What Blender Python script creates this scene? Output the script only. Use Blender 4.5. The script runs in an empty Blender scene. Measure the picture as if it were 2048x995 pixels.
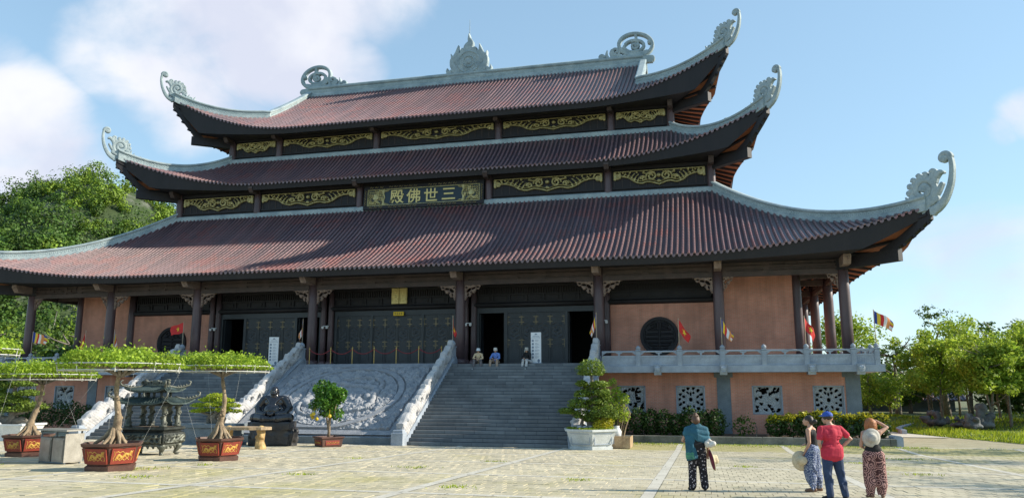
import bpy, math, random
import numpy as np
from mathutils import Vector, Matrix

R = math.radians
SC = bpy.context.scene
COL = SC.collection
random.seed(7)
RNG = np.random.default_rng(11)

# ------------------------------------------------------------------ camera, sky, sun, exposure
cam = bpy.data.cameras.new("camera")
cam.sensor_width = 36.0
cam.lens = 36.0 * 1538.4 / 2048.0
cam.clip_start = 0.1
cam.clip_end = 5000
cam_o = bpy.data.objects.new("camera", cam)
COL.objects.link(cam_o)
cam_o.location = (19.33, -45.32, 2.8)
cam_o.rotation_euler = (R(100.13), 0, R(13.7))
SC.camera = cam_o

SUN_EL, SUN_AZ = 28.0, 14.0            # degrees above the horizon; degrees from +X towards +Y
W = bpy.data.worlds.new("World")
SC.world = W
W.use_nodes = True
nt = W.node_tree
nt.nodes.clear()
N, L = nt.nodes.new, nt.links.new
wo = N("ShaderNodeOutputWorld")
bg = N("ShaderNodeBackground")
bg.inputs["Strength"].default_value = 0.115
sky = N("ShaderNodeTexSky")
sky.sky_type = 'NISHITA'
sky.sun_disc = False
sky.sun_elevation = R(SUN_EL)
sky.sun_rotation = R(90.0 - SUN_AZ)
sky.air_density = 1.0
sky.dust_density = 0.15
sky.ozone_density = 2.5
tc = N("ShaderNodeTexCoord")
nz = N("ShaderNodeTexNoise")
nz.inputs["Scale"].default_value = 4.2
nz.inputs["Detail"].default_value = 9
nz.inputs["Roughness"].default_value = 0.55
nz.inputs["Distortion"].default_value = 0.35
mp = N("ShaderNodeMapping")
mp.inputs["Scale"].default_value = (1, 1, 1.7)
L(tc.outputs["Generated"], mp.inputs[0])
L(mp.outputs[0], nz.inputs["Vector"])


def wmath(op, a, b=None, clamp=False):
    m = N("ShaderNodeMath")
    m.operation = op
    m.use_clamp = clamp
    for i, v in enumerate((a, b)):
        if v is None:
            continue
        if isinstance(v, (int, float)):
            m.inputs[i].default_value = v
        else:
            L(v, m.inputs[i])
    return m.outputs[0]


def blob(d, inner, outer, amp):
    """a soft cloud bank round direction d; inner / outer are its angular radii in degrees"""
    v = N("ShaderNodeVectorMath")
    v.operation = 'DOT_PRODUCT'
    L(tc.outputs["Generated"], v.inputs[0])
    v.inputs[1].default_value = Vector(d).normalized()
    r = N("ShaderNodeMapRange")
    r.interpolation_type = 'SMOOTHSTEP'
    r.inputs["From Min"].default_value = math.cos(R(outer))
    r.inputs["From Max"].default_value = math.cos(R(inner))
    r.inputs["To Max"].default_value = amp
    L(v.outputs["Value"], r.inputs["Value"])
    return r.outputs[0]


acc = None
for d, i_, o_, a_ in (
        ((-.575, .717, .394), 1, 8, .50), ((-.496, .764, .413), 1, 7.5, .56), ((-.449, .80, .399), .5, 6, .58), ((-.628, .686, .375), .5, 5.5, .36),
        ((-.45, .774, .445), 1, 8, .56), ((-.41, .825, .385), .3, 4.5, .50), ((-.55, .762, .342), .5, 7, .40), ((-.40, .76, .52), 2, 12, .5),
        ((-.712, .648, .262), 1, 7, .54), ((-.694, .678, .243), 1, 5.5, .44), ((-.72, .62, .345), .3, 3, .30), ((-.76, .61, .20), 2, 8, .40),
        ((.352, .89, .285), .1, 2.6, .34), ((.33, .905, .272), .1, 1.6, .30), ((.272, .961, .06), 2, 14, .24), ((.06, .996, .068), 1, 9, .22)):
    b = blob(d, i_, o_, a_)
    acc = b if acc is None else wmath('MAXIMUM', acc, b)
dens = wmath('ADD', nz.outputs["Fac"], acc)
cr = N("ShaderNodeMapRange")
cr.interpolation_type = 'SMOOTHSTEP'
cr.inputs["From Min"].default_value = 0.66
cr.inputs["From Max"].default_value = 1.02
L(dens, cr.inputs["Value"])
cmix = N("ShaderNodeMix")
cmix.data_type = 'RGBA'
L(wmath('MULTIPLY', cr.outputs[0], 0.93), cmix.inputs["Factor"])
skm = N("ShaderNodeMix")
skm.data_type = 'RGBA'
skm.blend_type = 'MULTIPLY'
skm.inputs["Factor"].default_value = 1.0
skg = N("ShaderNodeGamma")
skg.inputs["Gamma"].default_value = 0.5
L(sky.outputs[0], skg.inputs["Color"])
L(skg.outputs[0], skm.inputs["A"])
skm.inputs["B"].default_value = (1.38, 1.70, 1.84, 1)
L(skm.outputs["Result"], cmix.inputs["A"])
nz2 = N("ShaderNodeTexNoise")
nz2.inputs["Scale"].default_value = 5.5
nz2.inputs["Detail"].default_value = 6
L(tc.outputs["Generated"], nz2.inputs["Vector"])
ccol = N("ShaderNodeValToRGB")
ccol.color_ramp.elements[0].position = 0.40
ccol.color_ramp.elements[1].position = 0.60
ccol.color_ramp.elements[0].color = (3.15, 3.28, 3.85, 1)
ccol.color_ramp.elements[1].color = (4.2, 4.2, 4.4, 1)
L(nz2.outputs["Fac"], ccol.inputs[0])
L(ccol.outputs[0], cmix.inputs["B"])
L(cmix.outputs["Result"], bg.inputs["Color"])
L(bg.outputs[0], wo.inputs["Surface"])

sun = bpy.data.lights.new("sun", 'SUN')
sun.energy = 3.5
sun.angle = R(0.53)
sun.color = (1.0, 0.91, 0.76)
sun_o = bpy.data.objects.new("sun", sun)
COL.objects.link(sun_o)
SDIR = Vector((math.cos(R(SUN_EL)) * math.cos(R(SUN_AZ)), math.cos(R(SUN_EL)) * math.sin(R(SUN_AZ)), math.sin(R(SUN_EL))))
sun_o.rotation_euler = SDIR.to_track_quat('Z', 'Y').to_euler()
sun_o.location = (60, 0, 60)

SC.view_settings.view_transform = 'Standard'
SC.view_settings.look = 'None'
SC.view_settings.exposure = 1.08
SC.view_settings.gamma = 1.0
SC.cycles.max_bounces = 6
SC.cycles.diffuse_bounces = 3
SC.cycles.transparent_max_bounces = 4


# ------------------------------------------------------------------ mesh helpers
def mesh_np(name, V, Q, mats, T=None, fm=None, smooth=False):
    """V (n,3) vertices, Q list of faces (any size) or (m,4) array"""
    me = bpy.data.meshes.new(name)
    if isinstance(Q, np.ndarray):
        k = Q.shape[1]
        me.vertices.add(len(V))
        me.vertices.foreach_set("co", np.asarray(V, np.float32).ravel())
        me.loops.add(Q.size)
        me.loops.foreach_set("vertex_index", Q.astype(np.int32).ravel())
        me.polygons.add(len(Q))
        me.polygons.foreach_set("loop_start", np.arange(0, Q.size, k, dtype=np.int32))
        me.polygons.foreach_set("loop_total", np.full(len(Q), k, dtype=np.int32))
        me.update(calc_edges=True)
    else:
        me.from_pydata([tuple(map(float, v)) for v in V], [], Q)
    for m in (mats if isinstance(mats, (list, tuple)) else [mats]):
        me.materials.append(m)
    if fm is not None:
        me.polygons.foreach_set("material_index", np.asarray(fm, np.int32))
    if smooth:
        me.polygons.foreach_set("use_smooth", np.ones(len(me.polygons), bool))
    me.update()
    return me


def link(name, me, parent=None, loc=None):
    o = bpy.data.objects.new(name, me)
    COL.objects.link(o)
    if parent is not None:
        o.parent = parent
    if loc is not None:
        o.location = loc
    return o


def thing(name, label, cat, loc=(0, 0, 0), rz=0.0, group=None):
    o = bpy.data.objects.new(name, None)
    COL.objects.link(o)
    o.empty_display_size = 0.3
    o.location = loc
    o.rotation_euler = (0, 0, rz)
    return tag(o, label, cat, group)


def tag(o, label, cat, group=None):
    o["label"] = label
    o["category"] = cat
    if group:
        o["group"] = group
    return o


def kids(o):
    return [c for c in list(COL.objects) if c.parent == o]


def copy_tree(o, loc, rz=None, label=None, scale=None):
    r = o.copy()
    COL.objects.link(r)
    r.location = loc
    if rz is not None:
        r.rotation_euler = (0, 0, rz)
    if scale is not None:
        r.scale = (scale, scale, scale)
    if label:
        r["label"] = label
    for ch in kids(o):
        c = ch.copy()
        COL.objects.link(c)
        c.parent = r
        for g in kids(ch):
            d = g.copy()
            COL.objects.link(d)
            d.parent = c
    return r


class MB:
    """collects shapes and links them as one mesh object"""

    def __init__(s):
        s.V, s.F, s.M = [], [], []
        s.mi = 0

    def add(s, V, F):
        b = len(s.V)
        s.V.extend([tuple(map(float, v)) for v in V])
        for f in F:
            s.F.append(tuple(int(i) + b for i in f))
            s.M.append(s.mi)
        return s

    def box(s, x0, x1, y0, y1, z0, z1):
        V = [(x, y, z) for z in (z0, z1) for y in (y0, y1) for x in (x0, x1)]
        return s.add(V, [(0, 2, 3, 1), (4, 5, 7, 6), (0, 1, 5, 4), (1, 3, 7, 5), (3, 2, 6, 7), (2, 0, 4, 6)])

    def bbox(s, x0, x1, y0, y1, z0, z1, b=0.02):
        """box with a bevelled top edge"""
        V = [(x, y, z0) for y in (y0, y1) for x in (x0, x1)]
        V += [(x, y, z1 - b) for y in (y0, y1) for x in (x0, x1)]
        V += [(x, y, z1) for y in (y0 + b, y1 - b) for x in (x0 + b, x1 - b)]
        F = [(0, 2, 3, 1), (8, 9, 11, 10)]
        for a in (0, 4):
            F += [(a, a + 1, a + 5, a + 4), (a + 1, a + 3, a + 7, a + 5), (a + 3, a + 2, a + 6, a + 7), (a + 2, a, a + 4, a + 6)]
        return s.add(V, F)

    def obox(s, c, size, ez=0.0, ex=0.0, ey=0.0):
        m = Matrix.Rotation(ez, 3, 'Z') @ Matrix.Rotation(ey, 3, 'Y') @ Matrix.Rotation(ex, 3, 'X')
        V = []
        for z in (-.5, .5):
            for y in (-.5, .5):
                for x in (-.5, .5):
                    V.append(Vector(c) + m @ Vector((x * size[0], y * size[1], z * size[2])))
        return s.add(V, [(0, 2, 3, 1), (4, 5, 7, 6), (0, 1, 5, 4), (1, 3, 7, 5), (3, 2, 6, 7), (2, 0, 4, 6)])

    def tube(s, pts, rad, n=8, cap=True):
        pts = [Vector(p) for p in pts]
        if not isinstance(rad, (list, tuple, np.ndarray)):
            rad = [rad] * len(pts)
        V, F = [], []
        up = None
        for i, p in enumerate(pts):
            t = (pts[min(i + 1, len(pts) - 1)] - pts[max(i - 1, 0)])
            if t.length < 1e-9:
                t = Vector((0, 0, 1))
            t.normalize()
            if up is None:
                a = Vector((0, 0, 1)) if abs(t.z) < .9 else Vector((1, 0, 0))
                up = (a - t * a.dot(t)).normalized()
            else:
                up = (up - t * up.dot(t))
                up = up.normalized() if up.length > 1e-6 else t.orthogonal().normalized()
            sd = t.cross(up)
            for k in range(n):
                an = 2 * math.pi * k / n
                V.append(p + (up * math.cos(an) + sd * math.sin(an)) * rad[i])
        for i in range(len(pts) - 1):
            for k in range(n):
                k2 = (k + 1) % n
                F.append((i * n + k, i * n + k2, (i + 1) * n + k2, (i + 1) * n + k))
        if cap:
            F.append(tuple(range(n - 1, -1, -1)))
            F.append(tuple(range((len(pts) - 1) * n, len(pts) * n)))
        return s.add(V, F)

    def lathe(s, prof, c=(0, 0, 0), n=16, a0=0.0, sx=1.0, sy=1.0):
        V, F = [], []
        for r, z in prof:
            for k in range(n):
                an = a0 + 2 * math.pi * k / n
                V.append((c[0] + r * sx * math.cos(an), c[1] + r * sy * math.sin(an), c[2] + z))
        m = len(prof)
        for i in range(m - 1):
            for k in range(n):
                k2 = (k + 1) % n
                F.append((i * n + k, i * n + k2, (i + 1) * n + k2, (i + 1) * n + k))
        F.append(tuple(range(n - 1, -1, -1)))
        F.append(tuple(range((m - 1) * n, m * n)))
        return s.add(V, F)

    def ball(s, c, r, n=10, m=7, rot=0.0):
        r = (r, r, r) if isinstance(r, (int, float)) else r
        V, F = [], []
        V.append((c[0], c[1], c[2] - r[2]))
        cr_, sr_ = math.cos(rot), math.sin(rot)
        for i in range(1, m):
            a = -math.pi / 2 + math.pi * i / m
            for k in range(n):
                b = 2 * math.pi * k / n
                x, y = r[0] * math.cos(a) * math.cos(b), r[1] * math.cos(a) * math.sin(b)
                V.append((c[0] + x * cr_ - y * sr_, c[1] + x * sr_ + y * cr_, c[2] + r[2] * math.sin(a)))
        V.append((c[0], c[1], c[2] + r[2]))
        for k in range(n):
            F.append((0, 1 + (k + 1) % n, 1 + k))
            F.append((len(V) - 1, 1 + (m - 2) * n + k, 1 + (m - 2) * n + (k + 1) % n))
        for i in range(m - 2):
            for k in range(n):
                k2 = (k + 1) % n
                F.append((1 + i * n + k, 1 + i * n + k2, 1 + (i + 1) * n + k2, 1 + (i + 1) * n + k))
        return s.add(V, F)

    def prism(s, poly, O, ex, ez, ey):
        """polygon (x, z) pairs in the plane O + x ex + z ez, extruded by ey"""
        O, ex, ez, ey = map(Vector, (O, ex, ez, ey))
        n = len(poly)
        V = [O + ex * a + ez * b for a, b in poly] + [O + ex * a + ez * b + ey for a, b in poly]
        F = [tuple(range(n)), tuple(range(2 * n - 1, n - 1, -1))]
        for i in range(n):
            j = (i + 1) % n
            F.append((j, i, n + i, n + j))
        return s.add(V, F)

    def sweep(s, pts, prof, side=None):
        """profile (across, up) swept along pts, kept upright"""
        pts = [Vector(p) for p in pts]
        n = len(prof)
        V, F = [], []
        for i, p in enumerate(pts):
            t = pts[min(i + 1, len(pts) - 1)] - pts[max(i - 1, 0)]
            t.z = 0
            t.normalize()
            sd = Vector((t.y, -t.x, 0))
            for a, b in prof:
                V.append(p + sd * a + Vector((0, 0, b)))
        for i in range(len(pts) - 1):
            for k in range(n):
                k2 = (k + 1) % n
                F.append((i * n + k, i * n + k2, (i + 1) * n + k2, (i + 1) * n + k))
        F.append(tuple(range(n - 1, -1, -1)))
        F.append(tuple(range((len(pts) - 1) * n, len(pts) * n)))
        return s.add(V, F)

    def grid(s, P):
        """P (n, m, 3) points"""
        n, m = len(P), len(P[0])
        V = [P[i][j] for i in range(n) for j in range(m)]
        F = [(i * m + j, i * m + j + 1, (i + 1) * m + j + 1, (i + 1) * m + j) for i in range(n - 1) for j in range(m - 1)]
        return s.add(V, F)

    def build(s, name, mats, parent=None, smooth=False, kind=None, label=None, loc=None):
        mats = mats if isinstance(mats, (list, tuple)) else [mats]
        me = mesh_np(name, s.V, s.F, mats, fm=s.M if len(mats) > 1 else None, smooth=smooth)
        o = link(name, me, parent, loc)
        if kind:
            o["kind"] = kind
        if label:
            o["label"] = label
        return o


# ---- carved work: a signed field F (metres, positive inside) on a grid becomes a pierced relief
def carve(mb, F, x0, z0, d, thick, H, O=(0, 0, 0), ex=(1, 0, 0), ez=(0, 0, 1), ey=(0, 1, 0), both=False):
    O, ex, ez, ey = (np.array(v, float) for v in (O, ex, ez, ey))
    nzv, nx = F.shape
    c = (F[:-1, :-1] + F[1:, :-1] + F[:-1, 1:] + F[1:, 1:]) / 4 > 0
    if not c.any():
        return mb
    gx, gz = np.meshgrid(x0 + d * np.arange(nx), z0 + d * np.arange(nzv))
    gzf, gxf = np.gradient(F, d)
    g2 = gzf ** 2 + gxf ** 2 + 1e-9
    inc = np.zeros((nzv, nx), int)
    for a in (0, 1):
        for b in (0, 1):
            inc[a:nzv - 1 + a, b:nx - 1 + b] += c
    edge = (inc > 0) & (inc < 4)
    edge[0, :] = edge[-1, :] = edge[:, 0] = edge[:, -1] = False
    st = np.where(edge, np.clip(-F / g2, -9, 9), 0)
    px = gx + np.clip(st * gxf, -.6 * d, .6 * d)
    pz = gz + np.clip(st * gzf, -.6 * d, .6 * d)
    used = inc > 0
    idx = -np.ones((nzv, nx), int)
    idx[used] = np.arange(used.sum())
    n = used.sum()
    hh = np.where(edge, 0, H)[used]
    base = O + px[used][:, None] * ex + pz[used][:, None] * ez
    V = np.vstack([base - hh[:, None] * ey, base + (thick + (hh if both else 0 * hh))[:, None] * ey])
    i00, i10, i11, i01 = idx[:-1, :-1][c], idx[:-1, 1:][c], idx[1:, 1:][c], idx[1:, :-1][c]
    Q = [np.stack([i00, i10, i11, i01], 1), np.stack([i00, i01, i11, i10], 1) + n]
    cp = np.pad(c, 1)
    for nb, a, b in ((cp[:-2, 1:-1], i00, i10), (cp[2:, 1:-1], i11, i01), (cp[1:-1, :-2], i01, i00), (cp[1:-1, 2:], i10, i11)):
        m = ~nb[c]
        Q.append(np.stack([b[m], a[m], a[m] + n, b[m] + n], 1))
    mb.add(V, np.vstack(Q))
    return mb


def fgrid(x0, x1, z0, z1, d):
    return np.meshgrid(np.arange(x0, x1 + d / 2, d), np.arange(z0, z1 + d / 2, d))


def stroke(X, Z, pts, r, n=60):
    """field of a stroke through pts (smoothed), r scalar or (r0, r1) or list; returns F, roundness 0..1"""
    pts = np.array(pts, float)
    t = np.linspace(0, len(pts) - 1, n)
    # Catmull-Rom
    i = np.clip(t.astype(int), 0, len(pts) - 2)
    f = (t - i)[:, None]
    P = lambda k: pts[np.clip(i + k, 0, len(pts) - 1)]
    a, b, c_, e = P(-1), P(0), P(1), P(2)
    q = .5 * ((2 * b) + (c_ - a) * f + (2 * a - 5 * b + 4 * c_ - e) * f ** 2 + (3 * b - a - 3 * c_ + e) * f ** 3)
    rr = np.interp(np.linspace(0, 1, n), np.linspace(0, 1, len(np.atleast_1d(r))), np.atleast_1d(r)) if np.ndim(r) else np.full(n, r)
    F = np.full(X.shape, -9.)
    G = np.zeros(X.shape)
    for (x, z), w in zip(q, rr):
        v = w - np.hypot(X - x, Z - z)
        up = v > F
        F = np.where(up, v, F)
        G = np.where(up, np.clip(v / max(w, 1e-6), 0, 1), G)
    return F, G


def spiral(cx, cz, r0, r1, a0, turns, k=14):
    t = np.linspace(0, 1, int(k * abs(turns)) + 3)
    rr = r0 + (r1 - r0) * t
    an = a0 + 2 * math.pi * turns * t
    return np.stack([cx + rr * np.cos(an), cz + rr * np.sin(an)], 1)


class Relief:
    def __init__(s, x0, x1, z0, z1, d):
        s.x0, s.z0, s.d = x0, z0, d
        s.X, s.Z = fgrid(x0, x1, z0, z1, d)
        s.F = np.full(s.X.shape, -9.)
        s.H = np.zeros(s.X.shape)

    def put(s, F, h):
        s.H = np.where(F > 0, np.maximum(s.H, h), s.H)
        s.F = np.maximum(s.F, F)
        return s

    def st(s, pts, r, h=.06, base=.0, n=60):
        F, G = stroke(s.X, s.Z, pts, r, n)
        return s.put(F, base + h * np.sqrt(1 - (1 - G) ** 2))

    def disc(s, cx, cz, r, h=.05, dome=True):
        F = r - np.hypot(s.X - cx, s.Z - cz)
        return s.put(F, h * (np.sqrt(np.clip(1 - (1 - np.clip(F / r, 0, 1)) ** 2, 0, 1)) if dome else 1))

    def rect(s, xa, xb, za, zb, h=.03):
        F = np.minimum(np.minimum(s.X - xa, xb - s.X), np.minimum(s.Z - za, zb - s.Z))
        return s.put(F, h)

    def cut(s, F):
        s.F = np.minimum(s.F, F)
        return s

    def hole(s, cx, cz, rx, rz=None, rot=0):
        rz = rz or rx
        dx, dz = s.X - cx, s.Z - cz
        a, b = dx * math.cos(rot) + dz * math.sin(rot), -dx * math.sin(rot) + dz * math.cos(rot)
        return s.cut((np.hypot(a / rx, b / rz) - 1) * min(rx, rz))

    def out(s, mb, thick, **k):
        return carve(mb, s.F, s.x0, s.z0, s.d, thick, s.H, **k)


# ------------------------------------------------------------------ materials
def _bsdf(name):
    m = bpy.data.materials.new(name)
    m.use_nodes = True
    return m, m.node_tree, m.node_tree.nodes["Principled BSDF"]


def mat(name, c1, c2=None, rough=.7, scale=2., bump=0., bscale=30., metal=0., lo=.35, hi=.65, sc3=(1, 1, 1), spec=.5, isl=0., obj=0., fine=0.18):
    """two colours mixed by noise in object space, a finer grain on top, optional bump; isl / obj: brightness variation per piece"""
    m, t, b = _bsdf(name)
    c2 = c2 or tuple(v * .72 for v in c1)
    n, l = t.nodes.new, t.links.new
    co = n("ShaderNodeTexCoord")
    mpn = n("ShaderNodeMapping")
    mpn.inputs["Scale"].default_value = sc3
    l(co.outputs["Object"], mpn.inputs[0])
    no = n("ShaderNodeTexNoise")
    no.inputs["Scale"].default_value = scale
    no.inputs["Detail"].default_value = 7
    no.inputs["Roughness"].default_value = .62
    l(mpn.outputs[0], no.inputs["Vector"])
    rp = n("ShaderNodeValToRGB")
    rp.color_ramp.elements[0].position = lo
    rp.color_ramp.elements[1].position = hi
    rp.color_ramp.elements[0].color = (*c2, 1)
    rp.color_ramp.elements[1].color = (*c1, 1)
    l(no.outputs["Fac"], rp.inputs[0])
    src = rp.outputs[0]
    n2 = n("ShaderNodeTexNoise")
    n2.inputs["Scale"].default_value = bscale
    n2.inputs["Detail"].default_value = 5
    l(co.outputs["Object"], n2.inputs["Vector"])

    def vary(src, val, amount):
        mr = n("ShaderNodeMapRange")
        mr.inputs["To Min"].default_value = 1 - amount
        mr.inputs["To Max"].default_value = 1 + amount
        l(val, mr.inputs["Value"])
        mx = n("ShaderNodeMix")
        mx.data_type = 'RGBA'
        mx.blend_type = 'MULTIPLY'
        mx.inputs["Factor"].default_value = 1
        l(src, mx.inputs["A"])
        l(mr.outputs[0], mx.inputs["B"])
        return mx.outputs["Result"]
    if fine:
        src = vary(src, n2.outputs["Fac"], fine * 2)
    if isl:
        g = n("ShaderNodeNewGeometry")
        src = vary(src, g.outputs["Random Per Island"], isl)
    if obj:
        g = n("ShaderNodeObjectInfo")
        src = vary(src, g.outputs["Random"], obj)
    l(src, b.inputs["Base Color"])
    b.inputs["Roughness"].default_value = rough
    b.inputs["Metallic"].default_value = metal
    b.inputs["Specular IOR Level"].default_value = spec
    if bump:
        bp = n("ShaderNodeBump")
        bp.inputs["Strength"].default_value = 1
        bp.inputs["Distance"].default_value = bump
        l(n2.outputs["Fac"], bp.inputs["Height"])
        l(bp.outputs[0], b.inputs["Normal"])
    return m


def leaf_mat(name, c1, c2, trans=.4, rough=.5, nsc=.9, nlo=.75, nhi=1.2):
    m, t, b = _bsdf(name)
    n, l = t.nodes.new, t.links.new
    g = n("ShaderNodeNewGeometry")
    rp = n("ShaderNodeValToRGB")
    rp.color_ramp.elements[0].color = (*c1, 1)
    rp.color_ramp.elements[1].color = (*c2, 1)
    l(g.outputs["Random Per Island"], rp.inputs[0])
    co = n("ShaderNodeTexCoord")
    no = n("ShaderNodeTexNoise")
    no.inputs["Scale"].default_value = nsc
    l(co.outputs["Object"], no.inputs["Vector"])
    mr = n("ShaderNodeMapRange")
    mr.inputs["From Min"].default_value = .3
    mr.inputs["From Max"].default_value = .7
    mr.inputs["To Min"].default_value = nlo
    mr.inputs["To Max"].default_value = nhi
    l(no.outputs["Fac"], mr.inputs["Value"])
    mx = n("ShaderNodeMix")
    mx.data_type = 'RGBA'
    mx.blend_type = 'MULTIPLY'
    mx.inputs["Factor"].default_value = 1
    l(rp.outputs[0], mx.inputs["A"])
    l(mr.outputs[0], mx.inputs["B"])
    l(mx.outputs["Result"], b.inputs["Base Color"])
    b.inputs["Roughness"].default_value = rough
    b.inputs["Specular IOR Level"].default_value = .3
    tr = n("ShaderNodeBsdfTranslucent")
    l(mx.outputs["Result"], tr.inputs["Color"])
    ms = n("ShaderNodeMixShader")
    ms.inputs[0].default_value = trans
    l(b.outputs[0], ms.inputs[1])
    l(tr.outputs[0], ms.inputs[2])
    l(ms.outputs[0], t.nodes["Material Output"].inputs["Surface"])
    return m


def brick_mat(name, c1, c2, mortar, bw=.23, bh=.075):
    m, t, b = _bsdf(name)
    n, l = t.nodes.new, t.links.new
    co = n("ShaderNodeTexCoord")
    sp = n("ShaderNodeSeparateXYZ")
    l(co.outputs["Object"], sp.inputs[0])
    ad = n("ShaderNodeMath")
    l(sp.outputs[0], ad.inputs[0])
    l(sp.outputs[1], ad.inputs[1])
    cb = n("ShaderNodeCombineXYZ")
    l(ad.outputs[0], cb.inputs[0])
    l(sp.outputs[2], cb.inputs[1])
    br = n("ShaderNodeTexBrick")
    br.inputs["Scale"].default_value = 1
    br.inputs["Brick Width"].default_value = bw
    br.inputs["Row Height"].default_value = bh
    br.inputs["Mortar Size"].default_value = .009
    br.inputs["Mortar Smooth"].default_value = .2
    br.inputs["Color1"].default_value = (*c1, 1)
    br.inputs["Color2"].default_value = (*c2, 1)
    br.inputs["Mortar"].default_value = (*mortar, 1)
    l(cb.outputs[0], br.inputs["Vector"])
    no = n("ShaderNodeTexNoise")
    no.inputs["Scale"].default_value = .8
    no.inputs["Detail"].default_value = 6
    l(co.outputs["Object"], no.inputs["Vector"])
    mr = n("ShaderNodeMapRange")
    mr.inputs["From Min"].default_value = .3
    mr.inputs["From Max"].default_value = .7
    mr.inputs["To Min"].default_value = .82
    mr.inputs["To Max"].default_value = 1.16
    l(no.outputs["Fac"], mr.inputs["Value"])
    mx = n("ShaderNodeMix")
    mx.data_type = 'RGBA'
    mx.blend_type = 'MULTIPLY'
    mx.inputs["Factor"].default_value = 1
    l(br.outputs["Color"], mx.inputs["A"])
    l(mr.outputs[0], mx.inputs["B"])
    mp2 = n("ShaderNodeMapping")
    mp2.inputs["Scale"].default_value = (1.6, 1.6, .12)
    l(co.outputs["Object"], mp2.inputs[0])
    n3 = n("ShaderNodeTexNoise")
    n3.inputs["Scale"].default_value = 2.2
    n3.inputs["Detail"].default_value = 6
    l(mp2.outputs[0], n3.inputs["Vector"])
    mr3 = n("ShaderNodeMapRange")
    mr3.inputs["From Min"].default_value = .36
    mr3.inputs["From Max"].default_value = .56
    mr3.inputs["To Min"].default_value = .90
    mr3.inputs["To Max"].default_value = 1.04
    l(n3.outputs["Fac"], mr3.inputs["Value"])
    mx3 = n("ShaderNodeMix")
    mx3.data_type = 'RGBA'
    mx3.blend_type = 'MULTIPLY'
    mx3.inputs["Factor"].default_value = 1
    l(mx.outputs["Result"], mx3.inputs["A"])
    l(mr3.outputs[0], mx3.inputs["B"])
    l(mx3.outputs["Result"], b.inputs["Base Color"])
    b.inputs["Roughness"].default_value = .85
    bp = n("ShaderNodeBump")
    bp.inputs["Distance"].default_value = .01
    bp.invert = True
    l(br.outputs["Fac"], bp.inputs["Height"])
    l(bp.outputs[0], b.inputs["Normal"])
    return m


M = {}
M['brick'] = brick_mat('brick', (.66, .28, .19), (.58, .24, .16), (.56, .40, .32))
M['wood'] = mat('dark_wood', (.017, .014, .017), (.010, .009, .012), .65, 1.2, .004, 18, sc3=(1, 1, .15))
M['wood_l'] = mat('brown_wood', (.085, .058, .052), (.05, .036, .034), .6, 1.5, .004, 18)
M['wood_blue'] = mat('door_lacquer', (.030, .036, .043), (.020, .025, .031), .42, 1.5, .003, 22)
M['carved_wood'] = mat('carved_wood', (.30, .22, .18), (.19, .135, .115), .7, 3, .006, 25)
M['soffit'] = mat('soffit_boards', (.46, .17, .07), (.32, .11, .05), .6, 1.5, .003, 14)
M['column'] = mat('column_wood', (.125, .080, .086), (.070, .047, .053), .45, 1.4, .003, 20, sc3=(1, 1, .2))
M['gold'] = mat('gilding', (.60, .52, .25), (.32, .27, .11), .42, 5, .006, 30, metal=.35)
M['gold_txt'] = mat('gold_lettering', (.80, .66, .26), (.70, .56, .20), .45, 5, fine=.06)
M['gold_dk'] = mat('old_gilding', (.30, .24, .09), (.12, .09, .04), .5, 7, .006, 30, metal=.2)
M['brass'] = mat('brass', (.50, .36, .13), (.34, .24, .09), .35, 6, 0, 30, metal=.7)
M['ridge'] = mat('ridge_plaster', (.40, .47, .48), (.24, .31, .34), .75, 1.2, .012, 14)
M['ridge_pat'] = mat('ridge_relief', (.47, .56, .56), (.32, .41, .43), .7, 2, .004, 18)
M['stone'] = mat('grey_stone', (.36, .41, .47), (.25, .29, .345), .7, 1.3, .008, 26)
M['stone_w'] = mat('pale_carved_stone', (.52, .51, .50), (.34, .345, .36), .72, 1.6, .012, 20)
M['stone_d'] = brick_mat('dark_granite_steps', (.185, .20, .21), (.125, .138, .15), (.06, .066, .07), 1.55, .17083)
M['pier'] = mat('bluish_stone_pier', (.19, .225, .25), (.12, .15, .175), .7, 1.5, .006, 24)
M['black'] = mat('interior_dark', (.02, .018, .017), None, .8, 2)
M['floor'] = mat('terrace_paving', (.22, .22, .22), (.16, .16, .17), .5, 1.5)
M['white'] = mat('white_paint', (.78, .79, .80), (.70, .71, .72), .5, 3, fine=.05)
M['ink'] = mat('print_ink', (.05, .07, .10), None, .6, 3)
M['ink_l'] = mat('faded_print', (.12, .17, .24), (.2, .25, .32), .6, 3)
M['kerb'] = mat('mossy_kerb', (.22, .21, .18), (.10, .105, .085), .85, 1.6, .01, 18)
M['white_pot'] = mat('white_glazed_pot', (.70, .72, .72), (.58, .60, .60), .5, 2)
M['cliff'] = mat('limestone', (.22, .22, .22), (.10, .105, .095), .9, .25, .15, 1.2)
M['rock'] = mat('scholar_rock', (.15, .155, .16), (.055, .058, .06), .85, 2.5, .03, 6)
M['soil_green'] = mat('lawn_soil', (.11, .16, .03), (.07, .11, .02), .95, .6, .02, 8)
M['navy'] = mat('sign_lacquer', (.012, .026, .032), (.008, .018, .024), .3, 2)
M['red'] = mat('flag_red', (.62, .03, .025), (.5, .02, .02), .75, 3, fine=.06)
M['yellow'] = mat('flag_yellow', (.80, .56, .04), (.72, .48, .03), .75, 3, fine=.06)
M['blue'] = mat('flag_blue', (.02, .05, .30), (.02, .04, .24), .75, 3, fine=.06)
M['flagwhite'] = mat('flag_white', (.78, .76, .74), (.7, .68, .66), .75, 3, fine=.06)
M['orange'] = mat('flag_orange', (.75, .30, .10), (.66, .25, .08), .75, 3, fine=.06)


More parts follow.
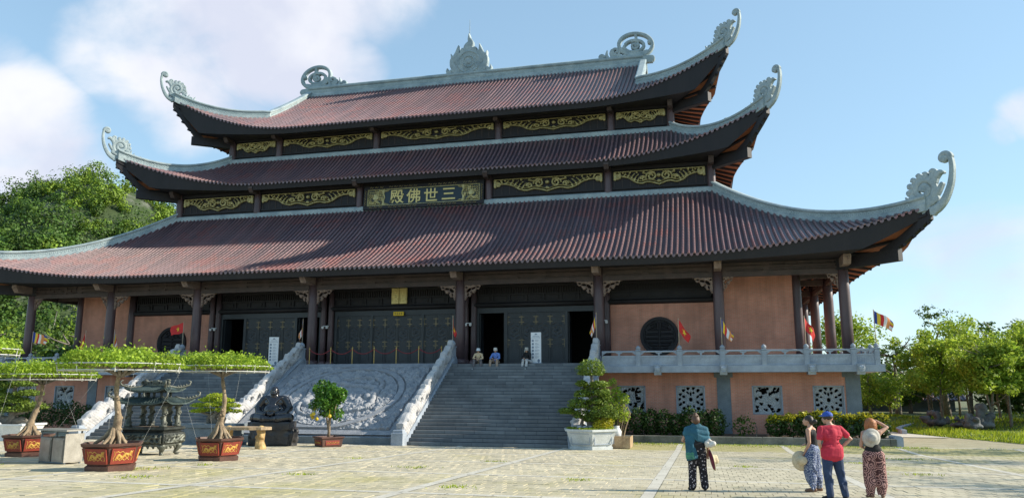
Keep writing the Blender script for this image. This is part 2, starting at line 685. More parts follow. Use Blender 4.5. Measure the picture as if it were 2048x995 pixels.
def tile_mat(name, c1, c2, c3):
    m = mat(name, c1, c2, .40, .55, .004, 9, lo=.36, hi=.66, obj=.16, fine=.3, spec=.95, sc3=(2.2, .35, .35))
    t = m.node_tree
    b = t.nodes["Principled BSDF"]
    src = b.inputs["Base Color"].links[0].from_socket
    n, l = t.nodes.new, t.links.new
    co = n("ShaderNodeTexCoord")
    vo = n("ShaderNodeTexVoronoi")
    vo.inputs["Scale"].default_value = 1.15
    l(co.outputs["Object"], vo.inputs["Vector"])
    no = n("ShaderNodeTexNoise")
    no.inputs["Scale"].default_value = .28
    no.inputs["Detail"].default_value = 4
    l(co.outputs["Object"], no.inputs["Vector"])
    ad = n("ShaderNodeMath")
    ad.operation = 'MULTIPLY'
    sp = n("ShaderNodeSeparateColor")
    l(vo.outputs["Color"], sp.inputs[0])
    l(sp.outputs[0], ad.inputs[0])
    l(no.outputs["Fac"], ad.inputs[1])
    mr = n("ShaderNodeMapRange")
    mr.inputs["From Min"].default_value = .28
    mr.inputs["From Max"].default_value = .55
    mr.inputs["To Max"].default_value = .55
    l(ad.outputs[0], mr.inputs["Value"])
    mx = n("ShaderNodeMix")
    mx.data_type = 'RGBA'
    l(mr.outputs[0], mx.inputs["Factor"])
    l(src, mx.inputs["A"])
    mx.inputs["B"].default_value = (*c3, 1)
    l(mx.outputs["Result"], b.inputs["Base Color"])
    return m


M['tile'] = tile_mat('glazed_tile', (.19, .108, .110), (.115, .070, .082), (.25, .075, .065))
M['pan'] = tile_mat('pan_tile', (.060, .040, .050), (.038, .028, .042), (.09, .035, .035))


# ------------------------------------------------------------------ ground and plaza
def gz(y):
    """the plaza rises gently towards the photographer"""
    return .0305 * max(0.0, -9.0 - max(y, -70.0))


M['soil'] = mat('ground_soil', (.13, .15, .05), (.09, .09, .045), .95, .25, .02, 3)
ys = [-420, -70, -60, -50, -40, -30, -25, -20, -15, -12, -9, -6, 0, 40, 120, 420, 1500]
xs = [-1500, -500, -200, -80, -40, -20, 0, 20, 40, 80, 200, 500, 1500]
g = MB()
g.grid([[(x, y, gz(y) - .03) for x in xs] for y in ys])
ground = g.build('ground', M['soil'], kind='structure')


def plaza_mat():
    m = mat('plaza_paving', (.52, .465, .335), (.42, .375, .27), .85, .5, .006, 22, isl=.09)
    t = m.node_tree
    b = t.nodes["Principled BSDF"]
    src = b.inputs["Base Color"].links[0].from_socket
    n, l = t.nodes.new, t.links.new
    co = n("ShaderNodeTexCoord")
    mp_ = n("ShaderNodeMapping")
    mp_.inputs["Scale"].default_value = (1, .6, 1)
    l(co.outputs["Object"], mp_.inputs[0])
    no = n("ShaderNodeTexNoise")
    no.inputs["Scale"].default_value = .34
    no.inputs["Detail"].default_value = 9
    no.inputs["Roughness"].default_value = .68
    l(mp_.outputs[0], no.inputs["Vector"])
    # moss grows thicker along the planter and towards the lawn
    sp = n("ShaderNodeSeparateXYZ")
    l(co.outputs["Object"], sp.inputs[0])

    def rng(sock, a, b_, c, d):
        r = n("ShaderNodeMapRange")
        r.interpolation_type = 'SMOOTHSTEP'
        for k, v in zip(("From Min", "From Max", "To Min", "To Max"), (a, b_, c, d)):
            r.inputs[k].default_value = v
        l(sock, r.inputs["Value"])
        return r.outputs[0]

    def ma(op, a, b_):
        q = n("ShaderNodeMath")
        q.operation = op
        for i, v in enumerate((a, b_)):
            if isinstance(v, (int, float)):
                q.inputs[i].default_value = v
            else:
                l(v, q.inputs[i])
        return q.outputs[0]
    strip = ma('MULTIPLY', rng(sp.outputs[1], -11.5, -7, 0, .34), rng(sp.outputs[0], 13.5, 16, 0, 1))
    right = ma('MULTIPLY', rng(sp.outputs[0], 19, 27, 0, .10), rng(sp.outputs[1], -26, -12, 0, 1))
    near = rng(sp.outputs[1], -22, -27, 0, .07)
    v = ma('ADD', ma('ADD', ma('ADD', no.outputs["Fac"], strip), right), near)
    fac = rng(v, .52, .80, 0, .62)
    mx = n("ShaderNodeMix")
    mx.data_type = 'RGBA'
    l(fac, mx.inputs["Factor"])
    l(src, mx.inputs["A"])
    mx.inputs["B"].default_value = (.34, .31, .075, 1)
    l(mx.outputs["Result"], b.inputs["Base Color"])
    return m


M['plaza'] = plaza_mat()
M['joint'] = mat('plaza_joints', (.38, .345, .23), (.28, .255, .16), .95, 1.2, .01, 20)
M['band'] = mat('plaza_band_stone', (.58, .55, .47), (.48, .45, .38), .8, 1.0, .004, 24)
PX0, PX1, PY0, PY1 = -26.0, 36.0, -33.0, -1.2
g = MB()
yy = [-60, -50, -40, PY0, -28, -24, -20, -16, -12, -9, -6, -2.0, 3.0, 12.0]


def lawn_edge(y):
    return 30.4 + (9.5 - y) * .42 if y > -40 else 51


g.grid([[(-40 + (lawn_edge(y) + 40) * t / 9, y, gz(y) - .022) for t in range(10)] for y in yy])
plaza = g.build('plaza', M['joint'], kind='structure')

# band stones every five metres, pavers in the fields between
BX = [-31.9, -27, -22, -17, -12, -7, -2, 3, 8.0, 13.07, 18.15, 22.95, 28.0, 33.0, 38, 43]
BY = [-34.6, -29.6, -24.7, -19.8, -14.9, -9.95, -4.9]
bw = .13

for i in range(len(BX)):
    for j in range(len(BY) - 1):
        y0, y1 = BY[j] + bw, BY[j + 1] - bw
        if BX[i] > lawn_edge(y0) - .3:
            continue
        k = 4
        b = MB()
        for q in range(k):
            ya, yb = y0 + (y1 - y0) * q / k, y0 + (y1 - y0) * (q + 1) / k
            za, zb = gz(ya) - .001, gz(yb) - .001
            b.add([(BX[i] - bw, ya + .01, za), (BX[i] + bw, ya + .01, za), (BX[i] + bw, yb - .01, zb), (BX[i] - bw, yb - .01, zb)], [(0, 1, 2, 3)])
        b.build('band_stone', M['band'], plaza)
for j in range(len(BY)):
    b = MB()
    x = BX[0]
    z = gz(BY[j])
    while x < lawn_edge(BY[j]) - .6:
        b.add([(x + .01, BY[j] - bw, gz(BY[j] - bw) - .001), (x + .99, BY[j] - bw, gz(BY[j] - bw) - .001), (x + .99, BY[j] + bw, gz(BY[j] + bw) - .001), (x + .01, BY[j] + bw, gz(BY[j] + bw) - .001)], [(0, 1, 2, 3)])
        x += 1.0
    b.build('band_stone', M['band'], plaza)

PW, PD = .25, .5


def paver_verts(x, y, w, d, j=0.003):
    b = .005
    dz = RNG.uniform(-.004, .004)
    tx, ty = RNG.uniform(-.003, .003, 2)
    V = []
    for (xx_, yy_, top) in ((x + j, y + j, 0), (x + w - j, y + j, 0), (x + w - j, y + d - j, 0), (x + j, y + d - j, 0),
                            (x + j + b, y + j + b, 1), (x + w - j - b, y + j + b, 1), (x + w - j - b, y + d - j - b, 1), (x + j + b, y + d - j - b, 1)):
        V.append((xx_, yy_, gz(yy_) - .022 + (.018 + dz + tx * (xx_ - x) / w + ty * (yy_ - y) / d if top else 0)))
    return V


PF = [(4, 5, 6, 7), (0, 1, 5, 4), (1, 2, 6, 5), (2, 3, 7, 6), (3, 0, 4, 7)]
pv = []
for i in range(len(BX) - 1):
    for j in range(len(BY) - 1):
        x0, x1 = BX[i] + bw + .005, BX[i + 1] - bw - .005
        y0, y1 = BY[j] + bw, BY[j + 1] - bw
        nx_, ny_ = max(1, round((x1 - x0) / PW)), max(1, round((y1 - y0) / PD))
        w, d = (x1 - x0) / nx_, (y1 - y0) / ny_
        for r in range(ny_):
            off = (r % 2) * w / 2
            for q in range(-1 if off else 0, nx_):
                xa, xb = max(x0, x0 + q * w + off), min(x1, x0 + (q + 1) * w + off)
                if xb - xa < .06:
                    continue
                y = y0 + r * d
                if xb > lawn_edge(y) or (-14 < xa < 14 and y + d > -9.15) or y + d > -4.9 or (y > -9.2 and xa < 14):
                    continue
                pv.append((xa, y, xb - xa, d))


def vis_px(p):
    """size in the photograph of a paver, 0 when out of frame"""
    dx, dy = p[0] - 19.33, p[1] + 45.32
    f = dx * -.2368 + dy * .9716
    rgt = dx * .9716 + dy * .2368
    if f < 1 or abs(rgt / f) > .69:
        return 0
    if f < 14.4:
        return 0
    return 1 / f


pv.sort(key=lambda p: -vis_px(p))
for p in pv[:300]:
    o = link('paver', mesh_np('paver', paver_verts(*p), PF, M['plaza']), plaza)
b = MB()
for p in pv[300:]:
    b.add(paver_verts(*p), PF)
b.build('paving', M['plaza'], plaza, kind='stuff')

# ------------------------------------------------------------------ temple hall
FZ = 4.1
YC = 17.28
CX = [-27.14, -20.43, -13.57, -5.0, 5.0, 13.57, 20.43, 27.14]
hall = thing('temple_hall', 'three-tiered temple hall with curling eaves, reddish tiled roofs and brick walls', 'temple', (0, 0, 0))


def HP(mb, name, m, parent=None, **k):
    return mb.build(name, m, parent or hall, **k)


# ground storey
gs = 27.4
for s in (-1, 1):
    w = MB()
    xs_ = sorted([s * 13.6, s * gs])
    wins = sorted([(min(s * a, s * c), max(s * a, s * c)) for a, c in ((14.72, 16.16), (17.92, 19.42), (21.98, 23.44), (25.08, 26.56))])
    zb, zt = 1.36, 2.83
    w.box(xs_[0], xs_[1], -1.0, -.55, -.3, zb)
    w.box(xs_[0], xs_[1], -1.0, -.55, zt, 3.6)
    e = xs_[0]
    for a, c in wins:
        w.box(e, a, -1.0, -.55, zb, zt)
        e = c
    w.box(e, xs_[1], -1.0, -.55, zb, zt)
    xa, xb = sorted([s * (gs - .45), s * gs])
    w.box(xa, xb, -.55, 35.5, -.3, 3.6)
    xa, xb = sorted([s * 13.6, s * 14.0])
    w.box(xa, xb, -.55, 6, -.3, 3.6)
    HP(w, 'brick_wall', M['brick'])
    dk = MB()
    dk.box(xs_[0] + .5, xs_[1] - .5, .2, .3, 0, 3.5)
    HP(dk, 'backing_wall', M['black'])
    for (x0, x1) in ((20.1, 20.82), (26.68, gs + .02)):
        p = MB()
        x0, x1 = sorted([s * x0, s * x1])
        p.box(x0, x1, -1.04, -.5, -.3, 3.3)
        p.box(x0 - .14, x1 + .14 if s * x1 < gs else x1, -1.06, -.5, 3.3, 3.56)
        HP(p, 'stone_pier', M['pier'])

# pierced stone window screens


def screen(kind, seed):
    rl = Relief(0, 1.46, 0, 1.47, .022)
    rl.rect(0, 1.46, 0, 1.47, .0)
    rr = np.random.default_rng(seed)
    cx, cz = .73, .735
    X, Z = rl.X, rl.Z
    n1 = np.sin(X * 23 + 3 * np.sin(Z * 11 + seed)) * np.sin(Z * 19 + 3 * np.sin(X * 13))
    rl.H = .045 + .028 * n1
    if kind:
        rl.hole(cx, cz, .09, .11)
        for ring, (rad, num, sz) in enumerate(((.40, 8, .085), (.62, 14, .10))):
            for q in range(num):
                an = 2 * math.pi * (q + .5 * (ring == 0)) / num
                px, pz = cx + rad * math.cos(an) * 1.02, cz + rad * math.sin(an)
                rl.hole(px, pz, sz * rr.uniform(.7, 1.2), sz * rr.uniform(.5, .8), an + rr.uniform(-.5, .5))
                if ring:
                    rl.hole(px + .05, pz + .03, sz * .6, sz * .5, an + 1)
        rl.hole(cx, cz + .3, .05, .1)
    else:
        for q in range(30):
            px, pz = rr.uniform(.08, 1.38), rr.uniform(.1, 1.38)
            if math.hypot(px - cx, pz - cz) < .24:
                continue
            an = rr.uniform(0, 3)
            rl.hole(px, pz, rr.uniform(.06, .14), rr.uniform(.035, .07), an)
            rl.hole(px + .07, pz + .02, rr.uniform(.04, .07), rr.uniform(.04, .08), an)
    fr = np.minimum(np.minimum(X, 1.46 - X), np.minimum(Z, 1.47 - Z))
    F = np.maximum(rl.F, .07 - fr)
    rl.F = np.minimum(F, fr + .001)
    rl.H = np.where(fr < .06, .03, rl.H)
    mb = MB()
    return rl.out(mb, .08)


M['screen'] = mat('screen_stone', (.44, .45, .46), (.33, .35, .36), .7, 2, .004, 30)
scr = [None, None]
for s in (-1, 1):
    for q, x in enumerate((15.44, 18.67, 22.71, 25.82)):
        k = q % 2
        o = screen(k, 3 + q).build('window_screen', M['screen'], hall, loc=(s * x - .73, -.86, 1.362))
        o2 = MB()
        xa, xb = s * x - .75, s * x + .75
        for bx in ((xa - .03, xa + .03, 1.34, 2.85), (xb - .03, xb + .03, 1.34, 2.85), (xa - .03, xb + .03, 1.33, 1.37), (xa - .03, xb + .03, 2.81, 2.86)):
            o2.box(bx[0], bx[1], -1.02, -.8, bx[2], bx[3])
        o2.build('window_frame', M['stone'], o, loc=(-(s * x - .73), .86, -1.362))

# terrace floor inside the balcony line
t = MB()
t.box(-27.3, 27.3, -1.15, 36, 3.95, FZ)
t.box(-13.5, 13.5, -2.0, -1.15, 3.6, FZ)
HP(t, 'terrace_floor', M['floor'])

# outer columns


def column(x, y, z1, r, z0=FZ, name='column', m=None, plinth=True):
    c = MB()
    if plinth:
        c.lathe([(r * 1.25, 0), (r * 1.5, .1), (r * 1.5, .22), (r * 1.2, .34), (r * 1.05, .36)], (x, y, z0), 16)
        z0 += .36
    h = z1 - z0
    c.lathe([(r, 0), (r * 1.04, h * .3), (r, h * .65), (r * .9, h)], (x, y, z0), 20)
    return HP(c, name, m or M['column'], smooth=True)


for x in CX:
    column(x, 0, 9.9, .30)
SY = [5.6, 11.6, 17.28, 22.96, 28.96, 34.56]
for s in (-1, 1):
    for y in SY:
        column(s * 27.14, y, 9.9, .30)
for s in (-1, 1):
    for x, y in ((24.92, 2.1), (24.92, 5.6), (24.92, 11.6), (24.92, 32.4)):
        column(s * x, y, 10.2, .24)

# lintel beams between the outer columns, with slots between the rails


def lintel(p0, p1, holes=True):
    """p0, p1 (x, y) on one axis line"""
    m_ = MB()
    dx, dy = p1[0] - p0[0], p1[1] - p0[1]
    ln = math.hypot(dx, dy)
    ux, uy = dx / ln, dy / ln

    def bar(a, b_, z0, z1, w):
        if abs(uy) < .5:
            m_.box(p0[0] + a * ux, p0[0] + b_ * ux, p0[1] - w / 2, p0[1] + w / 2, z0, z1) if ux > 0 else m_.box(p0[0] + b_ * ux, p0[0] + a * ux, p0[1] - w / 2, p0[1] + w / 2, z0, z1)
        else:
            m_.box(p0[0] - w / 2, p0[0] + w / 2, p0[1] + a, p0[1] + b_, z0, z1)
    a, b_ = .27, ln - .27
    bar(a, b_, 8.97, 9.25, .26)
    bar(a, b_, 9.37, 9.56, .24)
    bar(a, b_, 9.62, 9.86, .22)
    bar(a, b_, 9.25, 9.66, .08)
    w = b_ - a
    cuts = [0, .035, .36, .43, .57, .64, .965, 1] if w > 4.5 else [0, .05, .44, .56, .95, 1]
    for q in range(0, len(cuts) - 1, 2):
        bar(a + w * cuts[q], a + w * cuts[q + 1], 9.25, 9.37, .22)
        bar(a + w * cuts[q], a + w * cuts[q + 1], 9.56, 9.62, .2)
    return m_


for i in range(7):
    HP(lintel((CX[i], 0), (CX[i + 1], 0)), 'lintel_beam', M['wood_l'])
yl = [0] + SY
for s in (-1, 1):
    for i in range(6):
        HP(lintel((s * 27.14, yl[i]), (s * 27.14, yl[i + 1])), 'lintel_beam', M['wood_l'])
    b = MB()
    for y in (2.1, 5.6, 11.6):
        b.box(min(s * 25.1, s * 26.9), max(s * 25.1, s * 26.9), y - .12, y + .12, 9.0, 9.35)
    b.box(min(s * 25.05, s * 25.25) - .1, max(s * 25.05, s * 25.25) + .1, 2.3, 32, 9.1, 9.4)
    HP(b, 'cross_beam', M['wood_l'])
    # open lattice in the outer half of the end bay
    b = MB()
    xa = 23.3
    for z in (9.33, 9.52, 9.71):
        b.box(min(s * xa, s * 26.85), max(s * xa, s * 26.85), -.19, -.13, z - .025, z + .025)
    for q in range(10):
        xq = xa + .1 + q * .37
        z0, z1 = ((9.25, 9.52) if q % 2 else (9.45, 9.8))
        b.box(s * xq - .025, s * xq + .025, -.185, -.135, z0, z1)
    HP(b, 'lattice', M['wood_l'])

# pierced corner brackets under the beams


def bracket(w, h):
    rl = Relief(0, w, -h, 0, .03)
    X, Z = rl.X / w, rl.Z / h
    low = -(np.clip(1 - X, 0, 1) ** .95) * 1.0 - .06 * np.sin(X * 26)
    F = np.minimum(np.minimum((Z - low) * h * .7, -Z * h), np.minimum(X, 1 - X) * w + .0)
    n1 = np.sin(rl.X * 19 + 2 * np.sin(rl.Z * 15)) * np.sin(rl.Z * 21)
    rl.put(F, .05 + .03 * n1)
    for cx, cz, rx, rz, ro in ((.24, -.34, .15, .1, .7), (.2, -.62, .09, .05, 1.3), (.5, -.22, .12, .07, .2), (.73, -.13, .08, .05, 0), (.1, -.15, .06, .05, 0), (.38, -.5, .05, .04, 0)):
        rl.hole(cx * w, cz * h, rx * w, rz * h, ro)
    return rl


bw_, bh_ = 1.15, .92
bk = {}
for sx in (-1, 1):
    mb = MB()
    bracket(bw_, bh_).out(mb, .1, ex=(sx, 0, 0))
    if sx < 0:
        mb.F = [f[::-1] for f in mb.F]
    bk[sx] = mesh_np('corner_bracket', mb.V, mb.F, M['carved_wood'])
for i, x in enumerate(CX):
    for sx in (-1, 1):
        if (i == 0 and sx < 0) or (i == 7 and sx > 0):
            continue
        small = i in (0, 7) or (i, sx) in ((1, -1), (6, 1))
        o = link('corner_bracket', bk[sx], hall, (x + sx * .28, -.08, 8.97))
        if small:
            o.scale = (.55, 1, .9)

# beam ends poking out under the eaves
be = MB()
be.prism([(-.26, 0), (.0, -.34), (1.6, -.34), (1.6, .16), (-.26, .16)], (-.2, 0, 0), (0, 1, 0), (0, 0, 1), (.4, 0, 0))
for zz in (-.08, .02):
    be.tube([(-.1 + .1, -.3, zz), (.0, -.3, zz - .06), (.1, -.3, zz)], .03, 5)
me_be = mesh_np('beam_end', be.V, be.F, M['carved_wood'])
for i, x in enumerate(CX):
    link('beam_end', me_be, hall, (x, -1.42, 9.62))

# ---- wall behind the gallery (plane y = 2.1)
YW = 2.1
for s in (-1, 1):
    w = MB()
    xa, xb = sorted([s * 24.8, s * 20.5])
    w.box(xa, xb, YW, YW + .35, FZ, 9.6)
    HP(w, 'brick_wall', M['brick'])
    w = MB()
    # bay with the round window: brick pierced by a recessed disc
    xa, xb = sorted([s * 20.3, s * 13.75])
    w.box(xa, xb, YW, YW + .35, FZ, 7.76)
    HP(w, 'brick_wall', M['brick'])
    w = MB()
    xa, xb = sorted([s * 24.9, s * 24.5])
    w.box(xa, xb, YW + .2, 32.4, FZ, 9.6)
    HP(w, 'brick_wall', M['brick'])
    # round fretwork window with a longevity emblem
    rl = Relief(-1.15, 1.15, -1.15, 1.15, .022)
    rl.disc(0, 0, 1.09, 0, False)
    rl.H[:] = 0
    Rr = np.hypot(rl.X, rl.Z)
    rl.H = np.where(Rr > .95, .10, rl.H)
    for pts in ([(-.62, .38), (.62, .38)], [(-.72, .12), (.72, .12)], [(-.74, -.14), (.74, -.14)], [(-.66, -.38), (.66, -.38)], [(-.1, .80), (-.1, .44)], [(.1, .80), (.1, .44)],
                [(-.5, .66), (-.3, .78), (-.24, .6), (-.46, .5)], [(.5, .66), (.3, .78), (.24, .6), (.46, .5)], [(-.58, -.52), (-.3, -.58), (0, -.52), (.3, -.58), (.58, -.52)],
                [(-.4, -.72), (0, -.8), (.4, -.72)], [(-.86, .3), (-.9, 0), (-.84, -.34)], [(.86, .3), (.9, 0), (.84, -.34)], [(0, .42), (0, -.74)]):
        rl.st(pts, .055, .09)
    rw = MB()
    rl.out(rw, .1)
    rwo = HP(rw, 'round_window', M['wood'], loc=(s * 16.94, YW - .04, 5.8))
    rr_ = MB()
    pr = [(1.04, -.12), (1.14, -.12), (1.16, -.02), (1.16, .06), (1.04, .06)]
    V, F = [], []
    n = 40
    for k in range(n):
        an = 2 * math.pi * k / n
        for r_, y_ in pr:
            V.append((r_ * math.cos(an), y_, r_ * math.sin(an)))
    for k in range(n):
        for q in range(5):
            F.append((k * 5 + q, ((k + 1) % n) * 5 + q, ((k + 1) % n) * 5 + (q + 1) % 5, k * 5 + (q + 1) % 5))
    rr_.add(V, F)
    rr_.build('window_rim', M['wood'], rwo)

# wall columns in slender pairs
for x in (-13.57, -5, 5, 13.57):
    for d in ((-.27, .27) if abs(x) < 6 else (-.25, .25)):
        column(x + d, YW - .06, 9.4, .19)
for x in (-20.43, 20.43):
    column(x, YW - .02, 9.4, .24)
# dark round beam and frieze above doors and windows
fb = MB()
for i in range(1, 6):
    fb.tube([(CX[i] + .3, YW - .1, 7.93), (CX[i + 1] - .3, YW - .1, 7.93)], .15, 10)
HP(fb, 'round_beam', M['wood'], smooth=True)
for i in range(1, 6):
    f = MB()
    x0, x1 = CX[i] + .4, CX[i + 1] - .4
    f.box(x0, x1, YW + .05, YW + .15, 7.75, 9.6)
    for z0, z1 in ((8.08, 8.16), (8.56, 8.64), (9.05, 9.2)):
        f.box(x0, x1, YW - .05, YW + .05, z0, z1)
    n = int((x1 - x0) / 1.1)
    for q in range(n + 1):
        xq = x0 + (x1 - x0) * q / n
        f.box(xq - .05, xq + .05, YW - .04, YW + .05, 8.16, 8.56)
        if q < n:
            f.box(xq + .2, xq + (x1 - x0) / n - .2, YW - .0, YW + .05, 8.24, 8.48)
    n = int((x1 - x0) / .16)
    for q in range(n + 1):
        xq = x0 + (x1 - x0) * q / n
        f.box(xq - .035, xq + .035, YW - .03, YW + .05, 8.64, 9.05)
    HP(f, 'frieze', M['wood'])

# doors


def leaf_mesh(w, h):
    """one door leaf: stiles, rails and three carved panels; brass straps apart"""
    m_ = MB()
    m_.box(0, w, 0, .06, 0, h)
    for a, c in ((0, .07), (w - .07, w)):
        m_.box(a, c, -.035, 0, 0, h)
    for z in (0, .37, .46, .80, .90):
        m_.box(.07, w - .07, -.03, 0, z * h, z * h + .06)
    m_.box(.07, w - .07, -.03, 0, h - .07, h)
    rl = Relief(0, w - .24, 0, .32 * h, .035)
    X, Z = rl.X, rl.Z
    ww, hh = w - .24, .32 * h
    rl.rect(0, ww, 0, hh, .0)
    rl.H = .012 + .012 * np.sin(9 * np.hypot(X - ww / 2, Z - hh / 2) * 3) * np.cos(3 * np.arctan2(Z - hh / 2, X - ww / 2 + 1e-6))
    rl.out(m_, .0, O=(.12, -.005, .49 * h))
    m_.box(.13, w - .13, -.022, 0, .1 * h, .33 * h)
    m_.box(.13, w - .13, -.022, 0, .40 * h, .45 * h)
    m_.box(.13, w - .13, -.022, 0, .84 * h, .89 * h)
    s_ = MB()
    for z in (.385, .47, .815, .915):
        for a, c in ((.0, .16), (w - .16, w)):
            s_.box(a, c, -.046, -.036, z * h, z * h + .035)
    for a in (.01, w - .03):
        for z in (.33, .77):
            s_.box(a, a + .022, -.046, -.036, z * h, z * h + .17 * h)
    return m_, s_


def door_set(x0, x1, n, h=3.28):
    w = (x1 - x0) / n
    a, s_ = leaf_mesh(w - .015, h)
    ma_, ms_ = mesh_np('door_leaf', a.V, a.F, M['wood_blue']), mesh_np('brass_strap', s_.V, s_.F, M['brass_dk'])
    for q in range(n):
        o = link('door_leaf', ma_, hall, (x0 + q * w, YW + .1, FZ + .03))
        link('brass_strap', ms_, o)['kind'] = 'stuff'


M['brass_dk'] = mat('tarnished_brass', (.36, .28, .15), (.18, .14, .08), .45, 9, 0, 30, metal=.4)
for s in (-1, 1):
    xa, xb = sorted([s * 7.47, s * 11.14])
    door_set(xa, xb, 4)
door_set(-1.72, 1.72, 4)
door_set(-4.3, -1.86, 3)
door_set(1.86, 4.3, 3)
df = MB()
for x0, x1 in ((-4.5, -4.3), (-1.86, -1.72), (1.72, 1.86), (4.3, 4.5)):
    df.box(x0, x1, YW, YW + .2, FZ, 7.42)
df.box(-4.5, 4.5, YW + .01, YW + .19, 7.42, 7.75)
for s in (-1, 1):
    for a, c in ((5.35, 5.6), (7.27, 7.47), (11.14, 11.34), (12.98, 13.25)):
        x0, x1 = sorted([s * a, s * c])
        df.box(x0, x1, YW, YW + .2, FZ, 7.42)
    x0, x1 = sorted([s * 5.35, s * 13.25])
    df.box(x0, x1, YW + .01, YW + .19, 7.42, 7.75)
    # open leaves folded back into the hall
    for a in (5.62, 7.22, 11.38, 12.94):
        df.box(s * a - .03, s * a + .03, YW + .2, YW + 1.0, FZ, 7.4)
HP(df, 'door_frame', M['wood_blue'])
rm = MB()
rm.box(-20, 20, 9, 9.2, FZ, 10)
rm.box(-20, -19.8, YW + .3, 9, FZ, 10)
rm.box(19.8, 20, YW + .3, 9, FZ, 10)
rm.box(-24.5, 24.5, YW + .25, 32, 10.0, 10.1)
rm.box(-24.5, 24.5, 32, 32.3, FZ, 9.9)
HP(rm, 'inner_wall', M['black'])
for x in (-4.9, 5.05, -13.4, 13.7):
    lp = MB()
    for d in (-.18, .12):
        lp.tube([(x + d, YW - .38, 6.72), (x + d, YW - .55, 6.66)], [.06, .09], 8)
    lp.box(x - .2, x + .15, YW - .4, YW - .3, 6.76, 6.8)
    HP(lp, 'spotlight', M['white'])


# ------------------------------------------------------------------ roofs
class Tier:
    def __init__(s, **k):
        s.__dict__.update(k)

    def w(s, x):
        return np.clip((abs(x) - s.Xs) / (s.Xc - s.Xs), 0, 1)

    def ye_(s, x):
        return s.ye - (s.ye - s.Yc) * s.w(x) ** 2

    def hipY(s, x):
        return s.Yh + (abs(x) - s.Xt) / (s.Xc - s.Xt) * (s.Yc - s.Yh)

    def top(s, x):
        return s.Yt if abs(x) <= s.Xt else s.hipY(x)

    def z(s, x, y):
        ye = s.ye_(x)
        v = np.clip((y - ye) / (s.Yt - ye), 0, 1)
        return s.ze + (s.zt - s.ze) * (v * (1 - s.sag) + s.sag * v * v) + (s.zc - s.ze) * s.w(x) ** s.p * (1 - v) ** 1.2

    def fz(s, x):
        """underside of the eave board: stays low, then runs up to the tip"""
        w = s.w(x)
        lift = (s.zc - s.ze)
        return s.ze - s.fd + lift * (.22 * w ** 1.5 if w < .78 else .22 * .78 ** 1.5 + (w - .78) / .22 * (.93 - .22 * .78 ** 1.5 + (s.fd - .3) / lift))


T1 = Tier(Xt=20.62, Yt=6.4, Yh=6.4, zt=15.75, ye=-2.2, ze=9.98, Xc=30.85, Yc=-3.72, zc=11.75, Xs=17.0, p=2.3, sag=.34, fd=.42, yw=-.1, xe=29.3, zi=9.75, xi=27.0)
T2 = Tier(Xt=17.95, Yt=9.05, Yh=9.05, zt=21.05, ye=5.2, ze=17.95, Xc=24.05, Yc=3.2, zc=20.35, Xs=12.5, p=2.1, sag=.25, fd=.42, yw=6.4, xe=22.2, zi=17.75, xi=20.6)
T3 = Tier(Xt=15.68, Yt=17.28, Yh=10.4, zt=29.75, ye=7.3, ze=23.05, Xc=21.95, Yc=6.5, zc=26.05, Xs=11.5, p=2.1, sag=.13, fd=.42, yw=9.1, xe=20.0, zi=22.9, xi=18.1)

ROLL = .32
RR = .085
NR = 5


def tile_row(T, x):
    """one row of half-round cover tiles from the eave to the hip or the wall, in steps"""
    y0, y1 = float(T.ye_(x)), float(T.top(x)) - .12
    ln = y1 - y0
    if ln < .35:
        return None
    nt_ = max(2, int(ln / .42))
    V, F = [], []
    st = 0
    for k in range(nt_):
        for f, sc in ((0, 1.0), (1, .84)):
            y = y0 + ln * (k + f) / nt_
            z = float(T.z(x, y))
            dzdy = (float(T.z(x, y + .05)) - z) / .05
            dl = math.hypot(1, dzdy)
            ny_, nz_ = -dzdy / dl, 1 / dl
            # neighbours: rows tilt with the surface towards the corners
            sl = (float(T.z(x + .2, y)) - float(T.z(x - .2, y))) / .4
            for q in range(NR):
                an = math.pi * q / (NR - 1)
                a, h = -math.cos(an) * RR * sc, math.sin(an) * RR * sc * 1.05 + .03
                V.append((x + a, y + ny_ * h, z + nz_ * h + a * sl))
            st += 1
    for i in range(st - 1):
        for q in range(NR - 1):
            F.append((i * NR + q, i * NR + q + 1, (i + 1) * NR + q + 1, (i + 1) * NR + q))
    F.append(tuple(range(NR - 1, -1, -1)))
    return V, F


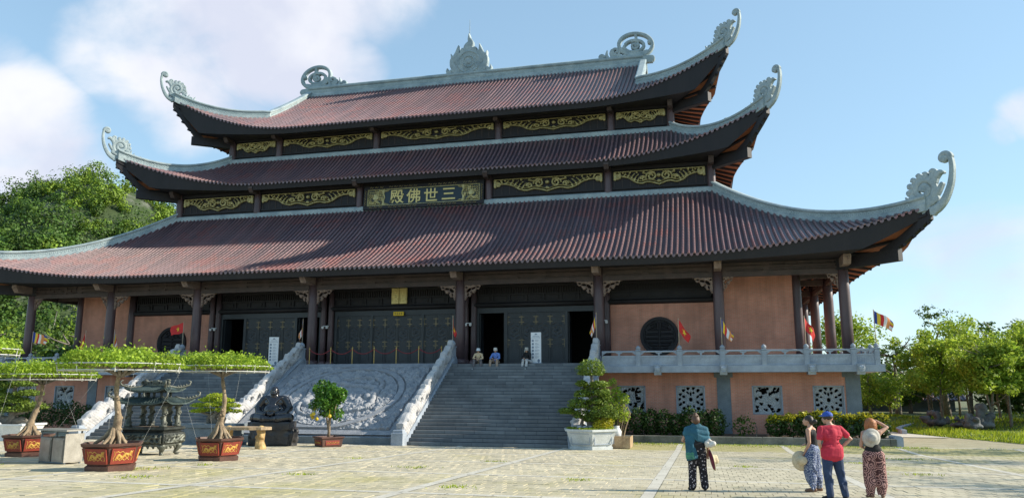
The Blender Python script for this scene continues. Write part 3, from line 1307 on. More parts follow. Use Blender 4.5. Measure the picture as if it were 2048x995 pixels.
def roof_tier(T, name_lab):
    # pan-tile bed, front and back, as one body with thickness
    n = 41
    P = []
    xs_ = np.linspace(-T.Xc, T.Xc, 81)
    b = MB()
    for back in (0, 1):
        P = []
        for x in xs_:
            y0, y1 = float(T.ye_(x)), float(T.top(x))
            row = []
            for q in range(13):
                y = y0 + (y1 - y0) * q / 12
                row.append((x, (2 * YC - y) if back else y, float(T.z(x, y))))
            P.append(row if not back else row[::-1])
        b.grid(P)
    # sides: between the side eave and the hip / upper line
    Yc2 = 2 * YC - T.Yc
    prof = []
    for y in np.linspace(T.Yc, Yc2, 61):
        ym = min(y, 2 * YC - y)
        half = YC - T.Yc
        wv = np.clip((abs(y - YC) - (half - (T.Xc - T.Xs) * .8)) / ((T.Xc - T.Xs) * .8), 0, 1)
        xo = T.xe + (T.Xc - T.xe) * wv ** 2
        zo = T.ze + (T.zc - T.ze) * wv ** T.p
        zf = T.fz(T.Xs + wv * (T.Xc - T.Xs))
        if ym < T.Yh:
            xi = T.Xt + (T.Yh - ym) / (T.Yh - T.Yc) * (T.Xc - T.Xt)
            zi = float(T.z(xi, ym))
        else:
            xi, zi = T.Xt, float(T.z(T.Xt, T.Yh)) if T is T3 else T.zt
        prof.append((y, xo, zo, xi, zi, zf))
    for s in (-1, 1):
        P = []
        for y, xo, zo, xi, zi, zf in prof:
            row = []
            for q in range(9):
                v = q / 8
                x = xo + (xi - xo) * v
                z = zo + (zi - zo) * (v * .8 + v * v * .2)
                row.append((s * x, y, z))
            P.append(row if s < 0 else row[::-1])
        b.grid(P)
    if T is T3:
        for s in (-1, 1):
            zk = float(T.z(T.Xt, T.Yh))
            b.add([(s * 15.5, T.Yh, zk), (s * 15.5, 2 * YC - T.Yh, zk), (s * 15.5, YC, T.zt)], [(0, 1, 2) if s > 0 else (2, 1, 0)])
    rf = HP(b, 'roof', M['pan'], label=name_lab)
    # rows of cover tiles
    k = int(T.Xc / ROLL)
    more_ = MB()
    for q in range(-k, k + 1):
        r = tile_row(T, q * ROLL)
        if r:
            if T is T1 or (T is T3 and abs(q) <= 52):
                me = mesh_np('tile_row', r[0], r[1], M['tile'], smooth=False)
                link('tile_row', me, rf)
            else:
                more_.add(*r)
    if more_.V:
        more_.build('tile_rows', M['tile'], rf, kind='stuff')
    # rows on the side slopes, joined
    sd = MB()
    for s in (-1, 1):
        for y in np.arange(T.Yc + .3, Yc2 - .3, ROLL):
            pv_ = [np.interp(y, [p[0] for p in prof], [p[i] for p in prof]) for i in range(1, 5)]
            xo, zo, xi, zi = pv_
            if xo - xi < .4:
                continue
            V, F = [], []
            for q in range(9):
                v = q / 8
                x, z = xo + (xi - xo) * v, zo + (zi - zo) * (v * .8 + v * v * .2)
                for e in range(4):
                    an = math.pi * e / 3
                    V.append((s * x, y - math.cos(an) * RR * s, z + math.sin(an) * RR + .02))
            for i in range(8):
                for e in range(3):
                    F.append((i * 4 + e, i * 4 + e + 1, (i + 1) * 4 + e + 1, (i + 1) * 4 + e))
            F.append((3, 2, 1, 0))
            sd.add(V, F)
    sd.build('side_tiles', M['tile'], rf, kind='stuff')
    # drip tiles between the rows along the front eave
    dr = MB()
    for q in range(-k, k):
        x = (q + .5) * ROLL
        if abs(x) > T.Xc - .3:
            continue
        V = []
        for a in (-.09, 0, .09):
            y = float(T.ye_(x + a)) - .03
            z = float(T.z(x + a, y))
            d_ = .05 + .07 * math.cos(a / .09 * math.pi / 2)
            V += [(x + a, y, z + .05), (x + a, y, z - d_), ]
        dr.add(V, [(2 * i, 2 * i + 1, 2 * i + 3, 2 * i + 2) for i in range(2)])
    dr.build('drip_tiles', M['tile'], rf, kind='stuff')
    # eave boards and boarded undersides
    for back in (0, 1):
        f = MB()
        so = MB()
        A = []
        Bp = []
        for x in np.linspace(-T.Xc + .05, T.Xc - .05, 81):
            y = float(T.ye_(x)) + .06
            zt_, zb_ = float(T.z(x, y)) - .05, float(T.fz(x))
            yb_ = y + .10
            yi = T.yw
            fy = (lambda v: 2 * YC - v) if back else (lambda v: v)
            A.append([(x, fy(y), zt_), (x, fy(yb_), zb_)])
            xi = min(abs(x), T.xi) * (1 if x > 0 else -1)
            mid = (zb_ * .5 + T.zi * .5)
            Bp.append([(x, fy(yb_), zb_), ((x + xi) / 2, fy((yb_ + yi) / 2), mid + .02), (xi, fy(yi), T.zi)])
        f.grid(A if back else [r[::-1] for r in A])
        so.grid(Bp if back else [r[::-1] for r in Bp])
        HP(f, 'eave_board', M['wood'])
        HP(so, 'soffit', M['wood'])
    for s in (-1, 1):
        so = MB()
        f = MB()
        ra = MB()
        A, Bp = [], []
        for y, xo, zo, xi_, zi_, zf in prof:
            yi = min(max(y, T.yw), 2 * YC - T.yw)
            A.append([(s * (xo - .06), y, zo - .05), (s * (xo - .16), y, zf)])
            Bp.append([(s * (xo - .16), y, zf), (s * T.xi, yi, T.zi + .35)])
        f.grid(A if s > 0 else [r[::-1] for r in A])
        so.grid(Bp if s > 0 else [r[::-1] for r in Bp])
        for q in range(0, len(prof), 2):
            y, xo, zo, xi_, zi_, zf = prof[q]
            yi = min(max(y, T.yw), 2 * YC - T.yw)
            ra.tube([(s * (xo - .2), y, zf - .02), (s * T.xi, yi, T.zi + .31)], .11, 6)
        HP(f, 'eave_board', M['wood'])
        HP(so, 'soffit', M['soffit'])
        HP(ra, 'rafters', M['wood'], kind='stuff')
    # hip beams under the four corners
    for s in (-1, 1):
        for bk_ in (0, 1):
            hb = MB()
            fy = (lambda v: 2 * YC - v) if bk_ else (lambda v: v)
            xi, yi = s * (T.xi - .2), T.yw + .2
            dx, dy = s * T.Xc - xi, T.Yc - yi
            pts = []
            for v in (0, .3, .55, .68):
                pts.append((xi + dx * v, fy(yi + dy * v), T.zi - .25 + .06 * v))
            hb.sweep(pts, [(-.2, -.35), (.2, -.35), (.2, .3), (-.2, .3)])
            pts = []
            z0_ = T.zi + .05
            for i, v in enumerate((.5, .62, .72, .82, .9, .96, 1.0)):
                u = (v - .5) / .5
                pts.append((xi + dx * v, fy(yi + dy * v), z0_ + (T.zc - .28 - z0_) * u ** 1.25))
            prof_ = []
            hb.sweep(pts, [(-.17, -.42), (.17, -.42), (.17, .1), (-.17, .1)])
            for i in range(1, len(pts) - 1):
                p = pts[i]
                hb.tube([(p[0], p[1] - .19, p[2] - .42), (p[0], p[1] + .19, p[2] - .42)], .10, 6)
            HP(hb, 'hip_beam', M['wood'])
    return rf


r1 = roof_tier(T1, 'broad lowest roof sweeping out over the gallery')
r2 = roof_tier(T2, 'narrow middle roof above the name board')
r3 = roof_tier(T3, 'steep top roof rising to the main ridge')

# ---- ridges
RP = [(a, b * .78) for a, b in [(-.27, -.35), (.27, -.35), (.27, .12), (.21, .16), (.21, .46), (.27, .50), (.30, .56), (.30, .66), (.20, .74), (-.20, .74), (-.30, .66), (-.30, .56), (-.27, .50), (-.21, .46), (-.21, .16), (-.27, .12)]]


def rings(mb, pts, zc, off, r=.115, step=.27):
    """chain of raised rings along both faces of a ridge"""
    pts = [Vector(p) for p in pts]
    d = 0
    for i in range(len(pts) - 1):
        a, b_ = pts[i], pts[i + 1]
        ln = (b_ - a).length
        t = (b_ - a).normalized()
        h = Vector((t.x, t.y, 0)).normalized()
        nrm = Vector((h.y, -h.x, 0))
        while d < ln:
            c = a + t * d + Vector((0, 0, zc))
            for sg in (-1, 1):
                V = []
                o = c + nrm * (off * sg)
                e = nrm * (.02 * sg)
                for k in range(8):
                    an = 2 * math.pi * k / 8
                    u = t * math.cos(an) + Vector((0, 0, 1)) * math.sin(an)
                    V += [o + u * r, o + u * r * .98 + e, o + u * r * .55 + e]
                F = []
                for k in range(8):
                    k2 = (k + 1) % 8
                    F += [(k * 3, k2 * 3, k2 * 3 + 1, k * 3 + 1), (k * 3 + 1, k2 * 3 + 1, k2 * 3 + 2, k * 3 + 2)]
                mb.add(V, F)
            d += step
        d -= ln


def hip_line(T, s, bk_):
    pts = []
    if T is T3:
        for q in range(9):
            y = YC - .3 + (T.Yh - YC + .3) * q / 8
            pts.append((T.Xt - .1, y, float(T.z(T.Xt - .1, y))))
    for q in range(0 if T is not T3 else 1, 19):
        x = T.Xt + (T.Xc - T.Xt - .1) * q / 18
        y = float(T.hipY(x))
        pts.append((x, y, float(T.z(x, y)) + .02))
    return [(s * x, (2 * YC - y) if bk_ else y, z) for x, y, z in pts]


# corner ornament, drawn for the lowest roof: x outward along the hip, z up
tipR = Relief(-2.4, 1.95, -.55, 3.1, .035)
tipR.st([(-2.3, -.12), (-1.5, .0), (-.8, .12), (-.2, .22), (.35, .45)], .17, .06)
tipR.st([(-.1, -.08), (.45, .0), (.95, .42), (1.33, 1.15), (1.5, 1.9), (1.5, 2.45), (1.42, 2.68)], (.22, .22, .18, .15, .125, .115, .115), .05)
tipR.st(spiral(1.17, 2.66, .30, .06, .1, 1.1), (.14, .09), .06)
tipR.disc(1.1, 2.62, .17, .08)
tipR.st(spiral(-.10, 1.18, .64, .12, -.7, 1.55), (.15, .15), .07, n=140)
tipR.disc(-.1, 1.2, .18, .08)
for a in (.9, 1.35, 1.8, 2.25, 2.7, 3.15, 3.6):
    cx, cz = -.10 + .70 * math.cos(a), 1.18 + .70 * math.sin(a)
    tipR.st([(cx, cz), (cx + .17 * math.cos(a), cz + .17 * math.sin(a)), (cx + .2 * math.cos(a + .7), cz + .26 * math.sin(a + .7))], (.17, .12, .05), .05)
tipR.st([(.5, 1.5), (.62, 1.9), (.5, 2.12), (.36, 2.1)], (.17, .15, .08), .06)
tipR.st([(.62, 1.75), (.85, 1.95), (1.05, 1.9)], (.16, .13, .06), .06)
tipR.st([(.1, .6), (.55, .8), (.9, 1.3)], (.16, .14, .1), .06)
tipR.st([(-.3, .5), (.1, .5), (.5, .55)], (.12, .2, .2), .06)
tipR.st(spiral(-.95, .42, .30, .06, -1.4, 1.2), (.1, .1), .06)
tipR.st(spiral(-1.6, .22, .22, .05, -1.4, 1.1), (.09, .09), .06)
for x, z in ((-1.3, .5), (-.75, .8), (-1.9, .3), (-1.05, .78)):
    tipR.st([(x, z - .22), (x - .02, z), (x - .1, z + .18)], (.1, .07, .02), .04)
for x in np.arange(-2.2, .4, .3):
    tipR.st([(x, -.15), (x + .12, -.27), (x + .25, -.15)], .07, .04)
tip_mb = MB()
tipR.out(tip_mb, .24, both=True, O=(0, -.12, 0))


def hips(T, rf, scale, drop):
    for s in (-1, 1):
        for bk_ in (0, 1):
            pts = hip_line(T, s, bk_)
            b = MB()
            b.sweep(pts, RP)
            h = HP(b, 'hip_ridge', M['ridge'])
            c = MB()
            rings(c, pts[:-1], .245, .212, .10, .24)
            c.build('ring_relief', M['ridge_pat'], h, kind='stuff')
            e = Vector(pts[-1])
            d = Vector(pts[-1]) - Vector(pts[-5])
            an = math.atan2(d.y, d.x)
            if bk_ and T is not T3:
                continue
            o = tip_obj(an, e + Vector((0, 0, drop)), scale)


me_tip = mesh_np('tip_ornament', tip_mb.V, tip_mb.F, M['ridge'])


def tip_obj(an, loc, sc):
    o = link('tip_ornament', me_tip, hall, loc)
    o.rotation_euler = (0, 0, an)
    o.scale = (sc, sc, sc)
    return o


hips(T1, r1, .93, -.25)
hips(T2, r2, .78, -.12)
hips(T3, r3, .76, .0)
# flashing ridges where the lower roofs meet the walls
for T in (T1, T2):
    b = MB()
    b.sweep([(-T.Xt, T.Yt - .05, T.zt + .02), (T.Xt, T.Yt - .05, T.zt + .02)], [(-.2, -.2), (.2, -.2), (.2, .12), (.1, .2), (-.1, .2), (-.2, .12)])
    HP(b, 'wall_ridge', M['ridge'])
b = MB()
b.sweep([(-15.6, YC, 29.75), (15.6, YC, 29.75)], [(-.36, -.5), (.36, -.5), (.36, .02), (.26, .1), (.26, .5), (.34, .55), (.38, .62), (.38, .74), (.25, .84), (-.25, .84), (-.38, .74), (-.38, .62), (-.34, .55), (-.26, .5), (-.26, .1), (-.36, .02)])
mr_ = HP(b, 'main_ridge', M['ridge'])
c = MB()
rings(c, [(-15.4, YC, 29.75), (15.4, YC, 29.75)], .30, .262, .10, .24)
c.build('ring_relief', M['ridge_pat'], mr_, kind='stuff')

# ridge-end scrolls
rl = Relief(-.6, 5.4, -.2, 3.1, .04)
t = np.linspace(0, 2 * math.pi, 40)
rl.st([(1.62 + 1.42 * math.cos(a), 1.72 + 1.02 * math.sin(a) + .12 * math.cos(a)) for a in t + .6], .15, .07, n=140)
rl.st([(1.75 + .82 * math.cos(a), 1.60 + .52 * math.sin(a)) for a in np.linspace(.5, 6.4, 24)], .13, .07, n=120)
rl.st(spiral(1.7, 1.62, .42, .08, 1.0, 1.4), (.08, .13), .06)
rl.disc(1.42, 1.66, .16, .08)
rl.disc(.42, 1.85, .2, .08)
rl.disc(2.62, 1.45, .2, .08)
rl.st([(1.55, 2.2), (1.6, 2.7)], .12, .05)
rl.st([(.7, .95), (1.3, .85), (2.2, 1.0), (2.9, 1.3)], .2, .06)
rl.rect(.2, 5.2, 0, .35, .03)
rl.st([(.3, .35), (1.6, .4), (3.0, .45), (5.2, .2)], (.28, .33, .42, .2), .06)
for x0_, k in ((2.7, 1.0), (3.2, .9), (3.7, .7), (2.2, .8)):
    rl.st([(x0_ - .5, .3), (x0_, .45 * k), (x0_ + .35, .85 * k), (x0_ + .3, 1.2 * k)], (.16, .2, .16, .07), .05)
rl.st(spiral(3.32, 1.28, .34, .1, -1.5, 1.0), (.14, .1), .06)
rl.st([(3.6, .8), (3.75, 1.15), (3.68, 1.5)], (.16, .12, .02), .05)
rl.st([(4.0, .7), (4.12, 1.05), (4.05, 1.45)], (.16, .11, .02), .05)
rl.st(spiral(4.55, .85, .24, .06, 3.0, -1.2), (.09, .1), .05)
rl.st([(4.2, .5), (4.7, .55), (5.1, .45)], (.15, .15, .1), .05)
mb = MB()
rl.out(mb, .34, both=True, O=(0, -.17, 0))
me_re = mesh_np('ridge_end_scroll', mb.V, mb.F, M['ridge'])
for s in (-1, 1):
    o = link('ridge_end_scroll', me_re, hall, (s * 16.6, YC, 29.85))
    o.rotation_euler = (0, 0, 0 if s < 0 else math.pi)
# flaming wheel in the middle of the ridge
rl = Relief(-2.5, 2.5, -.1, 4.6, .035)
rl.rect(-2.2, 2.2, 0, .42, .06)
rl.disc(0, 1.55, 1.22, .1)
rl.H = np.where(np.hypot(rl.X, rl.Z - 1.55) < 1.2, .06 + .03 * np.sin(rl.X * 17 + 2 * np.sin(rl.Z * 9)) * np.sin(rl.Z * 15), rl.H)
rl.st([(.52 * math.cos(a), 1.58 + .52 * math.sin(a)) for a in np.linspace(0, 6.4, 20)], .07, .14, n=90)
rl.st([(1.0 * math.cos(a), 1.55 + 1.0 * math.sin(a)) for a in np.linspace(0, 6.4, 20)], .10, .13, n=90)
rl.disc(0, 1.58, .3, .16)
for a in np.linspace(.2, 2.94, 7):
    rl.st(spiral(1.12 * math.cos(a), 1.6 + 1.12 * math.sin(a), .26, .06, a, 1.2), (.12, .12), .08)
rl.st([(0, 2.5), (-.08, 3.0), (.14, 3.4), (.02, 3.85), (.0, 4.3)], (.55, .42, .28, .14, .02), .09)
for s in (-1, 1):
    rl.st([(s * 1.05, 1.6), (s * 1.3, 2.0), (s * 1.12, 2.5), (s * 1.05, 2.9), (s * .98, 3.25)], (.28, .28, .22, .12, .02), .09)
    rl.st([(s * 1.1, .8), (s * 1.5, 1.3), (s * 1.62, 1.8), (s * 1.58, 2.1), (s * 1.7, 2.5)], (.3, .26, .18, .12, .02), .09)
    rl.st(spiral(s * 1.55, .72, .4, .1, 1.5, s * 1.2), (.16, .14), .08)
    rl.st(spiral(s * 1.95, .5, .28, .08, 1.5, s * 1.2), (.13, .1), .08)
    rl.st([(s * 1.8, .5), (s * 2.05, .85), (s * 2.02, 1.15)], (.16, .1, .02), .07)
    rl.st([(s * .2, .35), (s * .8, .3), (s * 1.5, .2)], (.2, .24, .2), .1)
mb = MB()
rl.out(mb, .44, both=True, O=(0, -.22, 0))
mb.tube([(0, 0, 4.2), (0, 0, 5.75)], [.035, .015], 6)
HP(mb, 'flaming_wheel_finial', M['ridge'], loc=(.12, YC, 29.95))

# ------------------------------------------------------------------ clerestory walls with gilded friezes

def gold_panel(w):
    """hanging cloud frieze, w half width"""
    rl = Relief(-w, w, -1.28, .04, .03)
    rl.st([(-w + .1, -.06), (0, -.06), (w - .1, -.06)], .045, .04, n=90)
    k = w / 4.0
    for s in (-1, 1):
        rl.st([(s * (w - .12), -.1), (s * (w - .12), -.62)], .10, .05)
        rl.st(spiral(s * (w - .32), -.45, .2, .05, 1.0 if s > 0 else 2.1, s * 1.2), .07, .05)
        low = [(s * (w - .1), -.60), (s * w * .86, -.42), (s * w * .74, -.46), (s * w * .62, -.62), (s * w * .52, -.88), (s * w * .38, -1.02), (s * w * .25, -.92), (s * w * .12, -1.0), (0, -1.16)]
        rl.st(low, .062, .06, n=120)
        low2 = [(a, b + .17) for a, b in low[2:]]
        rl.st(low2, .035, .05, n=100)
        for a, b_, c_, e in ((.60, -.58, .50, -.22), (.53, -.74, .42, -.30), (.46, -.84, .36, -.42), (.68, -.50, .60, -.16), (.76, -.36, .70, -.12)):
            rl.st([(s * w * a, b_), (s * w * (a - .03), (b_ + e) / 2), (s * w * (c_ + .02), e)], (.06, .05, .015), .05)
        rl.st(spiral(s * w * .16, -.50, .36, .08, 0 if s > 0 else math.pi, s * 1.5), (.065, .07), .07, n=90)
        rl.st(spiral(s * w * .33, -.66, .22, .05, 0 if s > 0 else math.pi, s * 1.3), (.06, .055), .06)
        for q in range(5):
            rl.disc(s * w * (.18 + .15 * q), -.16, .075, .06)
        rl.st([(s * w * .10, -.2), (s * w * .22, -.3), (s * w * .34, -.24)], .06, .06)
        rl.st([(s * w * .86, -.12), (s * w * .84, -.3)], .07, .05)
    rl.disc(0, -.45, .15, .09)
    rl.disc(0, -.9, .12, .08)
    mb = MB()
    rl.out(mb, .07)
    return mb


gp = {}


def clerestory(xcol, y, z0, z1, zg0, zg1, skip=()):
    w = MB()
    xa, xb = xcol[0], xcol[-1]
    w.box(xa, xb, y + .05, y + .3, z0 - .6, z1)
    w.box(xa, xb, y - .1, y + .05, z0 - .4, z0 + .22)
    w.box(xa, xb, y - .06, y + .05, z0 + .40, z0 + .52)
    w.box(xa, xb, y - .12, y + .05, zg1 + .06, zg1 + .3)
    w.box(xa, xb, y - .02, y + .05, zg1 + .3, z1)
    for s, x in ((-1, xa), (1, xb)):
        w.box(min(x, x - s * .3), max(x, x - s * .3), y + .3, 2 * YC - y - .3, z0 - .6, z1)
    w.box(xa, xb, 2 * YC - y - .3, 2 * YC - y, z0 - .6, z1)
    HP(w, 'clerestory_wall', M['wood'])
    pl = MB()
    for i in range(len(xcol) - 1):
        x = xcol[i] + .4
        while x < xcol[i + 1] - .4:
            pl.box(x, x + .03, y + .02, y + .06, z0 + .52, zg1)
            x += .55
    HP(pl, 'batten', M['wood_l'], kind='stuff')
    for x in xcol:
        column(x, y - .02, z1, .26, z0 - .5, plinth=False)
        b_ = MB()
        b_.prism([(-.2, 0), (0, -.28), (1.2, -.28), (1.2, .14), (-.2, .14)], (x - .17, y - 1.0, z1 - .28), (0, 1, 0), (0, 0, 1), (.34, 0, 0))
        HP(b_, 'beam_end', M['wood_l'])
    for i in range(len(xcol) - 1):
        if i in skip:
            continue
        hw = (xcol[i + 1] - xcol[i]) / 2 - .36
        key = round(hw, 2)
        if key not in gp:
            q = gold_panel(hw)
            gp[key] = mesh_np('gilded_frieze', q.V, q.F, M['gold'])
        o = link('gilded_frieze', gp[key], hall, ((xcol[i] + xcol[i + 1]) / 2, y - .08, zg1))
        o.scale = (1, 1, (zg1 - zg0) / 1.2)


X2 = [-20.5, -13.57, -5, 5, 13.57, 20.5]
X3 = [-17.9, -13.57, -5, 5, 13.57, 17.9]
clerestory(X2, 6.45, 15.75, 17.95, 16.32, 17.42, skip=(2,))
clerestory(X3, 9.15, 21.05, 23.1, 21.75, 22.68)

# ------------------------------------------------------------------ name board
nb = thing('name_board', 'long black name board with four gold characters in a carved gilt frame', 'sign', (.1, 6.05, 15.62))
nb.rotation_euler = (R(-5), 0, 0)
b = MB()
b.box(-4.62, 4.62, 0, .12, 0, 1.78)
b.build('board', M['navy'], nb)
b = MB()
for x0, x1, z0, z1 in ((-4.62, 4.62, 0, .26), (-4.62, 4.62, 1.54, 1.80), (-4.62, -4.34, .26, 1.54), (4.34, 4.62, .26, 1.54)):
    b.box(x0, x1, -.10, .0, z0, z1)
fr = b.build('frame', M['wood'], nb)
b = MB()
for z in (.13, 1.67):
    for x in np.arange(-4.0, 4.1, .38):
        if abs(math.sin(x * 1.1)) > .35:
            b.tube([(x - .13, -.11, z - .03), (x - .05, -.12, z + .05), (x + .05, -.12, z - .05), (x + .13, -.11, z + .04)], .028, 5)
for x in (-4.48, 4.48):
    for z in np.arange(.4, 1.5, .2):
        b.tube([(x - .04, -.11, z - .08), (x + .05, -.12, z), (x - .04, -.11, z + .08)], .028, 5)
b.build('frame_carving', M['gold_dk'], fr, kind='stuff')
b = MB()
for x0, x1, z0, z1 in ((-4.34, 4.34, .26, .31), (-4.34, 4.34, 1.49, 1.54), (-4.34, -4.29, .31, 1.49), (4.29, 4.34, .31, 1.49)):
    b.box(x0, x1, -.06, .0, z0, z1)
b.build('gilt_border', M['gold'], nb)
for s in (-1, 1):
    rl = Relief(0, 1.62, 0, 1.18, .022)
    X, Z = rl.X, rl.Z
    n1 = np.sin(X * 21 + 2.5 * np.sin(Z * 13)) * np.sin(Z * 23 + 2 * np.sin(X * 17)) + .35 * np.sin(X * 41) * np.sin(Z * 37)
    F = (n1 + .12) * .03
    F = np.minimum(F, np.minimum(np.minimum(X, 1.18 - X), np.minimum(Z - .02, 1.16 - Z)))
    rl.put(F, .03 + .02 * n1)
    rl.disc(.6, .6, .22, .06)
    rl.rect(.5, .7, .4, .8, .07)
    rl.st([(.3, .15), (.6, .32), (.9, .15)], .06, .06)
    rl.st([(1.24, .02), (1.2, .3), (1.28, .6), (1.2, .9), (1.24, 1.16)], (.10, .06, .05, .06, .10), .05)
    rl.st([(1.2, 1.12), (1.4, 1.08), (1.6, 1.13)], (.06, .045, .03), .04)
    rl.st([(1.2, .06), (1.4, .1), (1.6, .05)], (.06, .045, .03), .04)
    mb = MB()
    rl.out(mb, .03)
    if s > 0:
        mb.V = [(-x, y, z) for x, y, z in mb.V]
        mb.F = [f[::-1] for f in mb.F]
    mb.build('gilt_carving', M['gold'], nb, loc=(s * 4.28, -.03, .31))


def text_mesh(txt, size, extrude, offset, name):
    cu = bpy.data.curves.new(name, 'FONT')
    cu.body = txt
    cu.size = size
    cu.extrude = extrude
    cu.offset = offset
    cu.align_x = 'CENTER'
    cu.align_y = 'CENTER'
    cu.resolution_u = 3
    o = bpy.data.objects.new(name, cu)
    COL.objects.link(o)
    dg = bpy.context.evaluated_depsgraph_get()
    me = bpy.data.meshes.new_from_object(o.evaluated_get(dg))
    bpy.data.objects.remove(o)
    return me


for ch, x in (("\u6bbf", -2.02), ("\u4f5b", -.72), ("\u4e16", .62), ("\u4e09", 1.98)):
    me = text_mesh(ch, 1.12, .03, .012, 'character')
    me.materials.clear()
    me.materials.append(M['gold_txt'])
    me.update()
    zs = [v.co.y for v in me.vertices]
    xs_ = [v.co.x for v in me.vertices]
    if not zs:
        continue
    cy, cx_ = (max(zs) + min(zs)) / 2, (max(xs_) + min(xs_)) / 2
    for v in me.vertices:
        v.co.y -= cy
        v.co.x -= cx_
    o = link('character', me, nb, (x, -.02, .90))
    o.rotation_euler = (R(90), 0, 0)
# yellow plaque and small notice over the middle doors
pq = thing('gilt_plaque', 'square gilt plaque of two carved panels hanging over the middle doors', 'plaque', (.21, 1.86, 8.15))
for s in (-1, 1):
    b = MB()
    xa, xb = sorted([s * .02, s * .53])
    b.box(xa, xb, -.05, .05, 0, 1.02)
    for z0, z1 in ((.04, .12), (.28, .34), (.9, .98)):
        b.box(xa + .04, xb - .04, -.08, -.05, z0, z1)
    for x in (xa + .04, xb - .09):
        b.box(x, x + .05, -.08, -.05, .12, .9)
    for q in range(4):
        b.ball(((xa + xb) / 2, -.05, .42 + .13 * q), (.1, .03, .055), 8, 5)
    b.ball(((xa + xb) / 2, -.05, .2), (.13, .03, .05), 8, 5)
    b.build('carved_panel', M['gold_txt'], pq)
nt_ = thing('small_notice', 'small yellow notice board below the gilt plaque', 'sign', (.135, 1.98, 7.38))
b = MB()
b.box(-.36, .36, -.03, .03, 0, .26)
b.build('board', M['yellow'], nt_)
b = MB()
for q in range(4):
    for k in range(3):
        b.box(-.27 + q * .145, -.17 + q * .145, -.036, -.03, .07 + .045 * k, .09 + .045 * k)
    b.box(-.23 + q * .145, -.21 + q * .145, -.036, -.03, .07, .19)
b.build('lettering', M['gold_dk'], nt_)


# ------------------------------------------------------------------ staircases and carved ramp
NS = 24
SY0, SY1 = -9.1, -2.0
rise, run = FZ / NS, (SY1 - SY0) / NS
for s, lab in ((1, 'wide dark stone staircase on the right, people sitting on its top step'), (-1, 'wide dark stone staircase on the left, behind the incense burner')):
    st = thing('stone_staircase', lab, 'staircase', (s * 9.28, SY0, 0))
    for i in range(NS):
        b = MB()
        y = i * run
        b.bbox(-4.05, 4.05, y + RNG.uniform(-.006, .006), y + run + .12, rise * i - (.15 if i == 0 else .01), rise * (i + 1) - .003 + RNG.uniform(-.003, .003), .018)
        b.build('step', M['stone_d'], st)
    b = MB()
    b.prism([(0.2, -.2), (SY1 - SY0 + .3, -.2), (SY1 - SY0 + .3, FZ - .25)], (-4.05, .2, -.15), (0, 1, 0), (0, 0, 1), (8.1, 0, 0))
    b.build('stair_core', M['stone_d'], st)

M['ramp'] = mat('carved_slab_stone', (.33, .335, .35), (.22, .235, .26), .7, 2.2, .02, 16)
rp_ = thing('carved_ramp', 'sloping grey stone slab between the stairs carved with coiling dragons in a ring', 'carved slab', (0, SY0, 0))
nu, nv = 300, 250
U, Vv = np.meshgrid(np.linspace(-4.6, 4.6, nu), np.linspace(0, 1, nv))
sl = 8.0
Y2d = Vv * sl
D = np.zeros_like(U)
cx, cy = 0.0, 3.9
rad = np.hypot(U - cx, (Y2d - cy))
th = np.arctan2(Y2d - cy, U - cx)


def fbm(x, y, seed, oct_=4):
    r = np.random.default_rng(seed)
    o = np.zeros_like(x)
    a, f = 1.0, 1.0
    for k in range(oct_):
        for q in range(3):
            an, ph = r.uniform(0, 6.28, 2)
            o += a * np.sin(f * (x * math.cos(an) + y * math.sin(an)) + ph + 1.7 * np.sin(f * .7 * (x * math.sin(an) - y * math.cos(an)) + ph * 2))
        a *= .55
        f *= 1.9
    return o / 4.5


cl = fbm(U * 3.1, Y2d * 3.1, 3)
c2 = fbm(U * 5.5 + 3, Y2d * 5.5, 8)
D += .12 * np.clip(np.abs(cl) * 2.2, 0, 1) ** .8 + .06 * np.clip(np.abs(c2) * 2, 0, 1)
# two serpentine dragon bodies round a pearl
BODY = np.zeros_like(U)
for k, ph in ((1, 0.), (1, math.pi)):
    for q in np.linspace(0, 1, 150):
        an = ph + 2.9 * q * math.pi * .62
        rr_ = 1.25 + 1.0 * q + .28 * math.sin(q * 19)
        px, py = cx + rr_ * math.cos(an) * 1.25, cy + rr_ * math.sin(an)
        d_ = np.hypot(U - px, Y2d - py)
        w_ = .26 * (1 - .6 * q)
        D = np.where(d_ < w_ * 1.25, np.minimum(D, .02), D)
        BODY = np.maximum(BODY, .24 * np.sqrt(np.clip(1 - (d_ / w_) ** 2, 0, 1)) * (1 - .25 * (math.sin(q * 150) > 0)))
D = np.maximum(D, BODY)
D = np.maximum(D, .22 * np.sqrt(np.clip(1 - (rad / .42) ** 2, 0, 1)))
ring = np.abs(rad - 3.35)
D = np.where(ring < .17, .13, np.where(ring < .24, .0, D))
edge_ = np.minimum(np.minimum(4.6 - np.abs(U), Y2d - .0), sl - Y2d)
D = np.where(edge_ < .42, .05, np.where(edge_ < .52, -.02, D))
nrm = np.array([-(FZ - .42), 7.0])
nrm = nrm / np.hypot(*nrm)
P = np.stack([U, Vv * 7.0 + D * nrm[0], .42 + Vv * (FZ - .42) + D * nrm[1]], 2)
b = MB()
b.grid(P)
b.build('carved_face', M['ramp'], rp_, smooth=False)
b = MB()
b.prism([(-.02, -.15), (7.1, -.15), (7.1, FZ - .02), (7.02, FZ - .02), (.02, .38), (-.02, .38)], (-4.6, 0, 0), (0, 1, 0), (0, 0, 1), (9.2, 0, 0))
b.build('ramp_base', M['stone'], rp_)
b = MB()
b.bbox(-4.65, 4.65, -.14, 0.0, -.15, .36, .03)
b.build('plinth', M['pier'], rp_)

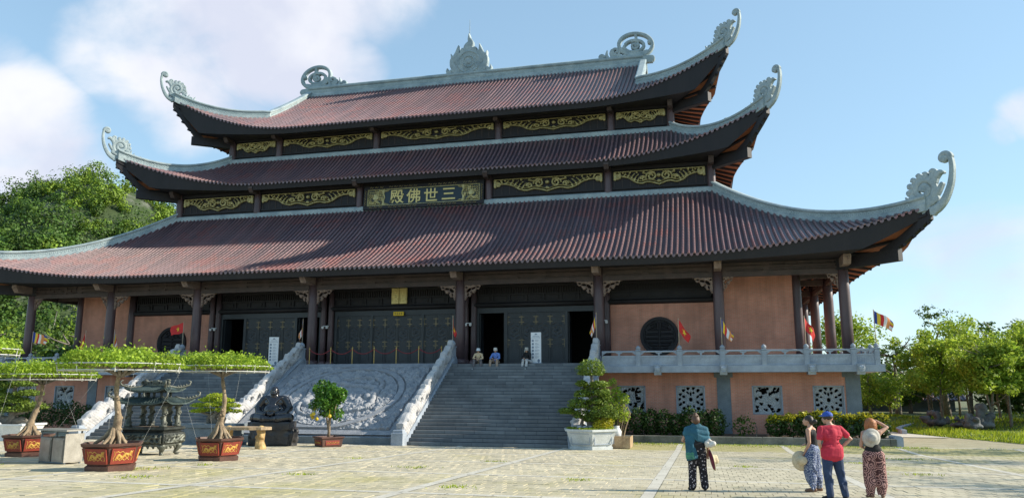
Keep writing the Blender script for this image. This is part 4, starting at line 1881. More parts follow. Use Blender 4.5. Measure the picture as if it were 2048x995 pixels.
# ------------------------------------------------------------------ dragon balustrades
SLP = FZ / (SY1 - SY0)
LEN = 7.9
rl = Relief(0, LEN, .2, 1.75, .04)
rl.rect(0, LEN - .05, .25, .52, .02)
ss = np.linspace(.1, 7.1, 70)
rl.st([(s_, .84 + .20 * math.sin(2 * math.pi * s_ / 1.45 + .6)) for s_ in ss], (.15, .19, .21, .24), .10, n=240)
for q in range(5):
    c = .6 + 1.45 * q
    rl.st(spiral(c + .05, 1.0, .26, .07, .5, 1.15), (.085, .085), .09)
    rl.st(spiral(c + .62, 1.05, .20, .05, 2.4, -1.1), (.075, .07), .08)
    rl.st([(c + .35, .6), (c + .45, .95), (c + .3, 1.26)], (.08, .09, .03), .08)
    rl.st([(c + .85, .55), (c + 1.0, .8), (c + 1.08, 1.16)], (.08, .08, .03), .08)
    rl.hole(.30 + 1.45 * q, .66, .19, .17)
    rl.hole(1.02 + 1.45 * q, .98, .10, .12)
for q in range(16):
    x_ = .3 + q * .44
    z_ = 1.02 + .20 * math.sin(2 * math.pi * x_ / 1.45 + .6)
    rl.st([(x_, z_), (x_ - .06, z_ + .18)], (.09, .03), .05)
rl.st([(6.4, .7), (6.9, .95), (7.3, 1.1), (7.62, 1.02)], (.27, .32, .34, .24), .14)
rl.st([(7.3, .9), (7.62, .72), (7.8, .66)], (.2, .16, .08), .12)
rl.st([(7.5, 1.2), (7.74, 1.2), (7.86, 1.32)], (.14, .12, .05), .1)
rl.disc(7.42, 1.25, .1, .22)
for q in range(4):
    rl.st([(7.0 - .12 * q, 1.1), (6.8 - .16 * q, 1.4 - .06 * q), (6.5 - .16 * q, 1.5 - .12 * q)], (.13, .09, .03), .09)
rl.st([(7.1, .5), (7.3, .7), (7.3, .9)], (.2, .2, .15), .1)
rl.H = rl.H + np.where(rl.F > .02, .012 * np.sin(rl.X * 40) * np.sin(rl.Z * 37), 0)
bm_ = MB()
rl.out(bm_, .22, both=True, O=(-.11, 0, 0), ex=(0, -1, -SLP), ez=(0, 0, 1), ey=(1, 0, 0))
bm_.F = bm_.F[:]
me_bal = mesh_np('dragon_panel', bm_.V, bm_.F, M['stone_w'])
rail = MB()
pr = [(-.27, -.35), (.27, -.35), (.27, .18), (.22, .22), (.22, .32), (-.22, .32), (-.22, .22), (-.27, .18)]
rail.sweep([(0, .35, 0), (0, -.25, 0), (0, -LEN - .05, -(LEN - .2) * SLP)], pr)
me_rail = mesh_np('sloping_base', rail.V, rail.F, M['stone'])
me_post = None


def post_mesh(w, h, cap=.34):
    b = MB()
    b.bbox(-w, w, -w, w, 0, h, .02)
    b.bbox(-w * 1.2, w * 1.2, -w * 1.2, w * 1.2, h, h + .07, .02)
    b.lathe([(w * .6, 0), (w * 1.05, cap * .2), (w * 1.15, cap * .45), (w * .8, cap * .75), (w * .25, cap * .95), (.01, cap)], (0, 0, h + .07), 10)
    for s in (-1, 1):
        b.box(-w * .6, w * .6, s * w - .012, s * w + .012, h * .35, h * .85)
        b.box(s * w - .012, s * w + .012, -w * .6, w * .6, h * .35, h * .85)
    return b


pm = post_mesh(.17, 1.0, .36)
me_bpost = mesh_np('top_post', pm.V, pm.F, M['stone'])
eb = MB()
eb.bbox(-.3, .3, -.28, .28, -.2, .62, .03)
eb.bbox(-.25, .25, -.2, .2, .62, .74, .03)
me_end = mesh_np('end_block', eb.V, eb.F, M['stone'])
for x, lab in ((-13.57, 'white carved dragon balustrade behind the incense burner, left edge of the left stair'), (-4.95, 'carved dragon balustrade behind the black statue, between left stair and carved slab'),
               (4.95, 'carved dragon balustrade between the carved slab and the right stair'), (13.57, 'carved dragon balustrade behind the cloud-pruned bonsai in the white pot')):
    t_ = thing('dragon_balustrade', lab, 'balustrade', (x, -1.5, 0), group='dragon balustrades of the stairs')
    link('dragon_panel', me_bal, t_, (0, 0, FZ + .12))
    link('sloping_base', me_rail, t_, (0, 0, FZ + .12))
    link('top_post', me_bpost, t_, (0, .2, FZ))
    link('end_block', me_end, t_, (0, -LEN - .05, 0))

# ------------------------------------------------------------------ balconies
PXS = [15.96, 18.19, 20.45, 22.58, 24.71, 27.01, 28.13]
pm = post_mesh(.12, .80, .24)
me_rp = mesh_np('rail_post', pm.V, pm.F, M['stone'])
hd = MB()
hd.prism([(0, 0), (.14, -.42), (.9, -.42), (.9, .12), (-.02, .12)], (-.19, 0, 0), (0, 1, 0), (0, 0, 1), (.38, 0, 0))
hd.ball((0, -.02, -.1), (.17, .1, .16), 10, 6)
hd.ball((-.1, -.08, -.03), .05, 6, 4)
hd.ball((.1, -.08, -.03), .05, 6, 4)
hd.tube([(-.12, -.04, -.24), (0, -.08, -.27), (.12, -.04, -.24)], .035, 5)
me_hd = mesh_np('carved_bracket', hd.V, hd.F, M['stone'])
me_span = {}


def rail_span(L_):
    b = MB()
    b.box(0, L_, -.05, .05, 0, .08)
    b.box(0, L_, -.05, .05, .46, .54)
    b.box(0, L_, -.025, .025, .08, .46)
    b.tube([(0, 0, .755), (L_, 0, .755)], .05, 8)
    n = 2
    for q in range(n):
        a, c = L_ * q / n, L_ * (q + 1) / n
        for x0, x1, z0, z1 in ((a, a + .06, .08, .46), (c - .06, c, .08, .46), (a + .16, c - .16, .14, .16), (a + .16, c - .16, .38, .40), (a + .16, a + .18, .16, .38), (c - .18, c - .16, .16, .38)):
            b.box(x0, x1, -.042, .042, z0, z1)
    b.prism([(-.22, .2), (-.14, .12), (-.05, .1), (-.05, 0), (.05, 0), (.05, .1), (.14, .12), (.22, .2), (.1, .17), (-.1, .17)], (L_ / 2, -.045, .54), (1, 0, 0), (0, 0, 1), (0, .09, 0))
    for e in (.14, L_ - .14):
        b.prism([(-.14, .2), (-.14, 0), (.14, .2)] if e < 1 else [(-.14, .2), (.14, 0), (.14, .2)], (e, -.045, .54), (1, 0, 0), (0, 0, 1), (0, .09, 0))
    return b


for s, lab in ((1, 'grey stone balcony with panelled railing on the right wing'), (-1, 'grey stone balcony with panelled railing on the left wing')):
    bal = thing('balcony', lab, 'balcony', (s * 20.9, -2.2, 3.56))
    ox = s * 20.9
    b = MB()
    xa, xb = sorted([s * 13.85 - ox, s * 28.45 - ox])
    b.bbox(xa, xb, 0, 1.3, 0, .37, .02)
    b.build('slab', M['stone'], bal)
    b = MB()
    xa, xb = sorted([s * 27.32 - ox, s * 28.45 - ox])
    b.bbox(xa, xb, 1.302, 38, 0, .37, .02)
    b.build('side_slab', M['stone'], bal)
    for x in PXS:
        link('rail_post', me_rp, bal, (s * x - ox, .14, .36))
    yy_ = [1.62, 3.8, 6.0, 8.2, 10.4, 12.6, 14.8, 17, 19.2, 21.4, 23.6, 25.8]
    for y in yy_:
        link('rail_post', me_rp, bal, (s * 28.13 - ox, y, .36))
    xs_ = [13.85] + PXS
    for i in range(len(xs_) - 1):
        L_ = xs_[i + 1] - xs_[i] - .2
        m_ = rail_span(L_)
        m_.build('rail_panel', M['stone'], bal, loc=(min(s * (xs_[i] + .1), s * (xs_[i + 1] - .1)) - ox, .14, .38))
    ys_ = [.14] + yy_
    for i in range(len(ys_) - 1):
        m_ = rail_span(ys_[i + 1] - ys_[i] - .2)
        o = m_.build('rail_panel', M['stone'], bal, loc=(s * 28.13 - ox, ys_[i] + .1, .38))
        o.rotation_euler = (0, 0, R(90))
    for x in (16.99, 20.46, 24.91, 27.28):
        link('carved_bracket', me_hd, bal, (s * x - ox, -.22, .28))

# ------------------------------------------------------------------ flags on the posts


def flag(x, y, z, kind, lab, ang, droop, w=1.05, h=.66, ph=1.45, lean=0.0):
    t_ = thing('flag', lab, 'flag', (x, y, z), group='flags on the railing posts')
    p = MB()
    p.tube([(0, 0, -.25), (lean, 0, ph + .05)], .022, 6)
    p.build('pole', M['flagpole'], t_)
    nu_, nv_ = 24, 8
    P = []
    rr_ = np.random.default_rng(int(abs(x) * 100) + 3)
    f0 = rr_.uniform(0, 6)

    def surf(u, v):
        # u along the fly, v down the hoist
        uu = u * w
        a = ang
        fold = .10 * math.sin(u * 7 + f0 + v * 1.2) * u ** .7
        d = droop
        along = uu * math.cos(d) + .06 * math.sin(v * 5) * u
        down = uu * math.sin(d) + .05 * math.sin(u * 6 + f0) * u
        comp = 1 - .35 * u * math.sin(d)
        px = lean * (1 - v * h / ph) + math.cos(a) * along - math.sin(a) * fold + math.cos(a) * v * h * .15 * math.sin(d) * 0
        py = math.sin(a) * along + math.cos(a) * fold
        return (px, py, ph - v * h * comp - down)
    for j in range(nv_ + 1):
        P.append([surf(i / nu_, j / nv_) for i in range(nu_ + 1)])
    b = MB()
    b.grid(P)
    if kind == 'r':
        c = b.build('cloth', M['red'], t_, smooth=True)
        sb = MB()
        for side in (-1, 1):
            pts = []
            for k in range(10):
                an = math.pi / 2 + k * math.pi / 5
                r_ = .30 if k % 2 == 0 else .12
                u, v = .5 + r_ * math.cos(an) * h / w, .5 - r_ * math.sin(an)
                q = Vector(surf(u, v))
                pts.append(q + Vector((-math.sin(ang), math.cos(ang), 0)) * .012 * side)
            q = Vector(surf(.5, .5)) + Vector((-math.sin(ang), math.cos(ang), 0)) * .02 * side
            sb.add(pts + [q], [(k, (k + 1) % 10, 10) for k in range(10)])
        sb.build('star', M['yellow'], c)
    else:
        ms = [M['blue'], M['yellow'], M['red'], M['flagwhite'], M['orange']]
        fm = []
        for j in range(nv_):
            for i in range(nu_):
                k = i // 4
                fm.append(k if k < 5 else min(4, int(j * 5 / nv_)))
        me = mesh_np('cloth', b.V, b.F, ms, fm=fm, smooth=True)
        link('cloth', me, t_)


M['flagpole'] = mat('flagpole_bamboo', (.45, .36, .26), (.35, .28, .2), .6, 4)
ZP = 4.95
for a in ((18.19, -2.06, ZP, 'r', 'red flag with a yellow star beside the right round window', 0.1, 1.0),
          (20.45, -2.06, ZP, 'm', 'five-coloured striped flag before the dark column right of the round window', .15, 1.0),
          (24.71, -2.06, ZP, 'r', 'red flag drooping before the inner corner columns of the right gallery', .5, .95),
          (28.13, -2.06, ZP, 'm', 'striped flag flying clear of the building at the right end of the balcony', .05, .55),
          (13.57, -1.3, 5.45, 'm', 'striped flag hanging beside the right door opening at the top of the right stair', 3.3, 1.25),
          (4.95, -1.3, 5.45, 'r', 'red flag hanging narrow beside the column left of the seated people', .9, 1.38),
          (-4.95, -1.3, 5.45, 'm', 'striped flag hanging narrow above the post left of the rope barrier', 4.4, 1.35),
          (-13.57, -1.3, 5.45, 'r', 'red flag spread out before the left round window', 2.95, .25),
          (-18.19, -2.06, ZP, 'm', 'striped flag hanging beside the slim column left of the left round window', .5, 1.35),
          (-20.45, -2.06, ZP, 'r', 'red flag hanging before the brick wall of the left end bay', 3.8, 1.35),
          (-24.71, -2.06, ZP, 'm', 'striped flag before the trees between the left gallery columns', .1, .3)):
    flag(*a, ph=1.75 if a[0] in (28.13,) else 1.5)

# ------------------------------------------------------------------ rope barrier, banner stands
M['velvet'] = mat('red_rope', (.22, .03, .035), (.15, .02, .025), .8, 8)
for k in range(7):
    x = -4.16 + 1.43 * k
    where = ('leftmost, beside the striped flag', 'second from the left end', 'third from the left end', 'fourth from the left end, below the gilt plaque', 'fifth from the left end, polished brightest', 'sixth, nearest the right balustrade in view', 'last, behind the dragon balustrade')[k]
    t_ = thing('barrier_post', 'slim brass rope post, ' + where, 'post', (x, -1.75, FZ), group='brass posts of the rope barrier')
    b = MB()
    b.lathe([(.16, 0), (.16, .02), (.05, .05), (.028, .08), (.028, .92)], (0, 0, 0), 12)
    b.build('stem', M['brass'], t_)
    b = MB()
    b.lathe([(.03, .92), (.05, .94), (.05, 1.0), (.03, 1.03), (.045, 1.07), (.02, 1.1)], (0, 0, 0), 10)
    b.build('finial', M['brass'], t_)
    if k < 6:
        b = MB()
        b.tube([(1.43 * q / 10 + x, -1.75, FZ + .95 - .30 * (1 - (2 * q / 10 - 1) ** 2)) for q in range(11)], .03, 6)
        o = b.build('barrier_rope', M['velvet'])
        w2 = ('leftmost, before the column', 'second from the left', 'third from the left', 'fourth from the left', 'fifth from the left', 'running behind the right balustrade')[k]
        tag(o, 'sagging dark red barrier rope, ' + w2, 'rope', 'ropes of the barrier')

for x, lab, rz, tilt, y in ((10.12, 'white printed notice stand beside the person in black on the stairs', 0, 0, -1.7), (-6.85, 'white printed notice stand leaning at the top of the left stair', .25, .05, -1.4)):
    t_ = thing('notice_stand', lab, 'notice stand', (x, y, FZ), rz)
    b = MB()
    b.box(-.30, .30, -.02, .02, .02, 1.78)
    o = b.build('board', M['white'], t_)
    f_ = MB()
    f_.box(-.33, .33, -.12, .2, 0, .05)
    f_.tube([(0, .05, .03), (0, .05, 1.7)], .02, 6)
    f_.build('stand', M['stone'], t_)
    q = MB()
    q.prism([(-.09, 1.64), (.09, 1.64), (.05, 1.69), (0, 1.72), (-.05, 1.69)], (0, -.026, 0), (1, 0, 0), (0, 0, 1), (0, .006, 0))
    q.box(-.2, .2, -.026, -.02, 1.55, 1.57)
    q.box(-.24, .24, -.026, -.02, 1.47, 1.49)
    rr_ = random.Random(3)
    for k in range(6):
        z = 1.25 - k * .19
        q.box(-.24, -.13, -.026, -.02, z, z + .1)
        q.box(-.20, -.16, -.026, -.02, z + .1, z + .13)
        for m_ in range(3):
            q.box(-.05, -.05 + rr_.uniform(.12, .27), -.026, -.02, z + .01 + .045 * m_, z + .022 + .045 * m_)
    q.ball((.16, -.02, .16), (.08, .006, .1), 8, 5)
    q.box(.13, .19, -.026, -.02, .03, .1)
    q.build('print', M['ink_l'], o, kind='stuff')


# ------------------------------------------------------------------ foliage
def leaves(P, size, up=.4, jit=.35, aspect=.55, out=None):
    """folded diamond leaves at points P; returns vertices and quads"""
    n = len(P)
    nr = RNG.normal(size=(n, 3))
    nr[:, 2] += up * 2
    if out is not None:
        nr += out
    nr /= np.linalg.norm(nr, axis=1)[:, None] + 1e-9
    a = np.cross(nr, RNG.normal(size=(n, 3)))
    a /= np.linalg.norm(a, axis=1)[:, None] + 1e-9
    b = np.cross(nr, a)
    s = size * (1 + jit * RNG.uniform(-1, 1, n))[:, None]
    V = np.stack([P - a * s * .5, P + b * s * aspect * .5 + nr * s * .08, P + a * s * .5, P - b * s * aspect * .5 + nr * s * .08], 1).reshape(-1, 3)
    return V, np.arange(4 * n).reshape(n, 4)


def blobs(cents, rads, n, shell=.55, flat=1.0):
    """points spread through a set of ellipsoids, denser towards their surface"""
    cents, rads = np.array(cents, float), np.array(rads, float)
    if rads.ndim == 1:
        rads = np.stack([rads, rads, rads * flat], 1)
    wgt = rads[:, 0] * rads[:, 1]
    k = RNG.choice(len(cents), n, p=wgt / wgt.sum())
    d = RNG.normal(size=(n, 3))
    d /= np.linalg.norm(d, axis=1)[:, None]
    r = shell + (1 - shell) * RNG.uniform(0, 1, n) ** .5
    r *= 1 + .10 * RNG.normal(size=n)
    return cents[k] + d * rads[k] * r[:, None], d


def leaf_obj(name, V, Q, m, parent=None, kind=None, loc=None):
    me = mesh_np(name, V, Q, m)
    o = link(name, me, parent, loc)
    if kind:
        o["kind"] = kind
    return o


M['leaf_ficus'] = leaf_mat('ficus_leaves', (.17, .29, .022), (.42, .55, .06))
M['leaf_pine'] = leaf_mat('bonsai_needles', (.08, .14, .02), (.24, .32, .045), .25)
M['leaf_lime'] = leaf_mat('lime_leaves', (.26, .36, .02), (.5, .56, .05))
M['leaf_citrus'] = leaf_mat('citrus_leaves', (.03, .10, .012), (.12, .26, .03), .3, .35)
M['leaf_tree'] = leaf_mat('young_tree_leaves', (.17, .28, .025), (.46, .56, .07), .5)
M['leaf_dark'] = leaf_mat('dark_tree_leaves', (.04, .09, .016), (.14, .22, .035), .3)
M['leaf_hill'] = leaf_mat('hill_leaves', (.045, .10, .014), (.085, .155, .02), .12, .6, .16, .5, 1.45)
M['leaf_hill2'] = leaf_mat('hill_leaves_bright', (.13, .22, .018), (.20, .29, .026), .12, .6, .16, .6, 1.3)
M['leaf_hedge'] = leaf_mat('hedge_leaves', (.02, .05, .012), (.07, .125, .025), .25)
M['leaf_yellow'] = leaf_mat('golden_and_sunlit_leaves', (.22, .25, .015), (.55, .48, .03), .35)  # golden underplanting; also the sunlight coloured onto a hedge top
M['grass'] = leaf_mat('lawn_grass', (.17, .26, .018), (.46, .52, .04), .4)
M['bark'] = mat('bark', (.34, .26, .17), (.17, .125, .085), .9, 5, .02, 22)
M['bark_grey'] = mat('grey_bark', (.24, .21, .17), (.12, .105, .085), .9, 5, .02, 22)
M['glaze'] = mat('maroon_glaze', (.12, .058, .042), (.075, .036, .03), .42, 3, .003, 20)
M['panel_red'] = mat('pot_panel_red', (.30, .045, .025), (.20, .035, .02), .55, 5, .003, 30)
M['relief_gold'] = mat('pot_relief_gold', (.60, .36, .07), (.42, .23, .04), .5, 6, .003, 30)
M['pot_grey'] = mat('pale_concrete_pot', (.56, .585, .58), (.42, .45, .44), .7, 2, .006, 22)
M['earth'] = mat('pot_soil', (.12, .085, .055), (.07, .05, .035), .95, 6, .02, 16)
M['steel'] = mat('brushed_steel', (.40, .375, .33), (.28, .26, .225), .42, 3, .001, 40, metal=.35)
M['frame_white'] = mat('white_painted_pipe', (.58, .58, .56), (.46, .46, .44), .5, 4, fine=.05)


# ------------------------------------------------------------------ flat-topped ficus trees in red hexagonal pots
def hex_pot(par, r=.86, h=.74):
    b = MB()
    b.lathe([(r * .80, 0), (r * .82, .13), (r * .74, .17), (r * .77, .22), (r * .90, h - .12), (r * .98, h - .07), (r * 1.0, h), (r * .90, h), (r * .88, h - .1), (.02, h - .1)], (0, 0, 0), 6)
    pot = b.build('pot', M['glaze'], par)
    e = MB()
    e.lathe([(r * .87, h - .12), (r * .6, h - .07), (.01, h - .04)], (0, 0, 0), 12)
    e.build('soil', M['earth'], par)
    w = r * .82 * .80
    pn = MB()
    pn.box(-w / 2, w / 2, -.015, .02, 0, .36)
    for x0, x1, z0, z1 in ((-w / 2 - .03, w / 2 + .03, .36, .39), (-w / 2 - .03, w / 2 + .03, -.03, 0), (-w / 2 - .03, -w / 2, 0, .36), (w / 2, w / 2 + .03, 0, .36)):
        pn.box(x0, x1, -.025, .02, z0, z1)
    me_p = mesh_np('pot_panel', pn.V, pn.F, M['panel_red'])
    rl = Relief(-w / 2, w / 2, 0, .36, .0085)
    rl.st([(-.2, .08), (-.12, .2), (-.02, .13), (.06, .23), (.14, .2), (.2, .28)], (.02, .035, .04, .035, .03, .035), .02)
    rl.st(spiral(.12, .17, .08, .02, 0, 1.2), .017, .015)
    rl.st(spiral(-.1, .14, .06, .02, 2, 1.2), .016, .015)
    for x_, z_ in ((-.15, .27), (-.03, .27), (.0, .06), (.12, .07), (-.12, .06)):
        rl.st([(x_ - .05, z_), (x_, z_ + .03), (x_ + .05, z_ - .01)], .014, .012)
    for s in (-1, 1):
        rl.st([(s * (w / 2 - .05), .05), (s * (w / 2 - .03), .12), (s * (w / 2 - .06), .2), (s * (w / 2 - .03), .31)], .013, .012)
    mb = MB()
    rl.out(mb, .01)
    me_r = mesh_np('dragon_relief', mb.V, mb.F, M['relief_gold'])
    for k in range(6):
        an = math.pi / 6 + k * math.pi / 3
        d = r * .775 * math.cos(math.pi / 6) + .02
        o = link('pot_panel', me_p, pot, (d * math.cos(an), d * math.sin(an), .235))
        o.rotation_euler = (R(14), 0, an + math.pi / 2)
        # the relief belongs to the pot as a piece of its own beside its panel
        q = link('dragon_relief', me_r, pot, ((d + .012) * math.cos(an), (d + .012) * math.sin(an), .238))
        q.rotation_euler = (R(14), 0, an + math.pi / 2)
    return pot


def flat_tree(label, loc, rz, crown_r, base_z, lean, seed, thick=.54):
    global RNG
    RNG = np.random.default_rng(seed)
    t_ = thing('potted_ficus', label, 'potted tree', loc, rz, group='flat-topped trees in red pots')
    hex_pot(t_)
    rr_ = random.Random(seed)
    b = MB()
    cx, cy = lean
    pts = []
    rad = []
    for q in range(15):
        v = q / 14
        pts.append((cx * v + .075 * math.sin(v * 8 + seed), cy * v + .065 * math.cos(v * 7 + seed), .62 + v * (base_z - .5)))
        rad.append((.12 * (1 - v) ** 3 + .072 - .018 * v) * (1 + .14 * math.sin(v * 31 + seed)))
    b.tube(pts, rad, 10)
    for k in range(9):
        an = k * 2 * math.pi / 9 + rr_.uniform(-.3, .3)
        l_ = rr_.uniform(.28, .46)
        b.tube([(.05 * math.cos(an), .05 * math.sin(an), 1.15), (.2 * math.cos(an + .2), .2 * math.sin(an + .2), .9), (l_ * math.cos(an), l_ * math.sin(an), .72), (l_ * 1.15 * math.cos(an + .2), l_ * 1.15 * math.sin(an + .2), .64)], [.045, .06, .045, .018], 6)
    for k in range(6):
        q = rr_.randint(1, 6)
        an = rr_.uniform(0, 6.3)
        p = pts[q]
        b.ball((p[0] + rad[q] * .8 * math.cos(an), p[1] + rad[q] * .8 * math.sin(an), p[2]), .055, 7, 5)
    b.build('trunk', M['bark'], t_, smooth=True)
    br = MB()
    top = Vector(pts[-1])
    for k in range(13):
        an = k * 2 * math.pi / 13 + rr_.uniform(-.1, .1)
        m_ = crown_r * rr_.uniform(.75, .95)
        br.tube([top - Vector((0, 0, .25)), top + Vector((m_ * .4 * math.cos(an), m_ * .4 * math.sin(an), -.02)), top + Vector((m_ * math.cos(an), m_ * math.sin(an), .06))], [.06, .035, .015], 5)
    br.build('branches', M['bark_grey'], t_, kind='stuff')
    n = int(4300 * crown_r ** 2)
    rad_ = crown_r * np.sqrt(RNG.uniform(0, 1, n)) * (1 + .05 * RNG.normal(size=n))
    an = RNG.uniform(0, 2 * math.pi, n)
    prof = np.sqrt(np.clip(1 - (rad_ / (crown_r * 1.04)) ** 4, 0.02, 1))
    lump = .78 + .34 * np.sin(rad_ * 4 + 3 * np.sin(an * 2 + seed)) * np.sin(an * 3 + seed) + .12 * RNG.normal(size=n)
    z = RNG.uniform(0, 1, n) ** .6 * thick * np.clip(prof * lump, .12, 1.2)
    Pp = np.stack([rad_ * np.cos(an) + top.x, rad_ * np.sin(an) + top.y, base_z + .1 + z], 1)
    k = RNG.uniform(0, 1, n) < .02
    Pp[k, 2] += RNG.uniform(.05, .28, k.sum())
    V, Q = leaves(Pp, .095, .3)
    leaf_obj('crown', V, Q, M['leaf_ficus'], t_)
    f = MB()
    for zz, rr2 in ((base_z + .02, crown_r * .97), (base_z + .2, crown_r * 1.0)):
        f.tube([(top.x + rr2 * math.cos(a), top.y + rr2 * math.sin(a), zz) for a in np.linspace(0, 2 * math.pi, 37)], .015, 6, cap=False)
    for a in np.linspace(0, 2 * math.pi, 11)[:-1]:
        f.tube([(top.x + crown_r * .97 * math.cos(a), top.y + crown_r * .97 * math.sin(a), base_z - .03), (top.x + crown_r * math.cos(a), top.y + crown_r * math.sin(a), base_z + .24)], .014, 6)
    for a in (0.3, 1.8, 3.4, 5.0):
        f.tube([(top.x + crown_r * .97 * math.cos(a), top.y + crown_r * .97 * math.sin(a), base_z + .02), (.75 * math.cos(a), .75 * math.sin(a), .72)], .002, 4)
    f.build('support_frame', M['frame_white'], t_)
    return t_


flat_tree('flat-topped tree in the nearest red pot, before the incense burner', (3.32, -26.55, .54), R(-55), 1.62, 2.68, (.10, .05), 4)
flat_tree('flat-topped tree in a red pot beside the wooden table, left of the black statue', (3.54, -21.92, .39), R(-52), 1.56, 2.88, (.08, .03), 9)
flat_tree('flat-topped tree in a red pot partly behind the steel bins', (-3.95, -22.15, .40), R(-58), 1.75, 2.62, (.10, .30), 14)
flat_tree('flat-topped tree at the left edge, only its crown and white rings showing', (-2.9, -25.6, .51), R(-50), 1.30, 3.25, (.05, .02), 21, .5)

# ------------------------------------------------------------------ steel bins
t_ = thing('double_bin', 'pair of brushed steel litter bins under one flat roof, left of the nearest red pot', 'bin', (-.1, -24.75, gz(-24.75)), R(-14))
for x in (-.62, .02):
    b = MB()
    b.bbox(x, x + .56, -.28, .28, .06, .78, .02)
    o = b.build('bin_body', M['steel'], t_)
    b = MB()
    b.box(x + .03, x + .53, -.30, -.282, .12, .72)
    b.build('bin_door', M['steel'], o)
b = MB()
for x in (-.64, .60):
    b.box(x, x + .04, -.26, -.22, 0, 1.0)
    b.box(x, x + .04, .22, .26, 0, 1.0)
b.box(-.64, .64, -.26, -.22, .02, .06)
b.box(-.64, .64, .22, .26, .02, .06)
b.build('bin_frame', M['pier'], t_)
b = MB()
b.bbox(-.75, .78, -.36, .36, .98, 1.03, .015)
b.build('bin_roof', M['steel'], t_)
b = MB()
b.box(.64, .66, -.3, .3, .05, .9)
b.build('side_panel', M['steel'], t_)

# ------------------------------------------------------------------ bronze incense burner with a two-tier roof
M['bronze'] = mat('dark_bronze', (.065, .072, .065), (.032, .036, .034), .45, 4, .012, 24, metal=.5)
M['bronze_l'] = mat('worn_bronze', (.16, .17, .14), (.07, .075, .065), .5, 5, .012, 24, metal=.4)
M['bronze_tile'] = mat('verdigris_tiles', (.07, .10, .095), (.04, .06, .058), .5, 4, .006, 20, metal=.3)
cz = gz(-19.66)
ib_scale = (.92, .92, .80)
ib = thing('incense_burner', 'dark bronze incense burner with four columns and a two-tier roof, before the left stair', 'incense burner', (-.68, -19.9, cz), 0)
ib.scale = ib_scale
b = MB()
for x in (-.85, .85):
    for y in (-.45, .45):
        sx, sy = (1 if x > 0 else -1), (1 if y > 0 else -1)
        l = MB()
        l.tube([(x, y, .52), (x + sx * .05, y + sy * .04, .38), (x, y, .22), (x - sx * .05, y - sy * .03, .10), (x + sx * .06, y + sy * .05, .0)], [.17, .15, .09, .07, .10], 8)
        l.ball((x, y - .12 if y < 0 else y + .12, .42), (.13, .08, .12), 8, 6)
        l.build('leg', M['bronze_l'], ib, smooth=True)


def rbox_prof(b, w, d, prof, n=3):
    """box-like body: prof (scale inset, z)"""
    V, F = [], []
    for ins, z in prof:
        for x, y in ((-w - ins, -d - ins), (w + ins, -d - ins), (w + ins, d + ins), (-w - ins, d + ins)):
            V.append((x, y, z))
    m_ = len(prof)
    for i in range(m_ - 1):
        for k in range(4):
            k2 = (k + 1) % 4
            F.append((i * 4 + k, i * 4 + k2, (i + 1) * 4 + k2, (i + 1) * 4 + k))
    F.append((3, 2, 1, 0))
    F.append(tuple(range((m_ - 1) * 4, m_ * 4)))
    b.add(V, F)


b = MB()
rbox_prof(b, .95, .55, [(-.05, .40), (0, .46), (.08, .52), (.12, .66), (.13, .85), (.08, 1.0), (-.02, 1.06), (0, 1.10), (.06, 1.13), (.10, 1.16), (.10, 1.25), (.02, 1.28)])
body = b.build('body', M['bronze'], ib)
for nrm_, hw, hd_ in (((0, -1), .98, .70), ((1, 0), .58, 1.10), ((-1, 0), .58, 1.10), ((0, 1), .98, .70)):
    rl = Relief(-hw, hw, 0, .42, .025)
    X, Z = rl.X, rl.Z
    n1 = np.sin(X * 15 + 2.5 * np.sin(Z * 11)) * np.sin(Z * 17 + 2 * np.sin(X * 9))
    F = np.minimum((n1 + .35) * .05, np.minimum(np.minimum(X + hw, hw - X), np.minimum(Z - .02, .40 - Z)))
    rl.put(F, .03 + .03 * n1)
    mb = MB()
    nx_, ny_ = nrm_
    ex = (-ny_, nx_, 0)
    rl.out(mb, .03, O=(nx_ * hd_, ny_ * hd_, .54), ex=ex, ey=(-nx_, -ny_, 0))
    mb.build('relief', M['bronze_l'], body, kind='stuff')
    rl = Relief(-hw + .15, hw - .15, -.14, .14, .025)
    for q in range(int(hw * 8)):
        x_ = -hw + .25 + q * .25
        rl.st([(x_ - .1, .1), (x_, .02), (x_ + .03, -.08)], (.07, .05, .02), .03)
        rl.st(spiral(x_, .06, .08, .02, 0, 1.2), .03, .02)
    mb = MB()
    rl.out(mb, .05, O=(nx_ * (hd_ - .12), ny_ * (hd_ - .12), .40), ex=ex, ey=(-nx_, -ny_, 0))
    mb.build('apron', M['bronze_l'], body, kind='stuff')
b = MB()
b.box(-.9, .9, -.5, .5, 1.265, 1.283)
b.build('ash_bed', M['earth'], ib)
for x, y in ((-.82, -.42), (.82, -.42), (-.82, .42), (.82, .42), (-.42, .42), (.42, .42)):
    c = MB()
    c.lathe([(.15, 0), (.15, .07), (.10, .1), (.085, .85), (.12, .9), (.14, .95)], (x, y, 1.28), 12)
    for q in range(14):
        an = q * .75
        c.ball((x + .10 * math.cos(an), y + .10 * math.sin(an), 1.40 + q * .055), (.06, .06, .05), 6, 4)
    c.build('column', M['bronze_l'], ib, smooth=True)


